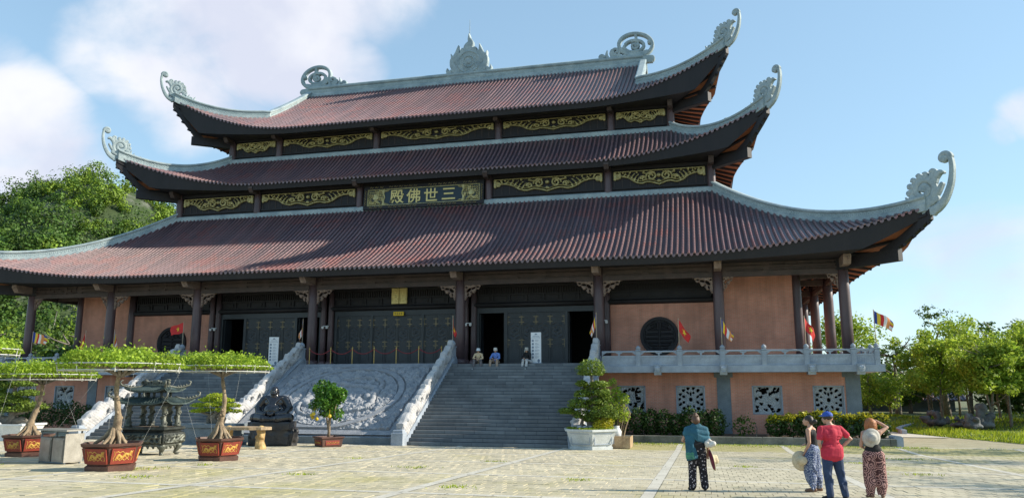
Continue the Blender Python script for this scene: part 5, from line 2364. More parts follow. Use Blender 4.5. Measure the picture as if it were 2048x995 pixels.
def mini_roof(w, d, z0, z1, wi, di, lift, nm):
    """small hipped roof with upturned corners and tile rolls; w, d eave half sizes, wi, di upper half sizes"""
    b = MB()
    ro = MB()
    n = 16
    for ax in range(4):
        P = []
        for i in range(n + 1):
            u = -1 + 2 * i / n
            row = []
            for j in range(6):
                v = j / 5
                a = abs(u)
                bulge = .10 * a ** 3
                ew, ed = (w, d) if ax % 2 == 0 else (d, w)
                iw, id_ = (wi, di) if ax % 2 == 0 else (di, wi)
                x = u * ((ew + bulge) * (1 - v) + iw * v)
                y = -((ed + bulge) * (1 - v) + id_ * v)
                z = z0 + (z1 - z0) * (v * .6 + .4 * v * v) + lift * a ** 4 * (1 - v) ** 1.5
                cs, sn = math.cos(ax * math.pi / 2), math.sin(ax * math.pi / 2)
                row.append((x * cs - y * sn, x * sn + y * cs, z))
            P.append(row)
        b.grid([r[::-1] for r in P][::-1])
        b.grid([[(x, y, z - .05) for x, y, z in r] for r in P])
        for i in range(0, n + 1):
            ro.tube([(p[0], p[1], p[2] + .012) for p in P[i]], .028, 5)
        b.grid([[(P[i][0][0], P[i][0][1], P[i][0][2]), (P[i][0][0], P[i][0][1], P[i][0][2] - .06)] for i in range(n + 1)])
    rf = b.build(nm, M['bronze_tile'], ib)
    ro.build('tile_rolls', M['bronze_tile'], rf, kind='stuff')
    h = MB()
    for sx in (-1, 1):
        for sy in (-1, 1):
            pts, rad = [], []
            for j in range(8):
                v = j / 7
                pts.append((sx * (wi + (w + .10 - wi) * v), sy * (di + (d + .10 - di) * v), z1 + (z0 - z1) * (v * 1.2 - .2 * v * v) + (lift + .02) * v ** 3 + .05))
                rad.append(.05)
            pts += [(sx * (w + .2), sy * (d + .2), z0 + lift + .14), (sx * (w + .22), sy * (d + .22), z0 + lift + .28), (sx * (w + .14), sy * (d + .14), z0 + lift + .34)]
            rad += [.05, .04, .025]
            h.tube(pts, rad, 6)
            for q in range(4):
                p = pts[4 + q]
                h.ball((p[0], p[1], p[2] + .06), .05, 6, 4)
    h.build('hip', M['bronze_l'], rf, smooth=True)


b = MB()
b.box(-.95, .95, -.55, .55, 2.22, 2.34)
b.build('architrave', M['bronze'], ib)
mini_roof(1.15, .80, 2.34, 2.58, .66, .38, .20, 'lower_roof')
b = MB()
b.box(-.60, .60, -.34, .34, 2.5, 2.55)
for x, y in ((-.52, -.28), (.52, -.28), (-.52, .28), (.52, .28), (-.18, -.28), (.18, -.28)):
    b.lathe([(.07, 0), (.05, .04), (.05, .24), (.07, .28)], (x, y, 2.55), 8)
b.box(-.62, .62, -.36, .36, 2.82, 2.9)
b.build('upper_storey', M['bronze'], ib)
mini_roof(.84, .56, 2.90, 3.10, .50, .05, .15, 'upper_roof')
rl = Relief(-.75, .75, 0, .42, .02)
rl.rect(-.6, .6, 0, .12, .02)
for s in (-1, 1):
    rl.st(spiral(s * .55, .2, .14, .04, 1, s * 1.3), .04, .03)
    for q in range(4):
        rl.st([(s * (.1 + .12 * q), .08), (s * (.13 + .12 * q), .2), (s * (.09 + .12 * q), .33 - .04 * q)], (.05, .035, .01), .02)
rl.disc(0, .22, .11, .04)
mb = MB()
rl.out(mb, .08, both=True, O=(0, -.04, 3.08))
mb.build('roof_crest', M['bronze_l'], ib)


# ------------------------------------------------------------------ remeshed bodies
def capsule(mb, pts, rad, n=10):
    mb.tube(pts, rad, n)
    rad = rad if isinstance(rad, (list, tuple)) else [rad] * len(pts)
    for p, r in zip(pts, rad):
        mb.ball(p, r, n, 7)


def solid(mb, vox, smooth=4, name='body'):
    """everything in mb grown together into one continuous skin"""
    me = mesh_np(name, mb.V, mb.F, [])
    o = bpy.data.objects.new(name, me)
    COL.objects.link(o)
    m = o.modifiers.new('r', 'REMESH')
    m.mode = 'VOXEL'
    m.voxel_size = vox
    m = o.modifiers.new('s', 'SMOOTH')
    m.iterations = smooth
    m.factor = .5
    dg = bpy.context.evaluated_depsgraph_get()
    out = bpy.data.meshes.new_from_object(o.evaluated_get(dg))
    bpy.data.objects.remove(o)
    out.polygons.foreach_set("use_smooth", np.ones(len(out.polygons), bool))
    out.materials.clear()
    return out


def solid_part(name, mb, vox, m, parent, smooth=4, loc=None):
    me = solid(mb, vox, smooth, name)
    me.materials.append(m)
    return link(name, me, parent, loc)


# ------------------------------------------------------------------ black statue on its rock
M['black_stone'] = mat('polished_black_stone', (.018, .020, .026), (.010, .011, .016), .22, 2, .004, 12, spec=.7)
M['rock_black'] = mat('black_rock', (.045, .043, .043), (.016, .016, .019), .45, 2.2, .03, 7)
bz = gz(-12.7)
sd_ = thing('seated_statue', 'glossy black statue of a round-bellied seated monk on a rough black rock', 'statue', (-.35, -12.0, bz), R(14))
b = MB()
rr_ = random.Random(5)
for q in range(26):
    an = rr_.uniform(0, 6.28)
    d = rr_.uniform(.1, .62)
    z = rr_.uniform(.15, .78)
    b.obox((d * 1.25 * math.cos(an), d * .9 * math.sin(an), z), (rr_.uniform(.5, .9), rr_.uniform(.5, .8), rr_.uniform(.5, .72)), rr_.uniform(0, 3), rr_.uniform(-.3, .3), rr_.uniform(-.3, .3))
b.box(-.95, .9, -.62, .62, .0, .5)
b.box(-1.0, .95, -.66, .6, .72, 1.08)
solid_part('rock', b, .045, M['rock_black'], sd_, 3)
b = MB()
Z0 = 1.08
b.ball((0, .02, Z0 + .42), (.62, .46, .46), 20, 14)
b.ball((0, -.16, Z0 + .50), (.44, .40, .36), 20, 14)
b.ball((0, .06, Z0 + .86), (.50, .33, .30), 20, 14)
capsule(b, [(-.42, .06, Z0 + 1.0), (.42, .06, Z0 + 1.0)], [.2, .2])
for s in (-1, 1):
    capsule(b, [(s * .50, .06, Z0 + .98), (s * .72, -.02, Z0 + .62), (s * .62, -.28, Z0 + .38), (s * .30, -.52, Z0 + .36)], [.20, .19, .16, .10])
    capsule(b, [(s * .40, 0, Z0 + .2), (s * .82, -.25, Z0 + .17), (s * .35, -.60, Z0 + .14), (s * .02, -.56, Z0 + .12)], [.26, .22, .18, .12])
    b.ball((s * .17, .03, Z0 + 1.34), (.05, .07, .13), 8, 6)
    capsule(b, [(s * .08, -.52, Z0 + .36), (s * .0, -.58, Z0 + .33)], [.09, .06])
b.ball((0, .0, Z0 + 1.16), (.20, .18, .16), 12, 8)
b.ball((0, -.02, Z0 + 1.40), (.185, .20, .225), 16, 12)
b.ball((0, -.10, Z0 + 1.30), (.165, .13, .12), 12, 8)
b.ball((0, -.22, Z0 + 1.37), (.045, .04, .04), 8, 6)
for s in (-1, 1):
    b.ball((s * .09, -.165, Z0 + 1.335), (.055, .04, .04), 8, 6)
    b.ball((s * .07, -.18, Z0 + 1.45), (.05, .03, .02), 8, 6)
capsule(b, [(-.07, -.215, Z0 + 1.285), (0, -.225, Z0 + 1.27), (.07, -.215, Z0 + 1.285)], [.02, .024, .02])
for q in range(5):
    zz = Z0 + 1.02 - q * .05
    capsule(b, [(-.38 + .05 * q, -.12 - .03 * q, zz + .1), (-.1, -.30 - .02 * q, zz - .06), (.15, -.30 - .02 * q, zz - .06), (.40 - .05 * q, -.12 - .03 * q, zz + .1)], [.028] * 4, 8)
for q in range(4):
    capsule(b, [(.62 - .1 * q, .1, Z0 + .9), (.66 - .06 * q, -.16, Z0 + .62 - .06 * q), (.46 - .08 * q, -.46, Z0 + .40)], [.03] * 3, 8)
    capsule(b, [(-.62 + .1 * q, .1, Z0 + .9), (-.66 + .06 * q, -.16, Z0 + .62 - .06 * q), (-.46 + .08 * q, -.46, Z0 + .40)], [.03] * 3, 8)
solid_part('figure', b, .018, M['black_stone'], sd_, 3)

# ------------------------------------------------------------------ wooden slab table
M['slab'] = mat('weathered_slab', (.46, .34, .21), (.28, .19, .11), .6, 3, .008, 14, sc3=(1, 4, 1))
M['root'] = mat('root_wood', (.56, .38, .15), (.30, .19, .08), .6, 3, .02, 10)
tb = thing('slab_table', 'low table of one thick wooden slab on knotty root legs before the black statue', 'table', (.1, -15.0, gz(-15)), R(6))
b = MB()
pts = []
rr_ = random.Random(2)
for k in range(26):
    an = 2 * math.pi * k / 26
    pts.append((1.15 * math.cos(an) * (1 + rr_.uniform(-.05, .05)), .50 * math.sin(an) * (1 + rr_.uniform(-.09, .09)), ))
b.prism(pts, (0, 0, .80), (1, 0, 0), (0, 1, 0), (0, 0, .12))
b.build('table_top', M['slab'], tb)
for x in (-.75, .72):
    b = MB()
    capsule(b, [(x, 0, .78), (x + .03, 0, .55), (x - .04, .02, .3), (x + .02, 0, .02)], [.20, .16, .19, .25])
    for q in range(7):
        an = rr_.uniform(0, 6.28)
        b.ball((x + .16 * math.cos(an), .16 * math.sin(an), rr_.uniform(.08, .7)), rr_.uniform(.06, .11), 8, 6)
    solid_part('leg', b, .03, M['root'], tb, 2)
st_ = thing('stone_stool', 'pale carved stone stool lying before the wooden slab table', 'stool', (.25, -17.2, gz(-17.2)), R(20))
b = MB()
b.lathe([(.26, 0), (.30, .06), (.30, .14), (.24, .2), (.22, .34), (.30, .42), (.32, .5), (.28, .54)], (0, 0, 0), 16)
b.build('seat', M['pot_grey'], st_, smooth=False)

# ------------------------------------------------------------------ pomelo tree
t_ = thing('pomelo_tree', 'small round-headed citrus tree with yellow fruit in a low red pot', 'potted tree', (2.47, -11.9, gz(-11.9)), R(-40))
b = MB()
b.lathe([(.62, 0), (.66, .06), (.70, .36), (.78, .40), (.78, .46), (.68, .46), (.66, .4), (.02, .4)], (0, 0, 0), 4, a0=math.pi / 4)
pot = b.build('pot', M['glaze'], t_)
b = MB()
for k in range(4):
    an = k * math.pi / 2
    c, s = math.cos(an), math.sin(an)
    b.obox((c * .485, s * .485, .2), (.03, .66, .2), an)
b.build('pot_panel', M['panel_red'], pot, kind='stuff')
b = MB()
for k in range(4):
    an = k * math.pi / 2
    c, s = math.cos(an), math.sin(an)
    for q in range(5):
        o_ = -.24 + .12 * q
        b.tube([(c * .505 - s * (o_ - .04), s * .505 + c * (o_ - .04), .16), (c * .51 - s * o_, s * .51 + c * o_, .23), (c * .505 - s * (o_ + .04), s * .505 + c * (o_ + .04), .18)], .014, 5)
b.build('pot_relief', M['relief_gold'], pot, kind='stuff')
b = MB()
b.tube([(0, 0, .38), (.03, .0, .8), (.0, .02, 1.2), (.1, 0, 1.7), (.05, 0, 2.3)], [.075, .07, .06, .045, .02], 8)
b.tube([(0, 0, .7), (-.22, .02, 1.05), (-.36, 0, 1.4), (-.4, .1, 1.9)], [.055, .05, .035, .015], 7)
b.tube([(.01, .01, 1.15), (.3, .1, 1.55), (.55, .1, 1.95)], [.04, .03, .012], 6)
b.tube([(0, .01, 1.3), (-.1, -.3, 1.7), (-.2, -.45, 2.1)], [.035, .025, .012], 6)
b.build('trunk', M['bark'], t_, smooth=True)
cents, rads = [], []
for q in range(46):
    d = np.array([rr_.gauss(0, 1), rr_.gauss(0, 1), rr_.gauss(0, .85)])
    d /= np.linalg.norm(d)
    k = rr_.uniform(.1, .80)
    cents.append((d[0] * k * 1.12 - .1, d[1] * k * 1.12, 2.14 + d[2] * k * 1.02))
    rads.append(rr_.uniform(.2, .34))
P, dd = blobs(cents, rads, 5200, .4)
V, Q = leaves(P, .16, .25, out=dd * .7)
leaf_obj('crown', V, Q, M['leaf_citrus'], t_)
M['fruit'] = mat('pomelo_skin', (.62, .47, .03), (.5, .36, .02), .5, 8, .003, 50)
for x, y, z in ((-.62, -.55, 1.30), (-.50, -.66, 1.42), (.72, -.3, 1.40), (-.75, -.3, 1.22), (.2, -.85, 1.5)):
    b = MB()
    b.ball((x, y, z), .085, 10, 7)
    b.tube([(x, y, z + .07), (x * .9, y * .9, z + .28)], .008, 4)
    b.build('fruit', M['fruit'], t_, smooth=True)


# ------------------------------------------------------------------ cloud-pruned bonsai
def tray_pot(par, r, h, n=6, m=None, flare=1.2, a0=0.0, sx=1.0, sy=1.0):
    m = m or M['pot_grey']
    b = MB()
    b.lathe([(r / flare * 1.02, .0), (r / flare * 1.02, .14), (r / flare * .97, .16), (r * .97, h - .1), (r * 1.03, h - .09), (r * 1.03, h), (r * .9, h), (r * .9, h - .06), (.02, h - .06)], (0, 0, 0), n, a0, sx, sy)
    pot = b.build('pot', m, par)
    return pot


def pads_tree(t_, trunk, pads, nper, m, size=.09, z_add=0.0, moss=None):
    b = MB()
    for pts, rad in trunk:
        b.tube(pts, rad, 8)
    b.build('trunk', M['bark_grey'], t_, smooth=True)
    Vs, Qs, k = [], [], 0
    for (x, y, z, rx, ry, rz_) in pads:
        n = int(nper * rx * ry)
        P, dd = blobs([(x, y, z)], [(rx, ry, rz_)], n, .5)
        lo_ = P[:, 2] < z - rz_ * .35
        P[lo_, 2] = z - rz_ * .35 + RNG.uniform(-.04, .04, lo_.sum())
        lump = 1 + .12 * np.sin(P[:, 0] * 9 + z * 5) * np.sin(P[:, 1] * 8 + x * 3)
        P[:, 2] = z + (P[:, 2] - z) * lump
        V, Q = leaves(P, size, .5, out=dd * .6)
        leaf_obj('foliage_pad', V, Q, m, t_)


RNG = np.random.default_rng(5)
t_ = thing('cloud_bonsai', 'tall cloud-pruned bonsai in a pale hexagonal pot at the foot of the right stair', 'bonsai', (14.26, -9.4, 0), R(0))
pot = tray_pot(t_, 1.30, .92, 6, a0=R(-78))
b = MB()
for k in range(6):
    an = R(-78) + math.pi / 6 + k * math.pi / 3
    d = 1.30 * .90 * math.cos(math.pi / 6)
    w_ = .46
    c, s = math.cos(an), math.sin(an)
    for o_, z_, ww, hh in ((0, .27, w_ * 2, .03), (0, .74, w_ * 2, .03), (-w_, .5, .03, .45), (w_, .5, .03, .45)):
        dz = (z_ - .5) * .21
        b.obox((c * (d + dz) - s * o_, s * (d + dz) + c * o_, z_), (.035, ww, hh), an)
b.build('pot_moulding', M['stone'], pot, kind='stuff')
P = np.stack([1.1 * np.sqrt(RNG.uniform(0, 1, 1800)), RNG.uniform(0, 6.28, 1800)], 1)
Pm = np.stack([P[:, 0] * np.cos(P[:, 1]), P[:, 0] * np.sin(P[:, 1]), .90 + RNG.uniform(0, .07, 1800) + .06 * (1 - P[:, 0])], 1)
V, Q = leaves(Pm, .08, .2)
leaf_obj('moss', V, Q, M['grass'], t_)
tr = [([(.1, 0, .85), (-.05, .05, 1.3), (.18, 0, 1.8), (.02, .03, 2.4), (.12, 0, 3.0), (.05, 0, 3.6)], [.2, .16, .12, .10, .07, .04]),
      ([(.0, 0, 1.2), (-.45, -.1, 1.45), (-.8, -.1, 1.55), (-1.25, -.1, 1.75)], [.10, .08, .06, .03]), ([(.1, 0, 1.25), (.5, .05, 1.4), (.9, -.1, 1.6)], [.1, .07, .03]),
      ([(-.1, .05, .86), (-.4, .0, 1.1), (-.3, .1, 1.5)], [.13, .1, .05]), ([(.3, 0, .86), (.45, -.05, 1.1), (.3, -.1, 1.4)], [.12, .1, .05]),
      ([(.1, 0, 1.9), (-.4, -.1, 2.1)], [.06, .03]), ([(.05, 0, 2.3), (.6, 0, 2.5)], [.05, .02]), ([(.05, 0, 2.6), (-.4, 0, 2.75)], [.05, .02]), ([(.2, .0, 1.7), (.65, .1, 2.0)], [.05, .02])]
pads = [(.10, 0, 3.55, .66, .6, .42), (-.40, -.05, 2.92, .30, .35, .13), (.50, .0, 2.88, .45, .42, .16), (-.35, -.1, 2.45, .42, .4, .17), (.58, 0, 2.52, .48, .4, .17), (-.05, .2, 2.7, .4, .3, .14),
        (-.55, -.1, 1.98, .52, .48, .24), (.42, .0, 2.12, .48, .42, .16), (.78, .1, 2.30, .36, .34, .15), (-1.22, -.1, 1.68, .42, .36, .14), (.72, -.15, 1.62, .68, .55, .30), (-.4, -.2, 1.52, .42, .35, .2), (.2, .3, 1.9, .5, .4, .2), (.1, -.25, 1.35, .35, .3, .14)]
pads = [(x * .86, y, z, rx * .97, ry * 1.05, rz_ * 1.25) for x, y, z, rx, ry, rz_ in pads]
pads_tree(t_, tr, pads, 5200, M['leaf_pine'], .10)
P, dd = blobs([(.55, -.45, 1.12), (.8, -.2, 1.2), (.35, -.6, 1.0)], [.36, .32, .24], 1100, .4, .75)
V, Q = leaves(P, .09, .3)
leaf_obj('golden_underplanting', V, Q, M['leaf_yellow'], t_)
b = MB()
for q in range(7):
    b.ball((random.uniform(-.5, .5), random.uniform(-.5, .3), .95), (.14, .12, .12), 7, 5)
b.build('stones', M['stone_w'], t_, kind='stuff')

# pine in the white pot at the left edge
RNG = np.random.default_rng(8)
t_ = thing('cloud_pine', 'cloud-pruned pine in a white tray pot at the left edge below the flat crowns', 'bonsai', (-15.3, -12.0, gz(-12)), R(10))
tray_pot(t_, 1.55, .85, 4, M['white_pot'] if 'white_pot' in M else M['pot_grey'], 1.25, math.pi / 4, 1.1, .85)
tr = [([(-.3, 0, .8), (0, 0, 1.15), (.05, 0, 1.8), (-.05, 0, 2.6), (0, 0, 3.3)], [.32, .22, .15, .1, .05]), ([(.1, 0, .95), (.6, 0, 1.05), (.9, 0, .9)], [.2, .16, .06]), ([(-.1, 0, 1.0), (-.7, 0, 1.1), (-.9, 0, .85)], [.2, .16, .06]),
      ([(0, 0, 1.3), (.8, 0, 1.5), (1.2, 0, 1.6)], [.12, .08, .03])]
pads = [(.0, 0, 3.35, .75, .7, .22), (.35, 0, 2.85, .75, .6, .20), (-.6, 0, 2.75, .6, .6, .2), (.75, 0, 2.35, .7, .6, .2), (-.5, 0, 2.2, .7, .6, .2), (.15, -.1, 2.0, .8, .6, .2), (1.0, -.1, 1.7, .85, .6, .22), (-.9, 0, 1.7, .7, .6, .22), (.2, -.3, 1.55, .9, .6, .2)]
pads_tree(t_, tr, pads, 2600, M['leaf_pine'], .11)

# bonsai on a stone stand behind the burner
RNG = np.random.default_rng(12)
t_ = thing('bonsai_on_stand', 'lime green bonsai on a grey stone stand between the burner and the black statue', 'bonsai', (-3.4, -12.1, gz(-12.1)), R(0))
b = MB()
b.bbox(-1.5, 1.5, -.55, .55, .80, .98, .03)
b.bbox(-1.3, 1.3, -.45, .45, .1, .80, .02)
b.bbox(-1.45, 1.45, -.52, .52, -.05, .12, .02)
b.build('stone_stand', M['pier'], t_)
tr = [([(.1, 0, .95), (-.1, 0, 1.25), (.15, 0, 1.55), (0, 0, 1.9)], [.2, .17, .12, .05]), ([(-.3, 0, .95), (-.4, .1, 1.2), (-.1, 0, 1.5)], [.14, .12, .06]), ([(.4, 0, .95), (.5, 0, 1.2), (.3, 0, 1.5)], [.12, .1, .05]), ([(0, 0, 1.3), (.7, 0, 1.5)], [.1, .04]), ([(0, 0, 1.3), (-.8, 0, 1.5)], [.1, .04])]
pads = [(.0, 0, 2.28, .42, .4, .13), (-.42, 0, 2.08, .45, .4, .13), (.45, 0, 2.06, .48, .4, .13), (-.85, 0, 1.82, .45, .4, .12), (.0, -.2, 1.86, .5, .4, .13), (.86, 0, 1.82, .45, .4, .12), (-1.0, 0, 1.55, .35, .3, .1), (.5, -.1, 1.62, .45, .4, .12), (-.45, -.2, 1.6, .45, .35, .12), (1.1, 0, 1.55, .32, .3, .1)]
pads_tree(t_, tr, pads, 3300, M['leaf_lime'], .085)
# ------------------------------------------------------------------ planter, hedges, box
pk = thing('stone_planter', 'long low mossy stone kerb of the planting bed below the right wing', 'planter', (21.4, -4.6, 0))
for q in range(9):
    b = MB()
    x0_ = -6.5 + q * 1.44
    b.bbox(x0_, x0_ + 1.43, -.14, .14, -.1, .36 + RNG.uniform(-.006, .006), .02)
    b.build('kerb_stone', M['kerb'], pk)
b = MB()
b.bbox(6.48, 6.75, -.1, 3.5, -.1, .355, .02)
b.build('kerb_return', M['kerb'], pk)
b = MB()
b.box(-6.4, 6.5, .14, 3.5, -.05, .3)
b.build('bed_soil', M['earth'], pk)
t_ = thing('stone_block', 'single rounded stone block at the right end of the planter kerb', 'stone', (28.25, -4.05, 0), R(8))
b = MB()
b.prism([(-.22, 0), (.22, 0), (.22, .42), (.12, .50), (-.08, .52), (-.2, .46)], (0, -.35, -.02), (1, 0, 0), (0, 0, 1), (0, .7, 0))
b.build('block', M['stone'], t_)


def hedge(label, x0, x1, y, h, m, n, seed, w=.55, name='hedge', top=None, z0=.3):
    global RNG
    RNG = np.random.default_rng(seed)
    t_ = thing(name, label, 'hedge' if name == 'hedge' else 'shrub', ((x0 + x1) / 2, y, z0))
    L_ = (x1 - x0) / 2
    k = max(3, int(L_ * 3.2))
    cents, rads = [], []
    for q in range(k):
        cx = -L_ + .25 + (2 * L_ - .5) * q / max(1, k - 1)
        hh = h * RNG.uniform(.82, 1.08)
        cents.append((cx, RNG.uniform(-.1, .1), hh * .52))
        rads.append((.48, w, hh * .54))
    P, dd = blobs(cents, rads, n, .6)
    V, Q = leaves(P, .15, .25, out=dd * .6)
    leaf_obj('foliage', V, Q, m, t_)
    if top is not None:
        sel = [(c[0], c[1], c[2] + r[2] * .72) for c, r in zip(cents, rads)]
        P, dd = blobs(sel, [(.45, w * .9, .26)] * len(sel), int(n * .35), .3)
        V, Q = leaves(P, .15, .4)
        leaf_obj('sunlit_top', V, Q, top, t_)  # sunlight on the hedge top, put into the leaf colour
    b = MB()
    for q in range(max(3, k // 2)):
        cx = -L_ + .2 + (2 * L_ - .4) * q / max(1, k // 2 - 1)
        b.tube([(cx, 0, -.05), (cx + .05, .02, h * .4), (cx - .05, 0, h * .7)], [.03, .022, .01], 5)
    b.build('stems', M['bark_grey'], t_, kind='stuff')
    return t_


hedge('clipped dark green hedge under the pierced windows left of the stone pier', 15.7, 20.2, -3.4, 1.28, M['leaf_hedge'], 5200, 31)
hedge('thin straggling shrub alone against the brick between the two hedges', 20.9, 21.7, -3.2, 1.0, M['leaf_dark'], 260, 33, .3, 'shrub')
hedge('clipped hedge with top leaves coloured as if sunlit, behind the three visitors', 22.6, 28.0, -3.3, 1.12, M['leaf_hedge'], 5600, 32, top=M['leaf_yellow'])
hedge('low straggling shrub beside the clipped hedge near the right stair', 14.6, 15.5, -3.0, .9, M['leaf_dark'], 330, 36, .3, 'shrub')
hedge('dark clipped shrubs below the left pierced windows', -24.5, -15.0, -3.2, 1.5, M['leaf_hedge'], 6000, 37)
t_ = thing('climbing_shrub', 'loose leafy climber against the wall behind the cloud-pruned bonsai', 'shrub', (15.1, -6.6, 0))
RNG = np.random.default_rng(41)
b = MB()
for q in range(8):
    x, y = RNG.uniform(-.4, .5), RNG.uniform(-.2, .4)
    b.tube([(x * .6, y, 0), (x, y, .8), (x * 1.3 + .1, y, 1.5), (x * 1.2, y, 2.2 + RNG.uniform(-.4, .9))], [.03, .025, .02, .008], 5)
b.build('stems', M['bark'], t_, kind='stuff')
P, dd = blobs([(-.1, 0, 1.9), (.3, .1, 1.5), (.1, .1, 2.5), (-.35, 0, 1.3), (.45, 0, 2.2), (-.1, .1, 3.0)], [.45, .45, .32, .4, .3, .22], 1500, .2)
V, Q = leaves(P, .13, .25)
leaf_obj('foliage', V, Q, M['leaf_tree'], t_)
t_ = thing('wooden_planter', 'weathered wooden plank box standing behind the pale bonsai pot', 'planter box', (15.55, -8.2, 0), R(0))
for q in range(5):
    b = MB()
    b.bbox(-.42 + q * .17, -.255 + q * .17, -.62, -.58, .02, .52, .008)
    b.build('plank', M['slab'], t_)
for s in (-.42, .41):
    b = MB()
    b.bbox(s, s + .04, -.58, .9, .02, .52, .01)
    b.build('plank', M['slab'], t_)
b = MB()
b.box(-.46, .47, -.64, -.56, .50, .56)
b.build('top_rail', M['slab'], t_)
b = MB()
b.box(-.38, .41, -.56, .9, .02, .44)
b.build('soil', M['earth'], t_)
t_ = thing('white_jar', 'small white jar standing on the wooden plank box', 'jar', (15.35, -8.45, .46))
b = MB()
b.lathe([(.16, 0), (.22, .1), (.24, .3), (.16, .42), (.13, .5), (.15, .54)], (0, 0, 0), 16)
b.build('body', M['white_pot'], t_, smooth=True)


# ------------------------------------------------------------------ trees
def tree(name, label, x, y, h, cr, m, n, seed, trunk_r=.09, base=.45, leaf=.2, lean=0.0, group=None, cent_n=22, flat=.8, bark=None, cat='tree', stems=1):
    global RNG
    RNG = np.random.default_rng(seed)
    t_ = thing(name, label, cat, (x, y, 0), RNG.uniform(0, 6), group=group)
    b = MB()
    top = np.array([lean * h, 0, h * .8])
    tips = []
    for s_ in range(stems):
        ox = .35 * s_ * RNG.uniform(-1, 1)
        P0 = [np.array([ox, 0, -.1])]
        for q in range(1, 7):
            v = q / 6
            P0.append(np.array([ox + top[0] * v + RNG.normal() * .03 * h * v, RNG.normal() * .03 * h * v, h * .8 * v]))
        b.tube(P0, [trunk_r * (1.25 - 1.0 * q / 6) for q in range(7)], 8)
        for q in range(9):
            i = RNG.integers(2, 7) if base < .5 else RNG.integers(3, 7)
            p = P0[min(i, 6)]
            an = RNG.uniform(0, 6.28)
            l_ = cr * RNG.uniform(.45, .9)
            e = p + np.array([math.cos(an) * l_, math.sin(an) * l_, l_ * RNG.uniform(.2, .9)])
            mid = (p + e) / 2 + np.array([0, 0, -.05 * l_])
            b.tube([p, mid, e], [trunk_r * .45, trunk_r * .3, trunk_r * .1], 5)
            tips.append(e)
    b.build('trunk', bark or M['bark_grey'], t_, smooth=True)
    cents, rads = [], []
    zc, hz = h * (base + 1) / 2, h * (1 - base) / 2
    for q in range(cent_n):
        d = RNG.normal(size=3)
        d /= np.linalg.norm(d)
        k = RNG.uniform(.35, 1.0)
        cents.append((top[0] * .8 + d[0] * k * cr * .8, d[1] * k * cr * .8, zc + d[2] * k * hz * .85))
        rads.append(cr * RNG.uniform(.2, .42))
    for e in tips:
        cents.append(tuple(e))
        rads.append(cr * RNG.uniform(.18, .3))
    P, dd = blobs(cents, rads, n, .25, flat)
    V, Q = leaves(P, leaf, .15, .45, out=dd * 1.1)
    leaf_obj('crown', V, Q, m, t_)
    return t_


G1 = 'young trees on the lawn to the right'
YT = [(42.8, 12.2, 6.6, 2.4, 'leafy young tree crowded at the right edge of the view'), (39.4, 16.0, 6.6, 2.4, 'leafy young tree in the gap behind the rocks'), (46.5, 15, 7.2, 2.6, 'leafy young tree deep in the lawn by the right edge'), (42, 22, 7.6, 2.7, 'leafy young tree in the middle of the back row'), (36.1, 17.1, 6.4, 2.2, 'slender young tree on the lawn at the left end of the row'), (38.9, 20.8, 7.4, 2.4, 'slender young tree behind the rocks, second from the left'), (36.9, 9.8, 5.9, 2.0, 'slender young tree leaning over the rocks in the middle of the lawn'),
      (38.2, 10.6, 6.0, 2.0, 'slender young tree right of the rocks, nearest the plaza edge'), (41.2, 14, 6.8, 2.3, 'slender young tree in the second row behind the nearest tree'), (43.5, 18, 7.2, 2.5, 'slender young tree towards the right edge, third row'),
      (40.3, 11.5, 5.6, 1.9, 'slender young tree beside the right edge of the view, low crown'), (40.0, 27, 8.4, 2.7, 'tall young tree standing above the row, behind'), (37.2, 24, 6.8, 2.4, 'young tree far back on the lawn, beyond the path'),
      (44.5, 25, 8.2, 2.8, 'young tree at the back of the lawn near the right edge')]
for i, (x, y, h, cr, lab) in enumerate(YT):
    tree('young_tree', lab, x, y, h, cr, M['leaf_tree'], 5200, 50 + i, .085, .32, .24, RNG.uniform(-.04, .06), G1, stems=1 + (i % 3 == 0))
for i, (x, y, h, cr) in enumerate(((42.5, -10.0, 13, 2.8), (46.5, -3, 13, 2.8), (44.0, -19, 13, 3.0), (40.5, -23, 10, 2.2))):
    tree('young_tree', 'tree on the lawn beyond the right edge whose shadow falls across the plaza', x, y, h, cr, M['leaf_tree'], 1500, 160 + i, .1, .4, .24, 0, 'shade trees beyond the right edge')
# umbrella-headed frangipani-like trees
for x, y, h, cr, z0_, sd__, lab in ((37.0, 34.5, 6.9, 2.3, .68, 71, 'umbrella-headed tree with a thick bare trunk beside the balcony end'), (39.7, 29, 10.0, 1.9, .78, 72, 'sparse crooked tree with a bare forked top rising above the young trees')):
    tree('umbrella_tree', lab, x, y, h, cr, M['leaf_dark'], 900 if sd__ == 71 else 420, sd__, .26, z0_, .24, -.03, cent_n=9, flat=.45, bark=M['bark_grey'])
tree('leafy_tree', 'bright leafy tree seen between the right gallery columns', 34.8, 46, 11.0, 4.2, M['leaf_tree'], 3600, 81, .25, .5, .34, 0, cent_n=26)
tree('leafy_tree', 'low bright green tree below the right end of the balcony', 32.6, 24, 5.0, 2.4, M['leaf_tree'], 2600, 82, .12, .15, .24, 0)
tree('leafy_tree', 'low bright green tree behind the umbrella-headed tree', 35.2, 29, 4.4, 2.3, M['leaf_tree'], 2200, 83, .12, .15, .24, 0)
BK = [(36, 52, 5.5, 3.4), (41, 47, 5, 3.2), (46, 44, 7, 3.8), (50, 38, 7, 3.8), (46, 34, 6.5, 3.4), (52, 48, 8, 4.2), (57, 44, 8, 4.4), (44, 62, 6.0, 4.4), (51, 30, 7, 3.6), (47, 23, 6.2, 3.0), (34, 66, 6.0, 4.5), (60, 56, 8.5, 5), (38, 75, 6.5, 5), (50, 75, 7, 5), (62, 70, 8, 6), (56, 34, 8, 4)]
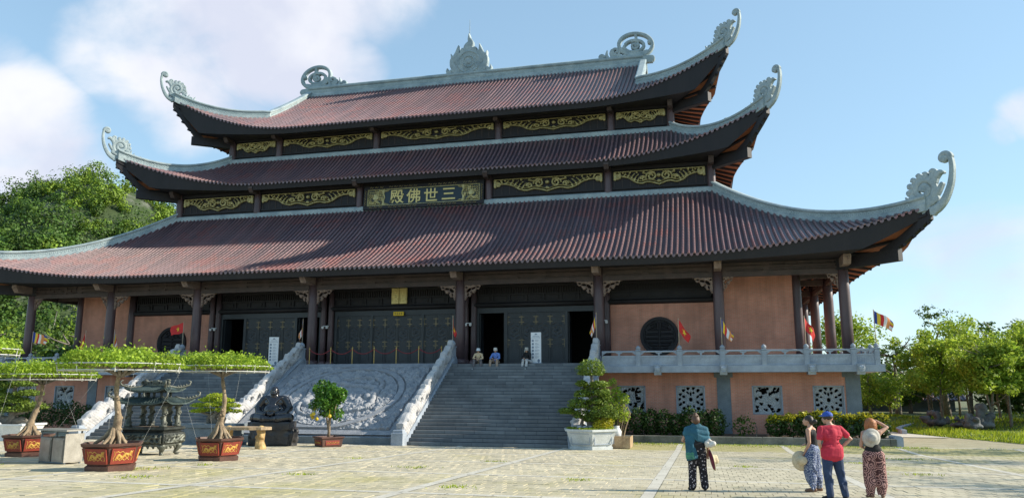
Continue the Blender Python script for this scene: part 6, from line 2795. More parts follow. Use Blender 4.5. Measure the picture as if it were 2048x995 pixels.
for i, (x, y, h, cr) in enumerate(BK):
    tree('background_tree', 'dark bushy tree in the belt behind the lawn on the right', x, y, h, cr, M['leaf_dark'], 4200, 90 + i, .2, .05, .42, 0, 'dark trees behind the lawn', flat=.9)
LB = [(-44, 46, 12, 5), (-52, 60, 14, 6), (-38, 58, 12, 5), (-60, 48, 13, 6), (-47, 72, 14, 6.5), (-36, 40, 9, 4), (-66, 66, 15, 7), (-56, 36, 11, 5), (-42, 86, 14, 7), (-48, 26, 9, 4.5), (-60, 24, 10, 5), (-36, 22, 7, 3.6), (-75, 50, 13, 6.5), (-32, 70, 12, 6), (-70, 84, 15, 8), (-41, 10, 7, 3.8), (-50, 12, 8, 4.2), (-36, 4, 5, 3)]
for i, (x, y, h, cr) in enumerate(LB):
    tree('woodland_tree', 'dense sunlit tree at the foot of the hill, seen beyond the left gallery', x, y, h, cr, M['leaf_hill2'] if i % 3 else M['leaf_hill'], 2600, 120 + i, .28, .05, .55, 0, 'trees at the foot of the hill', flat=.9)

# ------------------------------------------------------------------ wooded limestone hill
HB = [(-192, 190, 76, 58, 70), (-222, 200, 80, 50, 70), (-150, 185, 47, 40, 70), (-256, 185, 66, 60, 75), (-148, 118, 40, 34, 34), (-178, 112, 40, 34, 30), (-120, 150, 30, 50, 45), (-185, 130, 40, 50, 45), (-330, 220, 80, 120, 90)]


def hill_z(x, y):
    z = np.zeros_like(x)
    for hx, hy, hh, sx, sy in HB:
        z = np.maximum(z, hh * np.exp(-((x - hx) / sx) ** 2 - ((y - hy) / sy) ** 2)) * 1.0
    z = z + 2.5 * np.sin(x * .09 + 1.5 * np.sin(y * .05)) * np.sin(y * .08) * np.clip(z / 20, 0, 1)
    return z - 1.5


M['hillrock'] = mat('limestone_and_scrub', (.13, .14, .11), (.04, .065, .02), .95, .09, .4, .5, lo=.55, hi=.68)
hx, hy = np.meshgrid(np.linspace(-520, -50, 110), np.linspace(60, 420, 90))
hzz = hill_z(hx, hy)
b = MB()
b.grid(np.stack([hx, hy, hzz], 2))
b.build('hill', M['hillrock'], kind='structure', smooth=False)
RNG = np.random.default_rng(77)
n = 4200
cx = RNG.uniform(-400, -60, n)
cy = RNG.uniform(70, 270, n)
czz = hill_z(cx, cy)
e = 1.5
slope = np.hypot((hill_z(cx + e, cy) - czz) / e, (hill_z(cx, cy + e) - czz) / e)
rk = np.sin(cx * .11 + 2) * np.sin(cy * .13 + czz * .2)
keep = (czz > -.5) & ~((slope > 1.3) & (rk > .6))
# only what can be seen from the plaza side
keep &= ((cx - 19.3) / (cy + 45.3) > -1.5) & ((cx - 19.3) / (cy + 45.3) < -.66)
cx, cy, czz = cx[keep], cy[keep], czz[keep]
Vs, Qs, Vb, Qb = [], [], [], []
kv = kb = 0
for i in range(len(cx)):
    d = math.hypot(cx[i] - 19.3, cy[i] + 45.3)
    r = RNG.uniform(2.2, 4.8) * (.8 + .4 * (RNG.uniform() > .7))
    nl = 210
    c = np.array([(cx[i], cy[i], czz[i] + r * RNG.uniform(.5, 1.3))])
    P, dd = blobs(np.vstack([c, c + RNG.normal(size=(3, 3)) * r * .45]), np.array([r * .8, r * .55, r * .5, r * .5]), nl, .6, .95)
    V, Q = leaves(P, RNG.uniform(.5, .7), .2, .4, .9, out=dd * 6)
    bright = (math.sin(cx[i] * .05 + 1.0) * math.sin(cy[i] * .06) + RNG.normal() * .35) > .35
    if bright:
        Vb.append(V)
        Qb.append(Q + kb)
        kb += len(V)
    else:
        Vs.append(V)
        Qs.append(Q + kv)
        kv += len(V)
o = leaf_obj('forest', np.vstack(Vs), np.vstack(Qs), M['leaf_hill'], kind='stuff')
tag(o, 'dark green forest covering the limestone hill on the left', 'forest')
o = leaf_obj('forest', np.vstack(Vb), np.vstack(Qb), M['leaf_hill2'], kind='stuff')
tag(o, 'brighter yellow-green tree crowns scattered over the hill forest', 'forest')
# bare cliffs
rr_ = random.Random(9)
for i, (x, y, r, lab) in enumerate(((-152, 158, 8, 'grey limestone cliff showing among the trees beside the roof corner'), (-140, 168, 7, 'small pale cliff on the hill nearest the roofs'), (-235, 150, 9, 'grey limestone outcrop near the hilltop'), (-205, 148, 6, 'small grey outcrop below the hilltop'))):
    z = float(hill_z(np.array([x]), np.array([y]))[0])
    b = MB()
    for q in range(14):
        b.obox((rr_.gauss(0, r * .4), rr_.gauss(0, r * .3), rr_.uniform(-.3, .8) * r), (rr_.uniform(.3, .7) * r, rr_.uniform(.3, .6) * r, rr_.uniform(.5, 1.1) * r), rr_.uniform(0, 3), rr_.uniform(-.2, .2), rr_.uniform(-.2, .2))
    o = solid_part('cliff', b, .5, M['cliff'], None, 1, (x, y, z))
    tag(o, lab, 'cliff')

# ------------------------------------------------------------------ lawn, path, rocks, far pavilion
RNG = np.random.default_rng(3)
b = MB()
rows = []
for y in np.linspace(-30, 30, 41):
    xe = lawn_edge(y)
    row = []
    for t in np.linspace(0, 1, 13):
        x = xe + t * 45
        row.append((x, y, gz(y) + .02 + .55 * (1 - math.exp(-t * 9)) * (.6 + .4 * math.sin(x * .4 + y * .3)) - (.05 if t == 0 else 0)))
    rows.append(row)
b.grid([r[::-1] for r in rows])
lawn = b.build('lawn', M['soil_green'], kind='structure')
n = 52000
y = RNG.uniform(-22, 29, n)
t = RNG.uniform(0, 1, n) ** 1.8
x = np.array([lawn_edge(q) for q in y]) + t * 34 + RNG.normal(size=n) * .12
tt = (x - np.array([lawn_edge(q) for q in y])) / 45
z = np.array([gz(q) for q in y]) + .02 + .55 * (1 - np.exp(-np.clip(tt, 0, 1) * 9)) * (.6 + .4 * np.sin(x * .4 + y * .3))
hgt = RNG.uniform(.08, .22, n) * (1 + .6 * np.sin(x * .9) * np.sin(y * .7))
an = RNG.uniform(0, 6.28, n)
w = .035
dx, dy = np.cos(an) * w, np.sin(an) * w
lx, ly = RNG.normal(size=n) * .05, RNG.normal(size=n) * .05
V = np.stack([np.stack([x - dx, y - dy, z - .02], 1), np.stack([x + dx, y + dy, z - .02], 1), np.stack([x + lx, y + ly, z + hgt], 1)], 1).reshape(-1, 3)
o = leaf_obj('grass', V, np.arange(3 * n).reshape(n, 3), M['grass'], kind='stuff')
tag(o, 'bright green lawn grass below the trees on the right', 'grass')
# tufts growing in the plaza joints
cs = [(10.86, -22.87, .28), (12.4, -19.5, .2), (4.5, -24, .18), (8.9, -26.2, .22), (16.2, -25.5, .2), (5.6, -28.2, .3), (24.5, -16, .3), (26.5, -13, .35), (25.2, -20.8, .25), (7.4, -19.5, .15), (20.5, -19.2, .2), (13.9, -28.2, .25), (3.8, -26.0, .35), (-1.2, -26.5, .3)]
P = []
for (x_, y_, r_) in cs:
    k = int(260 * r_)
    q = RNG.normal(size=(k, 2)) * r_ * (1.0, .8)
    P.append(np.stack([x_ + q[:, 0], y_ + q[:, 1], np.array([gz(v) for v in y_ + q[:, 1]])], 1))
k = 2600
xx_, yy2 = RNG.uniform(14.8, 29.5, k), -4.75 - np.abs(RNG.normal(size=k)) * .8
P.append(np.stack([xx_, yy2, np.zeros(k)], 1))
k = 2200
yy2 = RNG.uniform(-24, -4.5, k)
xx_ = np.array([lawn_edge(v) for v in yy2]) - np.abs(RNG.normal(size=k)) * 2.2
P.append(np.stack([xx_, yy2, np.array([gz(v) for v in yy2])], 1))
P = np.vstack(P)
n = len(P)
an = RNG.uniform(0, 6.28, n)
w = .016
hgt = RNG.uniform(.02, .07, n)
dx, dy = np.cos(an) * w, np.sin(an) * w
V = np.stack([P + np.stack([-dx, -dy, 0 * dx - .01], 1), P + np.stack([dx, dy, 0 * dx - .01], 1), P + np.stack([RNG.normal(size=n) * .03, RNG.normal(size=n) * .03, hgt], 1)], 1).reshape(-1, 3)
o = leaf_obj('weeds', V, np.arange(3 * n).reshape(n, 3), M['grass'], kind='stuff')
tag(o, 'grass tufts and weeds growing in the joints of the plaza', 'weeds')
# path with a raised kerb round the lawn corner
b = MB()
b.grid([[(x_, y_, .012) for x_ in np.linspace(a, c, 5)] for y_, a, c in ((3, 28.6, 32.6), (8, 28.6, 30.9), (12, 28.6, 32.3), (18, 28.6, 34.6), (30, 28.6, 36))])
b.F = [f[::-1] for f in b.F] if False else b.F
b.build('path', M['band'], kind='structure')
kb = thing('path_kerb', 'curved pale kerb where the path turns round the lawn', 'kerb', (31.2, 9.5, 0))
b = MB()
b.sweep([(-.2, -3.2, 0), (.1, -.3, 0), (.9, 2.2, 0), (2.2, 5.6, 0), (3.6, 9.6, 0), (4.6, 15, 0)], [(-.14, -.05), (.14, -.05), (.14, .24), (-.14, .24)])
b.build('kerb', M['stone'], kb)
for i, (x_, y_, r_, lab) in enumerate(((34.3, 12.2, .75, 'broad low grey scholar rock on the grass'), (35.0, 9.6, .5, 'small pitted rock beside the broad low one'), (35.1, 7.6, .6, 'upright grey rock in the middle of the lawn edge'), (36.2, 9.3, .8, 'tall pale eroded rock nearest the leaning tree'))):
    rr_ = random.Random(40 + i)
    b = MB()
    for q in range(16):
        b.ball((rr_.gauss(0, .45) * r_, rr_.gauss(0, .35) * r_, abs(rr_.gauss(.45, .4)) * r_ * (.7 if i == 0 else 1.1)), (rr_.uniform(.18, .42) * r_, rr_.uniform(.18, .4) * r_, rr_.uniform(.18, .45) * r_), 8, 6)
    b.ball((0, 0, .1), (.9 * r_, .6 * r_, .3 * r_), 10, 6)
    o = solid_part('rock', b, .06, M['rock'], None, 1, (x_, y_, .35))
    tag(o, lab, 'rock', 'rocks on the lawn')
pv_ = thing('pavilion', 'low building with a dark tiled roof half hidden by the trees on the right', 'building', (42.5, 57, 0))
b = MB()
b.box(-5, 5, -2.5, 2.5, 0, 1.5)
b.build('wall', M['pier'], pv_)
b = MB()
b.prism([(-3.6, 1.3), (0, 3.4), (3.6, 1.3), (3.6, 1.15), (0, 3.2), (-3.6, 1.15)], (-6, 0, 0), (0, 1, 0), (0, 0, 1), (12, 0, 0))
rf = b.build('roof', M['pan'], pv_)
for q in range(30):
    b = MB()
    x_ = -5.8 + q * .4
    b.tube([(x_, -3.65, 1.34), (x_, -.05, 3.46)], .08, 5)
    b.build('tile_row', M['tile'], rf)


# ------------------------------------------------------------------ people
M['skin'] = mat('skin', (.50, .29, .20), (.44, .25, .17), .55, 6, .001, 60, fine=.06)
M['hair_brown'] = mat('brown_hair', (.13, .06, .03), (.06, .03, .018), .5, 20, .006, 60, sc3=(3, 3, .4))
M['hair_red'] = mat('copper_hair', (.42, .15, .04), (.24, .08, .025), .5, 18, .006, 60, sc3=(3, 3, .4))
M['hair_dark'] = mat('dark_hair', (.03, .022, .018), (.015, .012, .01), .5, 20, .006, 60)
M['teal'] = mat('teal_shawl', (.025, .115, .165), (.015, .075, .115), .85, 5, .006, 24)
M['shawl_band'] = mat('shawl_green_band', (.10, .30, .14), (.03, .14, .16), .85, 16, .004, 30, sc3=(.3, .3, 6))
M['black_cloth'] = mat('black_cloth', (.014, .014, .016), (.009, .009, .010), .9, 6, .004, 30)
M['red_cloth'] = mat('red_shirt', (.50, .025, .055), (.40, .018, .042), .85, 5, .006, 18)
M['denim'] = mat('denim', (.028, .055, .125), (.016, .030, .070), .85, 6, .005, 40)
M['cap_blue'] = mat('blue_cap', (.02, .085, .42), (.015, .06, .32), .7, 6, .001, 40)
M['straw'] = mat('straw_hat', (.66, .56, .38), (.54, .44, .28), .8, 14, .004, 60)
M['straw_w'] = mat('pale_hat', (.50, .475, .42), (.36, .345, .31), .8, 12, .004, 60)
M['magenta'] = mat('hat_lining', (.24, .02, .06), (.14, .015, .05), .8, 9)
M['bag_white'] = mat('cream_cloth', (.66, .62, .56), (.54, .50, .45), .85, 6, .006, 22)
M['shoe_brown'] = mat('brown_leather', (.22, .12, .07), (.15, .08, .05), .6, 8)
M['cream_shirt'] = mat('cream_shirt', (.60, .47, .30), (.5, .38, .24), .85, 8, .004, 25)
M['blue_shirt'] = mat('blue_shirt', (.16, .28, .62), (.08, .16, .46), .85, 14, .004, 25)
M['grey_cloth'] = mat('grey_trousers', (.16, .145, .15), (.11, .10, .105), .85, 8, .004, 25)
M['khaki'] = mat('khaki_trousers', (.36, .27, .20), (.28, .21, .16), .85, 8, .004, 25)


def print_mat(name, bg_, fg, scale, thr, kind='flower', fg2=None):
    m = mat(name, bg_, None, .88, 8, .004, 30)
    t = m.node_tree
    b = t.nodes["Principled BSDF"]
    src = b.inputs["Base Color"].links[0].from_socket
    n, l = t.nodes.new, t.links.new
    co = n("ShaderNodeTexCoord")
    mr = n("ShaderNodeMapRange")
    if kind == 'flower':
        vo = n("ShaderNodeTexVoronoi")
        vo.inputs["Scale"].default_value = scale
        l(co.outputs["Object"], vo.inputs["Vector"])
        mr.inputs["From Min"].default_value = thr + .05
        mr.inputs["From Max"].default_value = thr
        l(vo.outputs["Distance"], mr.inputs["Value"])
    elif kind == 'paisley':
        vo = n("ShaderNodeTexVoronoi")
        vo.inputs["Scale"].default_value = scale
        l(co.outputs["Object"], vo.inputs["Vector"])
        sn = n("ShaderNodeMath")
        sn.operation = 'SINE'
        ml = n("ShaderNodeMath")
        ml.operation = 'MULTIPLY'
        ml.inputs[1].default_value = 26
        l(vo.outputs["Distance"], ml.inputs[0])
        l(ml.outputs[0], sn.inputs[0])
        mr.inputs["From Min"].default_value = -.1
        mr.inputs["From Max"].default_value = .45
        l(sn.outputs[0], mr.inputs["Value"])
    else:
        wv = n("ShaderNodeTexWave")
        wv.bands_direction = 'Z'
        wv.inputs["Scale"].default_value = scale
        wv.inputs["Distortion"].default_value = 11
        wv.inputs["Detail Scale"].default_value = 6
        l(co.outputs["Object"], wv.inputs["Vector"])
        mr.inputs["From Min"].default_value = thr
        mr.inputs["From Max"].default_value = thr + .1
        l(wv.outputs["Fac"], mr.inputs["Value"])
    mx = n("ShaderNodeMix")
    mx.data_type = 'RGBA'
    l(mr.outputs[0], mx.inputs["Factor"])
    l(src, mx.inputs["A"])
    mx.inputs["B"].default_value = (*fg, 1)
    l(mx.outputs["Result"], b.inputs["Base Color"])
    return m


M['floral'] = print_mat('black_floral_print', (.014, .012, .018), (.52, .46, .48), 20, .26)
M['elephant'] = print_mat('blue_white_print', (.025, .055, .17), (.40, .44, .52), 5.5, .72, 'band')
M['paisley'] = print_mat('pink_paisley_print', (.075, .028, .03), (.47, .26, .23), 7.5, .2, 'paisley')
M['spotted'] = print_mat('white_spotted_print', (.62, .62, .62), (.05, .05, .06), 14, .24)


def hand(b, p, d, side, r=.9, curl=.5, nrm=(0, 0, 1)):
    """palm, four unequal curled fingers and a thumb, grown from wrist p along d"""
    p, d = Vector(p), Vector(d).normalized()
    up = Vector(nrm)
    sd = d.cross(up)
    sd = sd.normalized() if sd.length > .01 else Vector((1, 0, 0))
    up = sd.cross(d).normalized()
    for k in (-1.2, -.4, .4, 1.2):
        capsule(b, [p, p + d * .05 + sd * .016 * k, p + d * .088 + sd * .019 * k], [.021, .016, .013], 7)
    for k, ln in ((-1.3, .060), (-.43, .074), (.43, .078), (1.3, .068)):
        a = p + d * .088 + sd * .019 * k
        m_ = a + d * ln * .5 - up * ln * .25 * curl
        e = m_ + d * ln * .4 * (1 - .6 * curl) - up * ln * .5 * curl
        capsule(b, [a, m_, e], [.0105, .0095, .008], 6)
    a = p + d * .03 + sd * .024 * side
    capsule(b, [a, a + d * .035 + sd * .03 * side - up * .01, a + d * .068 + sd * .034 * side - up * .02], [.014, .012, .0095], 6)


def head(b, c, yaw=0.0, pitch=0.0, s=1.0):
    """skull, jaw, nose, lips, brow, ears; faces +Y turned by yaw (left positive)"""
    m = Matrix.Rotation(yaw, 3, 'Z') @ Matrix.Rotation(pitch, 3, 'X')
    c = Vector(c)

    def at(x, y, z):
        return tuple(c + m @ Vector((x * s, y * s, z * s)))
    b.ball(at(0, -.012, .025), (.078 * s, .094 * s, .092 * s), 14, 10, yaw)
    b.ball(at(0, .022, -.03), (.062 * s, .070 * s, .078 * s), 14, 10, yaw)
    b.ball(at(0, .055, -.088), (.030 * s, .026 * s, .022 * s), 10, 7, yaw)
    capsule(b, [at(0, .082, .015), at(0, .108, -.028)], [.010 * s, .015 * s], 7)
    for k in (-1, 1):
        b.ball(at(k * .032, .076, .012), (.016 * s, .010 * s, .009 * s), 7, 5, yaw)
        b.ball(at(k * .033, .080, .034), (.022 * s, .010 * s, .007 * s), 7, 5, yaw)
        b.ball(at(k * .077, -.006, -.008), (.011 * s, .020 * s, .030 * s), 7, 5, yaw)
    capsule(b, [at(-.022, .084, -.058), at(0, .092, -.056), at(.022, .084, -.058)], [.008 * s, .010 * s, .008 * s], 6)
    return at


def stand_body(J, vox=.0125, parent=None, hyaw=0, hpitch=0, hs=1.0):
    b = MB()
    at = head(b, J['head'], hyaw, hpitch, hs)
    nk = J['neck']
    capsule(b, [nk, Vector(J['head']) + Vector((0, -.02, -.06))], [.056, .05], 10)
    capsule(b, [J['pel'], J['waist'], J['chest']], [.125, .105, .115], 12)
    for s in ('l', 'r'):
        sg = -1 if s == 'l' else 1
        sh, el, wr = J['sh' + s], J['el' + s], J['wr' + s]
        capsule(b, [nk, sh], [.05, .05], 9)
        capsule(b, [J['chest'], sh], [.09, .055], 9)
        mid = (Vector(sh) + Vector(el)) / 2
        fm = Vector(el).lerp(Vector(wr), .35)
        capsule(b, [sh, mid, el, fm, wr], [.050, .044, .036, .036, .025], 10)
        hd = J.get('hd' + s) or (Vector(wr) - Vector(el))
        hand(b, wr, hd, -sg, nrm=J.get('hn' + s, (0, 0, 1)))
        hp, kn, an, to = J['hp' + s], J['kn' + s], J['an' + s], J['to' + s]
        cm = Vector(kn).lerp(Vector(an), .32)
        capsule(b, [J['pel'], hp, kn, cm, an], [.11, .088, .058, .056, .038], 11)
        heel = Vector(an) + Vector((0, 0, -.035)) - (Vector(to) - Vector(an)).normalized() * .03
        capsule(b, [heel, Vector(an) * .5 + Vector(to) * .5 + Vector((0, 0, -.01)), to], [.036, .036, .026], 8)
    return solid_part('body', b, vox, M['skin'], parent, 3), at


def shoes(J, parent, m, r=.044):
    for s in ('l', 'r'):
        an, to = Vector(J['an' + s]), Vector(J['to' + s])
        b = MB()
        heel = an + Vector((0, 0, -.045)) - (to - an).normalized() * .035
        capsule(b, [heel, (an + to) / 2 + Vector((0, 0, -.012)), to + (to - an).normalized() * .012], [r, r, r * .8], 9)
        solid_part('shoe', b, .012, m, parent, 2)


def trousers(J, parent, m, rr_, waist=.13, name='trousers', vox=.013, folds=0):
    b = MB()
    w = Vector(J['waist'])
    pl = Vector(J['pel'])
    capsule(b, [pl + Vector((-.06, 0, .02)), pl + Vector((.06, 0, .02))], [waist * .95, waist * .95], 12)
    rd = random.Random(3)
    for s in ('l', 'r'):
        hp, kn, an = Vector(J['hp' + s]), Vector(J['kn' + s]), Vector(J['an' + s])
        pts = [pl, hp, hp.lerp(kn, .5), kn, kn.lerp(an, .5), an + Vector((0, 0, .02))]
        capsule(b, pts, [rr_[0], rr_[0], rr_[1], rr_[2], rr_[3], rr_[4]], 12)
        b.ball(tuple(hp + Vector((0, -.03, .0))), (rr_[0] * .92, rr_[0] * .85, rr_[0] * .9), 10, 8)
        for q in range(folds):
            p = hp.lerp(an, rd.uniform(.15, .98))
            a_ = rd.uniform(0, 6.28)
            r0 = rr_[2] * .72
            capsule(b, [p + Vector((r0 * math.cos(a_), r0 * math.sin(a_), .05)), p + Vector((r0 * math.cos(a_ + .5), r0 * math.sin(a_ + .5), -.04))], [.03, .022], 6)
    return solid_part(name, b, vox, m, parent, 3)


def hat_disc(brim, crown, h, m, name, parent=None, loc=None, rot=None, droop=.0):
    b = MB()
    b.lathe([(crown * .45, h), (crown * .85, h * .93), (crown, h * .5), (crown * 1.02, .012), (brim * .75, .002 - droop * .4), (brim, -.012 - droop), (brim, -.022 - droop), (crown * .95, -.01), (crown * .85, h * .4), (.01, h * .8)], (0, 0, 0), 26)
    o = b.build(name, m, parent, smooth=True, loc=loc)
    if rot is not None:
        o.rotation_euler = rot
    return o


def P3(x, y, z):
    return (x, y, z)


# --- woman with the teal shawl, back to us
wx, wy = 19.15, -27.3
w1 = thing('person', 'person in a teal shawl and black floral trousers seen from behind, hair in a bun', 'person', (wx, wy, gz(wy)), R(12))
J = dict(head=(.0, .03, 1.50), neck=(0, -.01, 1.365), chest=(0, 0, 1.20), waist=(0, .01, 1.03), pel=(0, 0, .90),
         shl=(-.165, 0, 1.31), ell=(-.30, .03, 1.07), wrl=(-.14, .20, .99), shr=(.165, 0, 1.31), elr=(.245, -.03, 1.04), wrr=(.245, .04, .81),
         hpl=(-.085, 0, .86), knl=(-.105, .03, .47), anl=(-.125, -.01, .085), tol=(-.165, .13, .03), hpr=(.085, 0, .86), knr=(.12, .03, .47), anr=(.145, -.01, .085), tor=(.185, .13, .03))
stand_body(J, parent=w1, hyaw=-.25)
trousers(J, w1, M['floral'], (.125, .11, .092, .088, .088), .125, folds=8)
shoes(J, w1, M['black_cloth'])
b = MB()
capsule(b, [(0, 0, 1.0), (0, 0, 1.22)], [.125, .125], 12)
capsule(b, [(-.06, 0, .97), (.06, 0, .97)], [.14, .14], 12)
solid_part('top', b, .014, M['black_cloth'], w1, 2)
b = MB()
b.ball((0, .005, 1.535), (.092, .10, .095), 14, 10)
b.ball((0, -.045, 1.50), (.085, .065, .085), 12, 9)
b.ball((-.015, -.03, 1.635), (.05, .05, .042), 10, 7)
for q in range(7):
    a = q * .9
    capsule(b, [(.05 * math.cos(a), -.03 + .05 * math.sin(a), 1.60), (-.015 + .03 * math.cos(a), -.03 + .03 * math.sin(a), 1.655)], [.018, .012], 6)
solid_part('hair', b, .010, M['hair_brown'], w1, 2)
b = MB()
capsule(b, [(-.06, -.02, 1.385), (.06, -.02, 1.385)], [.06, .06], 10)
capsule(b, [(-.20, .0, 1.30), (0, -.02, 1.35), (.20, 0, 1.30)], [.075, .085, .075], 12)
capsule(b, [(-.22, -.01, 1.22), (0, -.03, 1.24), (.21, -.01, 1.22)], [.085, .11, .085], 12)
capsule(b, [(-.20, -.02, 1.14), (.02, -.04, 1.14), (.23, -.01, 1.10)], [.07, .10, .085], 12)
capsule(b, [(.05, -.06, 1.10), (.24, -.03, 1.02), (.255, .02, .96)], [.06, .07, .05], 10)
for q in range(6):
    capsule(b, [(-.24 + .02 * q, -.06, 1.28 - .02 * q), (0, -.125, 1.20 - .025 * q), (.25 - .012 * q, -.07, 1.08 - .012 * q)], [.022] * 3, 7)
solid_part('shawl', b, .013, M['teal'], w1, 2)
b = MB()
for q in range(5):
    x_ = -.26 + .04 * q
    capsule(b, [(x_ + .03, -.07 - .012 * (q % 2), 1.16), (x_ + .02, -.10 - .02 * (q % 2), .95), (x_ + .03 + .012 * q, -.11 - .02 * (q % 2), .66 + .012 * q)], [.034, .034, .028], 7)
o = solid_part('shawl_end', b, .012, M['teal'], w1, 2)
b = MB()
for q in range(5):
    x_ = -.26 + .04 * q
    capsule(b, [(x_ + .02, -.108 - .02 * (q % 2), .80), (x_ + .025, -.113 - .02 * (q % 2), .70)], [.036, .034], 7)
o2 = solid_part('shawl_band', b, .012, M['shawl_band'], w1, 1)
hw = hat_disc(.235, .10, .11, [M['straw']], 'straw_hat')
hw.location = (wx + .34, wy + .02, gz(wy) + .66)
hw.rotation_euler = (R(10), R(78), R(20))
tag(hw, 'pale straw hat hanging from the hand of the person in the teal shawl', 'hat')
b = MB()
b.ball((0, 0, 0), (.225, .225, .018), 20, 5)
b.build('lining', M['magenta'], hw, loc=(0, 0, -.03))
b = MB()
for q in range(14):
    rd = random.Random(q)
    b.ball((rd.gauss(0, .04), rd.gauss(0, .02), rd.gauss(0, .03)), rd.uniform(.04, .065), 8, 6)
capsule(b, [(-.06, 0, .03), (0, -.02, .09), (.07, 0, .04)], [.03, .035, .03])
o = solid_part('cloth_bag', b, .012, M['bag_white'], None, 2, (wx + .27, wy - .10, gz(wy) + 1.0))
tag(o, 'cream cloth bundle at the right hip of the person in the teal shawl', 'bag')

# --- man in the red shirt, hands on hips
mx_, my_ = 21.78, -28.45
mn = thing('person', 'person in a red shirt, blue cap and jeans standing with hands on hips', 'person', (mx_, my_, gz(my_)), R(20))
J = dict(head=(-.02, .04, 1.575), neck=(0, -.01, 1.44), chest=(0, 0, 1.25), waist=(0, .0, 1.07), pel=(0, 0, .94),
         shl=(-.195, 0, 1.375), ell=(-.29, -.07, 1.10), wrl=(-.17, .06, .98), shr=(.195, 0, 1.375), elr=(.385, -.06, 1.18), wrr=(.215, .03, 1.0),
         hdl=(.35, .6, -.25), hdr=(-.45, .6, -.35),
         hpl=(-.09, 0, .90), knl=(-.11, .02, .49), anl=(-.10, -.02, .085), tol=(-.16, .13, .03), hpr=(.09, 0, .90), knr=(.165, .03, .49), anr=(.215, -.02, .085), tor=(.27, .12, .03))
_, hat_ = stand_body(J, parent=mn, hyaw=.75, hpitch=.15)
trousers(J, mn, M['denim'], (.125, .105, .082, .074, .072), .14, 'jeans', folds=10)
shoes(J, mn, M['black_cloth'], .048)
b = MB()
capsule(b, [(0, 0, 1.02), (0, 0, 1.28)], [.145, .15], 14)
for z_ in (.97, .91, .88):
    capsule(b, [(-.08, -.01, z_), (.08, -.01, z_)], [.150, .150], 14)
capsule(b, [(-.05, .0, 1.02), (.05, 0, 1.02)], [.14, .14], 14)
capsule(b, [(-.17, 0, 1.365), (0, -.01, 1.39), (.17, 0, 1.365)], [.075, .085, .075], 12)
capsule(b, [(-.12, 0, 1.27), (.12, 0, 1.27)], [.125, .125], 12)
rd = random.Random(6)
for q in range(9):
    z_ = rd.uniform(.95, 1.32)
    x_ = rd.uniform(-.12, .12)
    capsule(b, [(x_ - .06, -.128, z_), (x_ + .05, -.134, z_ + rd.uniform(-.05, .05))], [.016, .012], 6)
solid_part('shirt', b, .012, M['red_cloth'], mn, 2)
for s in ('l', 'r'):
    b = MB()
    sh, el = Vector(J['sh' + s]), Vector(J['el' + s])
    capsule(b, [sh, sh.lerp(el, .62)], [.070, .066], 12)
    solid_part('sleeve', b, .012, M['red_cloth'], mn, 2)
b = MB()
c = J['head']
m3 = Matrix.Rotation(.75, 3, 'Z')
b.ball((c[0], c[1] - .012, c[2] + .035), (.092, .104, .082), 16, 10, .75)
solid_part('hair', b, .011, M['hair_dark'], mn, 1)
b = MB()
b.ball((c[0], c[1] - .005, c[2] + .062), (.097, .108, .082), 18, 12, .75)
p = [Vector(c) + m3 @ Vector((x_, y_, .055 - .02 * (y_ > .15) - .10 * abs(x_) ** 1.2)) for x_, y_ in ((-.075, .07), (-.06, .14), (0, .185), (.06, .14), (.075, .07))]
for q in range(5):
    capsule(b, [Vector(c) + m3 @ Vector(((q - 2) * .034, .06, .058)), Vector(c) + m3 @ Vector(((q - 2) * .030, .165 - .012 * (q - 2) ** 2, .048))], [.014, .011], 6)
b.ball((c[0], c[1] - .005, c[2] + .146), .012, 6, 4)
solid_part('cap', b, .010, M['cap_blue'], mn, 2)

# --- woman beyond him, in profile
qx, qy = 21.62, -26.75
w2 = thing('person', 'person in a black top and blue printed trousers, face in profile behind the red shirt', 'person', (qx, qy, gz(qy)), R(62))
J = dict(head=(.0, .05, 1.51), neck=(0, .0, 1.37), chest=(0, 0, 1.19), waist=(0, .01, 1.02), pel=(0, -.01, .90),
         shl=(-.16, 0, 1.31), ell=(-.20, -.03, 1.05), wrl=(-.19, .09, .84), shr=(.16, 0, 1.31), elr=(.22, .0, 1.06), wrr=(.14, .17, 1.0),
         hpl=(-.08, 0, .86), knl=(-.10, .05, .47), anl=(-.10, -.02, .085), tol=(-.11, .13, .03), hpr=(.08, 0, .86), knr=(.10, .0, .47), anr=(.10, -.08, .085), tor=(.12, .07, .03))
stand_body(J, parent=w2, hyaw=.12, hpitch=.12)
trousers(J, w2, M['elephant'], (.13, .135, .13, .12, .06), .125, folds=10)
shoes(J, w2, M['shoe_brown'], .042)
b = MB()
capsule(b, [(0, 0, 1.0), (0, 0, 1.2)], [.122, .128], 12)
capsule(b, [(-.1, 0, 1.26), (.1, 0, 1.26)], [.08, .08], 10)
solid_part('top', b, .013, M['black_cloth'], w2, 2)
b = MB()
b.ball((0, .025, 1.552), (.088, .10, .085), 14, 10)
b.ball((0, -.035, 1.50), (.08, .06, .08), 12, 9)
b.ball((0, -.11, 1.50), (.045, .05, .05), 10, 7)
solid_part('hair', b, .010, M['hair_dark'], w2, 2)
hs_ = hat_disc(.215, .095, .12, M['straw'], 'straw_hat')
hs_.location = (qx - .25, qy - .12, gz(qy) + .66)
hs_.rotation_euler = (R(82), R(8), R(25))
tag(hs_, 'round straw hat held low beside the blue printed trousers', 'hat')

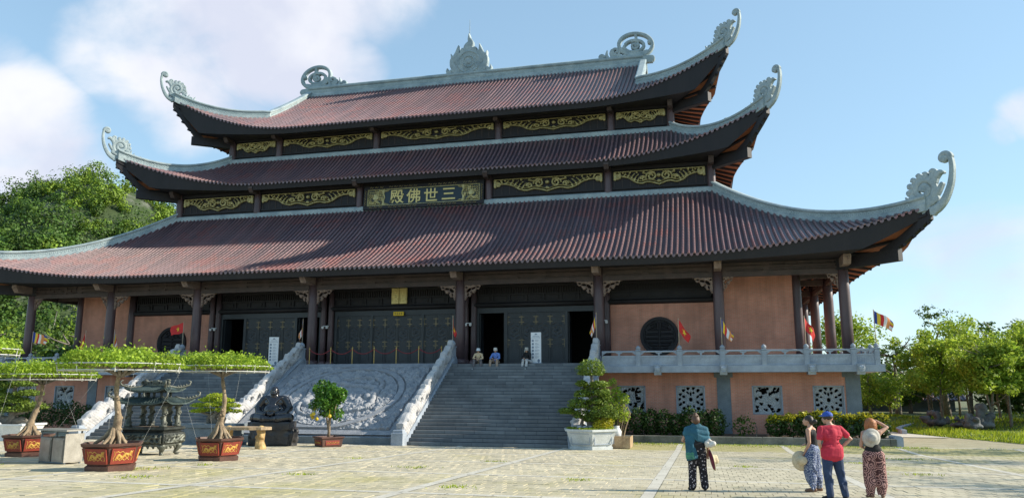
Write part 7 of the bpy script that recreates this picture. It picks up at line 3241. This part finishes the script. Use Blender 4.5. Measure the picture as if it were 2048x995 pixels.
# --- woman shading her eyes
tx, ty = 22.68, -27.75
w3 = thing('person', 'person with copper hair shading the eyes, pale hat on back, pink paisley trousers', 'person', (tx, ty, gz(ty)), R(8))
J = dict(head=(-.01, .05, 1.46), neck=(0, .0, 1.335), chest=(0, 0, 1.17), waist=(0, .0, 1.0), pel=(0, 0, .87),
         shl=(-.165, 0, 1.285), ell=(-.225, .03, 1.03), wrl=(-.10, .19, .97), shr=(.16, .01, 1.30), elr=(.335, .07, 1.40), wrr=(.135, .12, 1.535),
         hdr=(-.9, .3, .05), hdl=(.8, .5, .05),
         hpl=(-.09, 0, .83), knl=(-.11, .02, .45), anl=(-.10, -.01, .085), tol=(-.14, .13, .03), hpr=(.09, 0, .83), knr=(.115, .02, .45), anr=(.12, -.01, .085), tor=(.16, .13, .03))
stand_body(J, parent=w3, hyaw=.15, hpitch=.2)
trousers(J, w3, M['paisley'], (.135, .125, .118, .115, .065), .13, folds=14)
b = MB()
for s in ('l', 'r'):
    an = Vector(J['an' + s])
    capsule(b, [an + Vector((0, 0, .13)), an + Vector((0, 0, .07))], [.098, .06], 12)
shoes(J, w3, M['shoe_brown'], .040)
b = MB()
capsule(b, [(0, 0, .96), (0, 0, 1.18)], [.128, .125], 12)
capsule(b, [(-.05, 0, .94), (.05, 0, .94)], [.122, .122], 12)
for s in (-1, 1):
    capsule(b, [(s * .08, .0, 1.22), (s * .085, -.0, 1.33)], [.07, .045], 9)
solid_part('top', b, .013, M['black_cloth'], w3, 2)
b = MB()
b.ball((-.01, .025, 1.495), (.105, .108, .10), 14, 10)
b.ball((-.01, -.01, 1.42), (.112, .085, .095), 14, 10)
rd = random.Random(4)
for q in range(22):
    a = rd.uniform(2.4, 7.0)
    x_, y_ = -.01 + .10 * math.cos(a), .01 + .09 * math.sin(a)
    capsule(b, [(x_ * .9, y_ * .9, 1.51), (x_ * 1.08, y_ * 1.08, 1.43), (x_ * 1.05, y_ * 1.0, 1.345 + rd.uniform(-.02, .03))], [.026, .024, .012], 6)
solid_part('hair', b, .011, M['hair_red'], w3, 1)
hb_ = hat_disc(.19, .085, .10, M['straw_w'], 'hat', w3)
hb_.location = (-.06, -.15, 1.20)
hb_.rotation_euler = (R(96), 0, R(8))
b = MB()
b.tube([(-.07, .06, 1.36), (-.05, -.05, 1.36), (-.05, -.14, 1.30)], .006, 5)
b.build('hat_cord', M['shoe_brown'], w3)


# --- three people sitting on the top step
def sitter(x, lab, shirt, pants, hat, shoe, rz, seed, hatkind='bucket', lean=0.0):
    t_ = thing('person', lab, 'person', (x, -2.0, FZ), math.pi + rz)
    rd = random.Random(seed)
    y0 = -.12
    kn = .20 if hatkind != 'cap2' else .12
    J = dict(pel=(0, y0, .11), waist=(lean * .4, y0 + .03, .30), chest=(lean * .8, y0 + .10, .46), neck=(lean, y0 + .13, .60), head=(lean * 1.1, y0 + .17, .735))
    b = MB()
    head(b, J['head'], 0, -.15)
    capsule(b, [J['neck'], (J['head'][0], J['head'][1] - .02, J['head'][2] - .06)], [.055, .05])
    capsule(b, [J['pel'], J['waist'], J['chest']], [.13, .12, .12])
    legs, arms, feet = [], [], []
    for s in (-1, 1):
        sh = (lean + s * .19, y0 + .10, .53)
        el = (lean * .7 + s * .27, y0 + .24, .31)
        wr = (s * .09, y0 + .42, .27 + .03 * s)
        capsule(b, [J['neck'], sh], [.05, .05])
        capsule(b, [sh, el, wr], [.05, .038, .026])
        hand(b, wr, (-s * .5, .6, -.2), -s)
        hp, k_, an = (s * .09, y0, .10), (s * kn, y0 + .44, .17), (s * (kn + .02), y0 + .50, -.26)
        capsule(b, [hp, k_, an], [.09, .06, .04])
        to = (s * (kn + .05), y0 + .66, -.31)
        capsule(b, [an, to], [.038, .028])
        legs.append((hp, k_, an))
        arms.append((sh, el, wr))
        feet.append((an, to))
    solid_part('body', b, .015, M['skin'], t_, 2)
    b = MB()
    capsule(b, [J['pel'], J['waist'], J['chest']], [.15, .145, .14])
    capsule(b, [arms[0][0], J['neck'], arms[1][0]], [.075, .07, .075])
    for sh, el, wr in arms:
        capsule(b, [sh, el, Vector(el).lerp(Vector(wr), .6)], [.072, .06, .048])
    for q in range(6):
        z_ = rd.uniform(.2, .5)
        capsule(b, [(-.1, y0 + .2, z_), (.1, y0 + .2, z_ + rd.uniform(-.06, .06))], [.015, .015], 6)
    solid_part('shirt', b, .016, shirt, t_, 2)
    b = MB()
    for hp, k_, an in legs:
        capsule(b, [J['pel'], hp, k_, an], [.13, .115, .085, .07])
    solid_part('trousers', b, .016, pants, t_, 2)
    for an, to in feet:
        b = MB()
        capsule(b, [(an[0], an[1] - .03, an[2] - .03), to], [.048, .042])
        solid_part('shoe', b, .016, shoe, t_, 1)
    c = J['head']
    b = MB()
    b.ball((c[0], c[1] - .02, c[2] + .02), (.09, .10, .09), 12, 9)
    b.ball((c[0], c[1] - .04, c[2] - .04), (.085, .08, .07), 12, 9)
    solid_part('hair', b, .014, M['hair_dark'], t_, 1)
    h = hat_disc(*((.155, .105, .11) if hatkind == 'bucket' else (.125, .11, .12)), hat, 'hat', t_, droop=.03)
    h.location = (c[0], c[1] - .005, c[2] + .055)
    if hatkind == 'cap2':
        bb = MB()
        capsule(bb, [(c[0] + .11, c[1] - .02, c[2] - .05), (c[0] + .13, c[1] - .05, c[2] + .02)], [.05, .045])
        solid_part('hair_bunch', bb, .014, hat, t_, 1)
    return t_


sitter(6.76, 'person in a cream shirt and white hat sitting leftmost on the top step', M['cream_shirt'], M['grey_cloth'], M['white_pot'], M['white_pot'], .1, 1)
sitter(7.80, 'person in a blue shirt and khaki trousers sitting in the middle of the three', M['blue_shirt'], M['khaki'], M['bag_white'], M['black_cloth'], -.1, 2, 'cap')
sitter(9.70, 'person in a black top and pale hat sitting beside the notice stand', M['black_cloth'], M['spotted'], M['straw_w'], M['white_pot'], -.35, 3, 'cap2', .05)
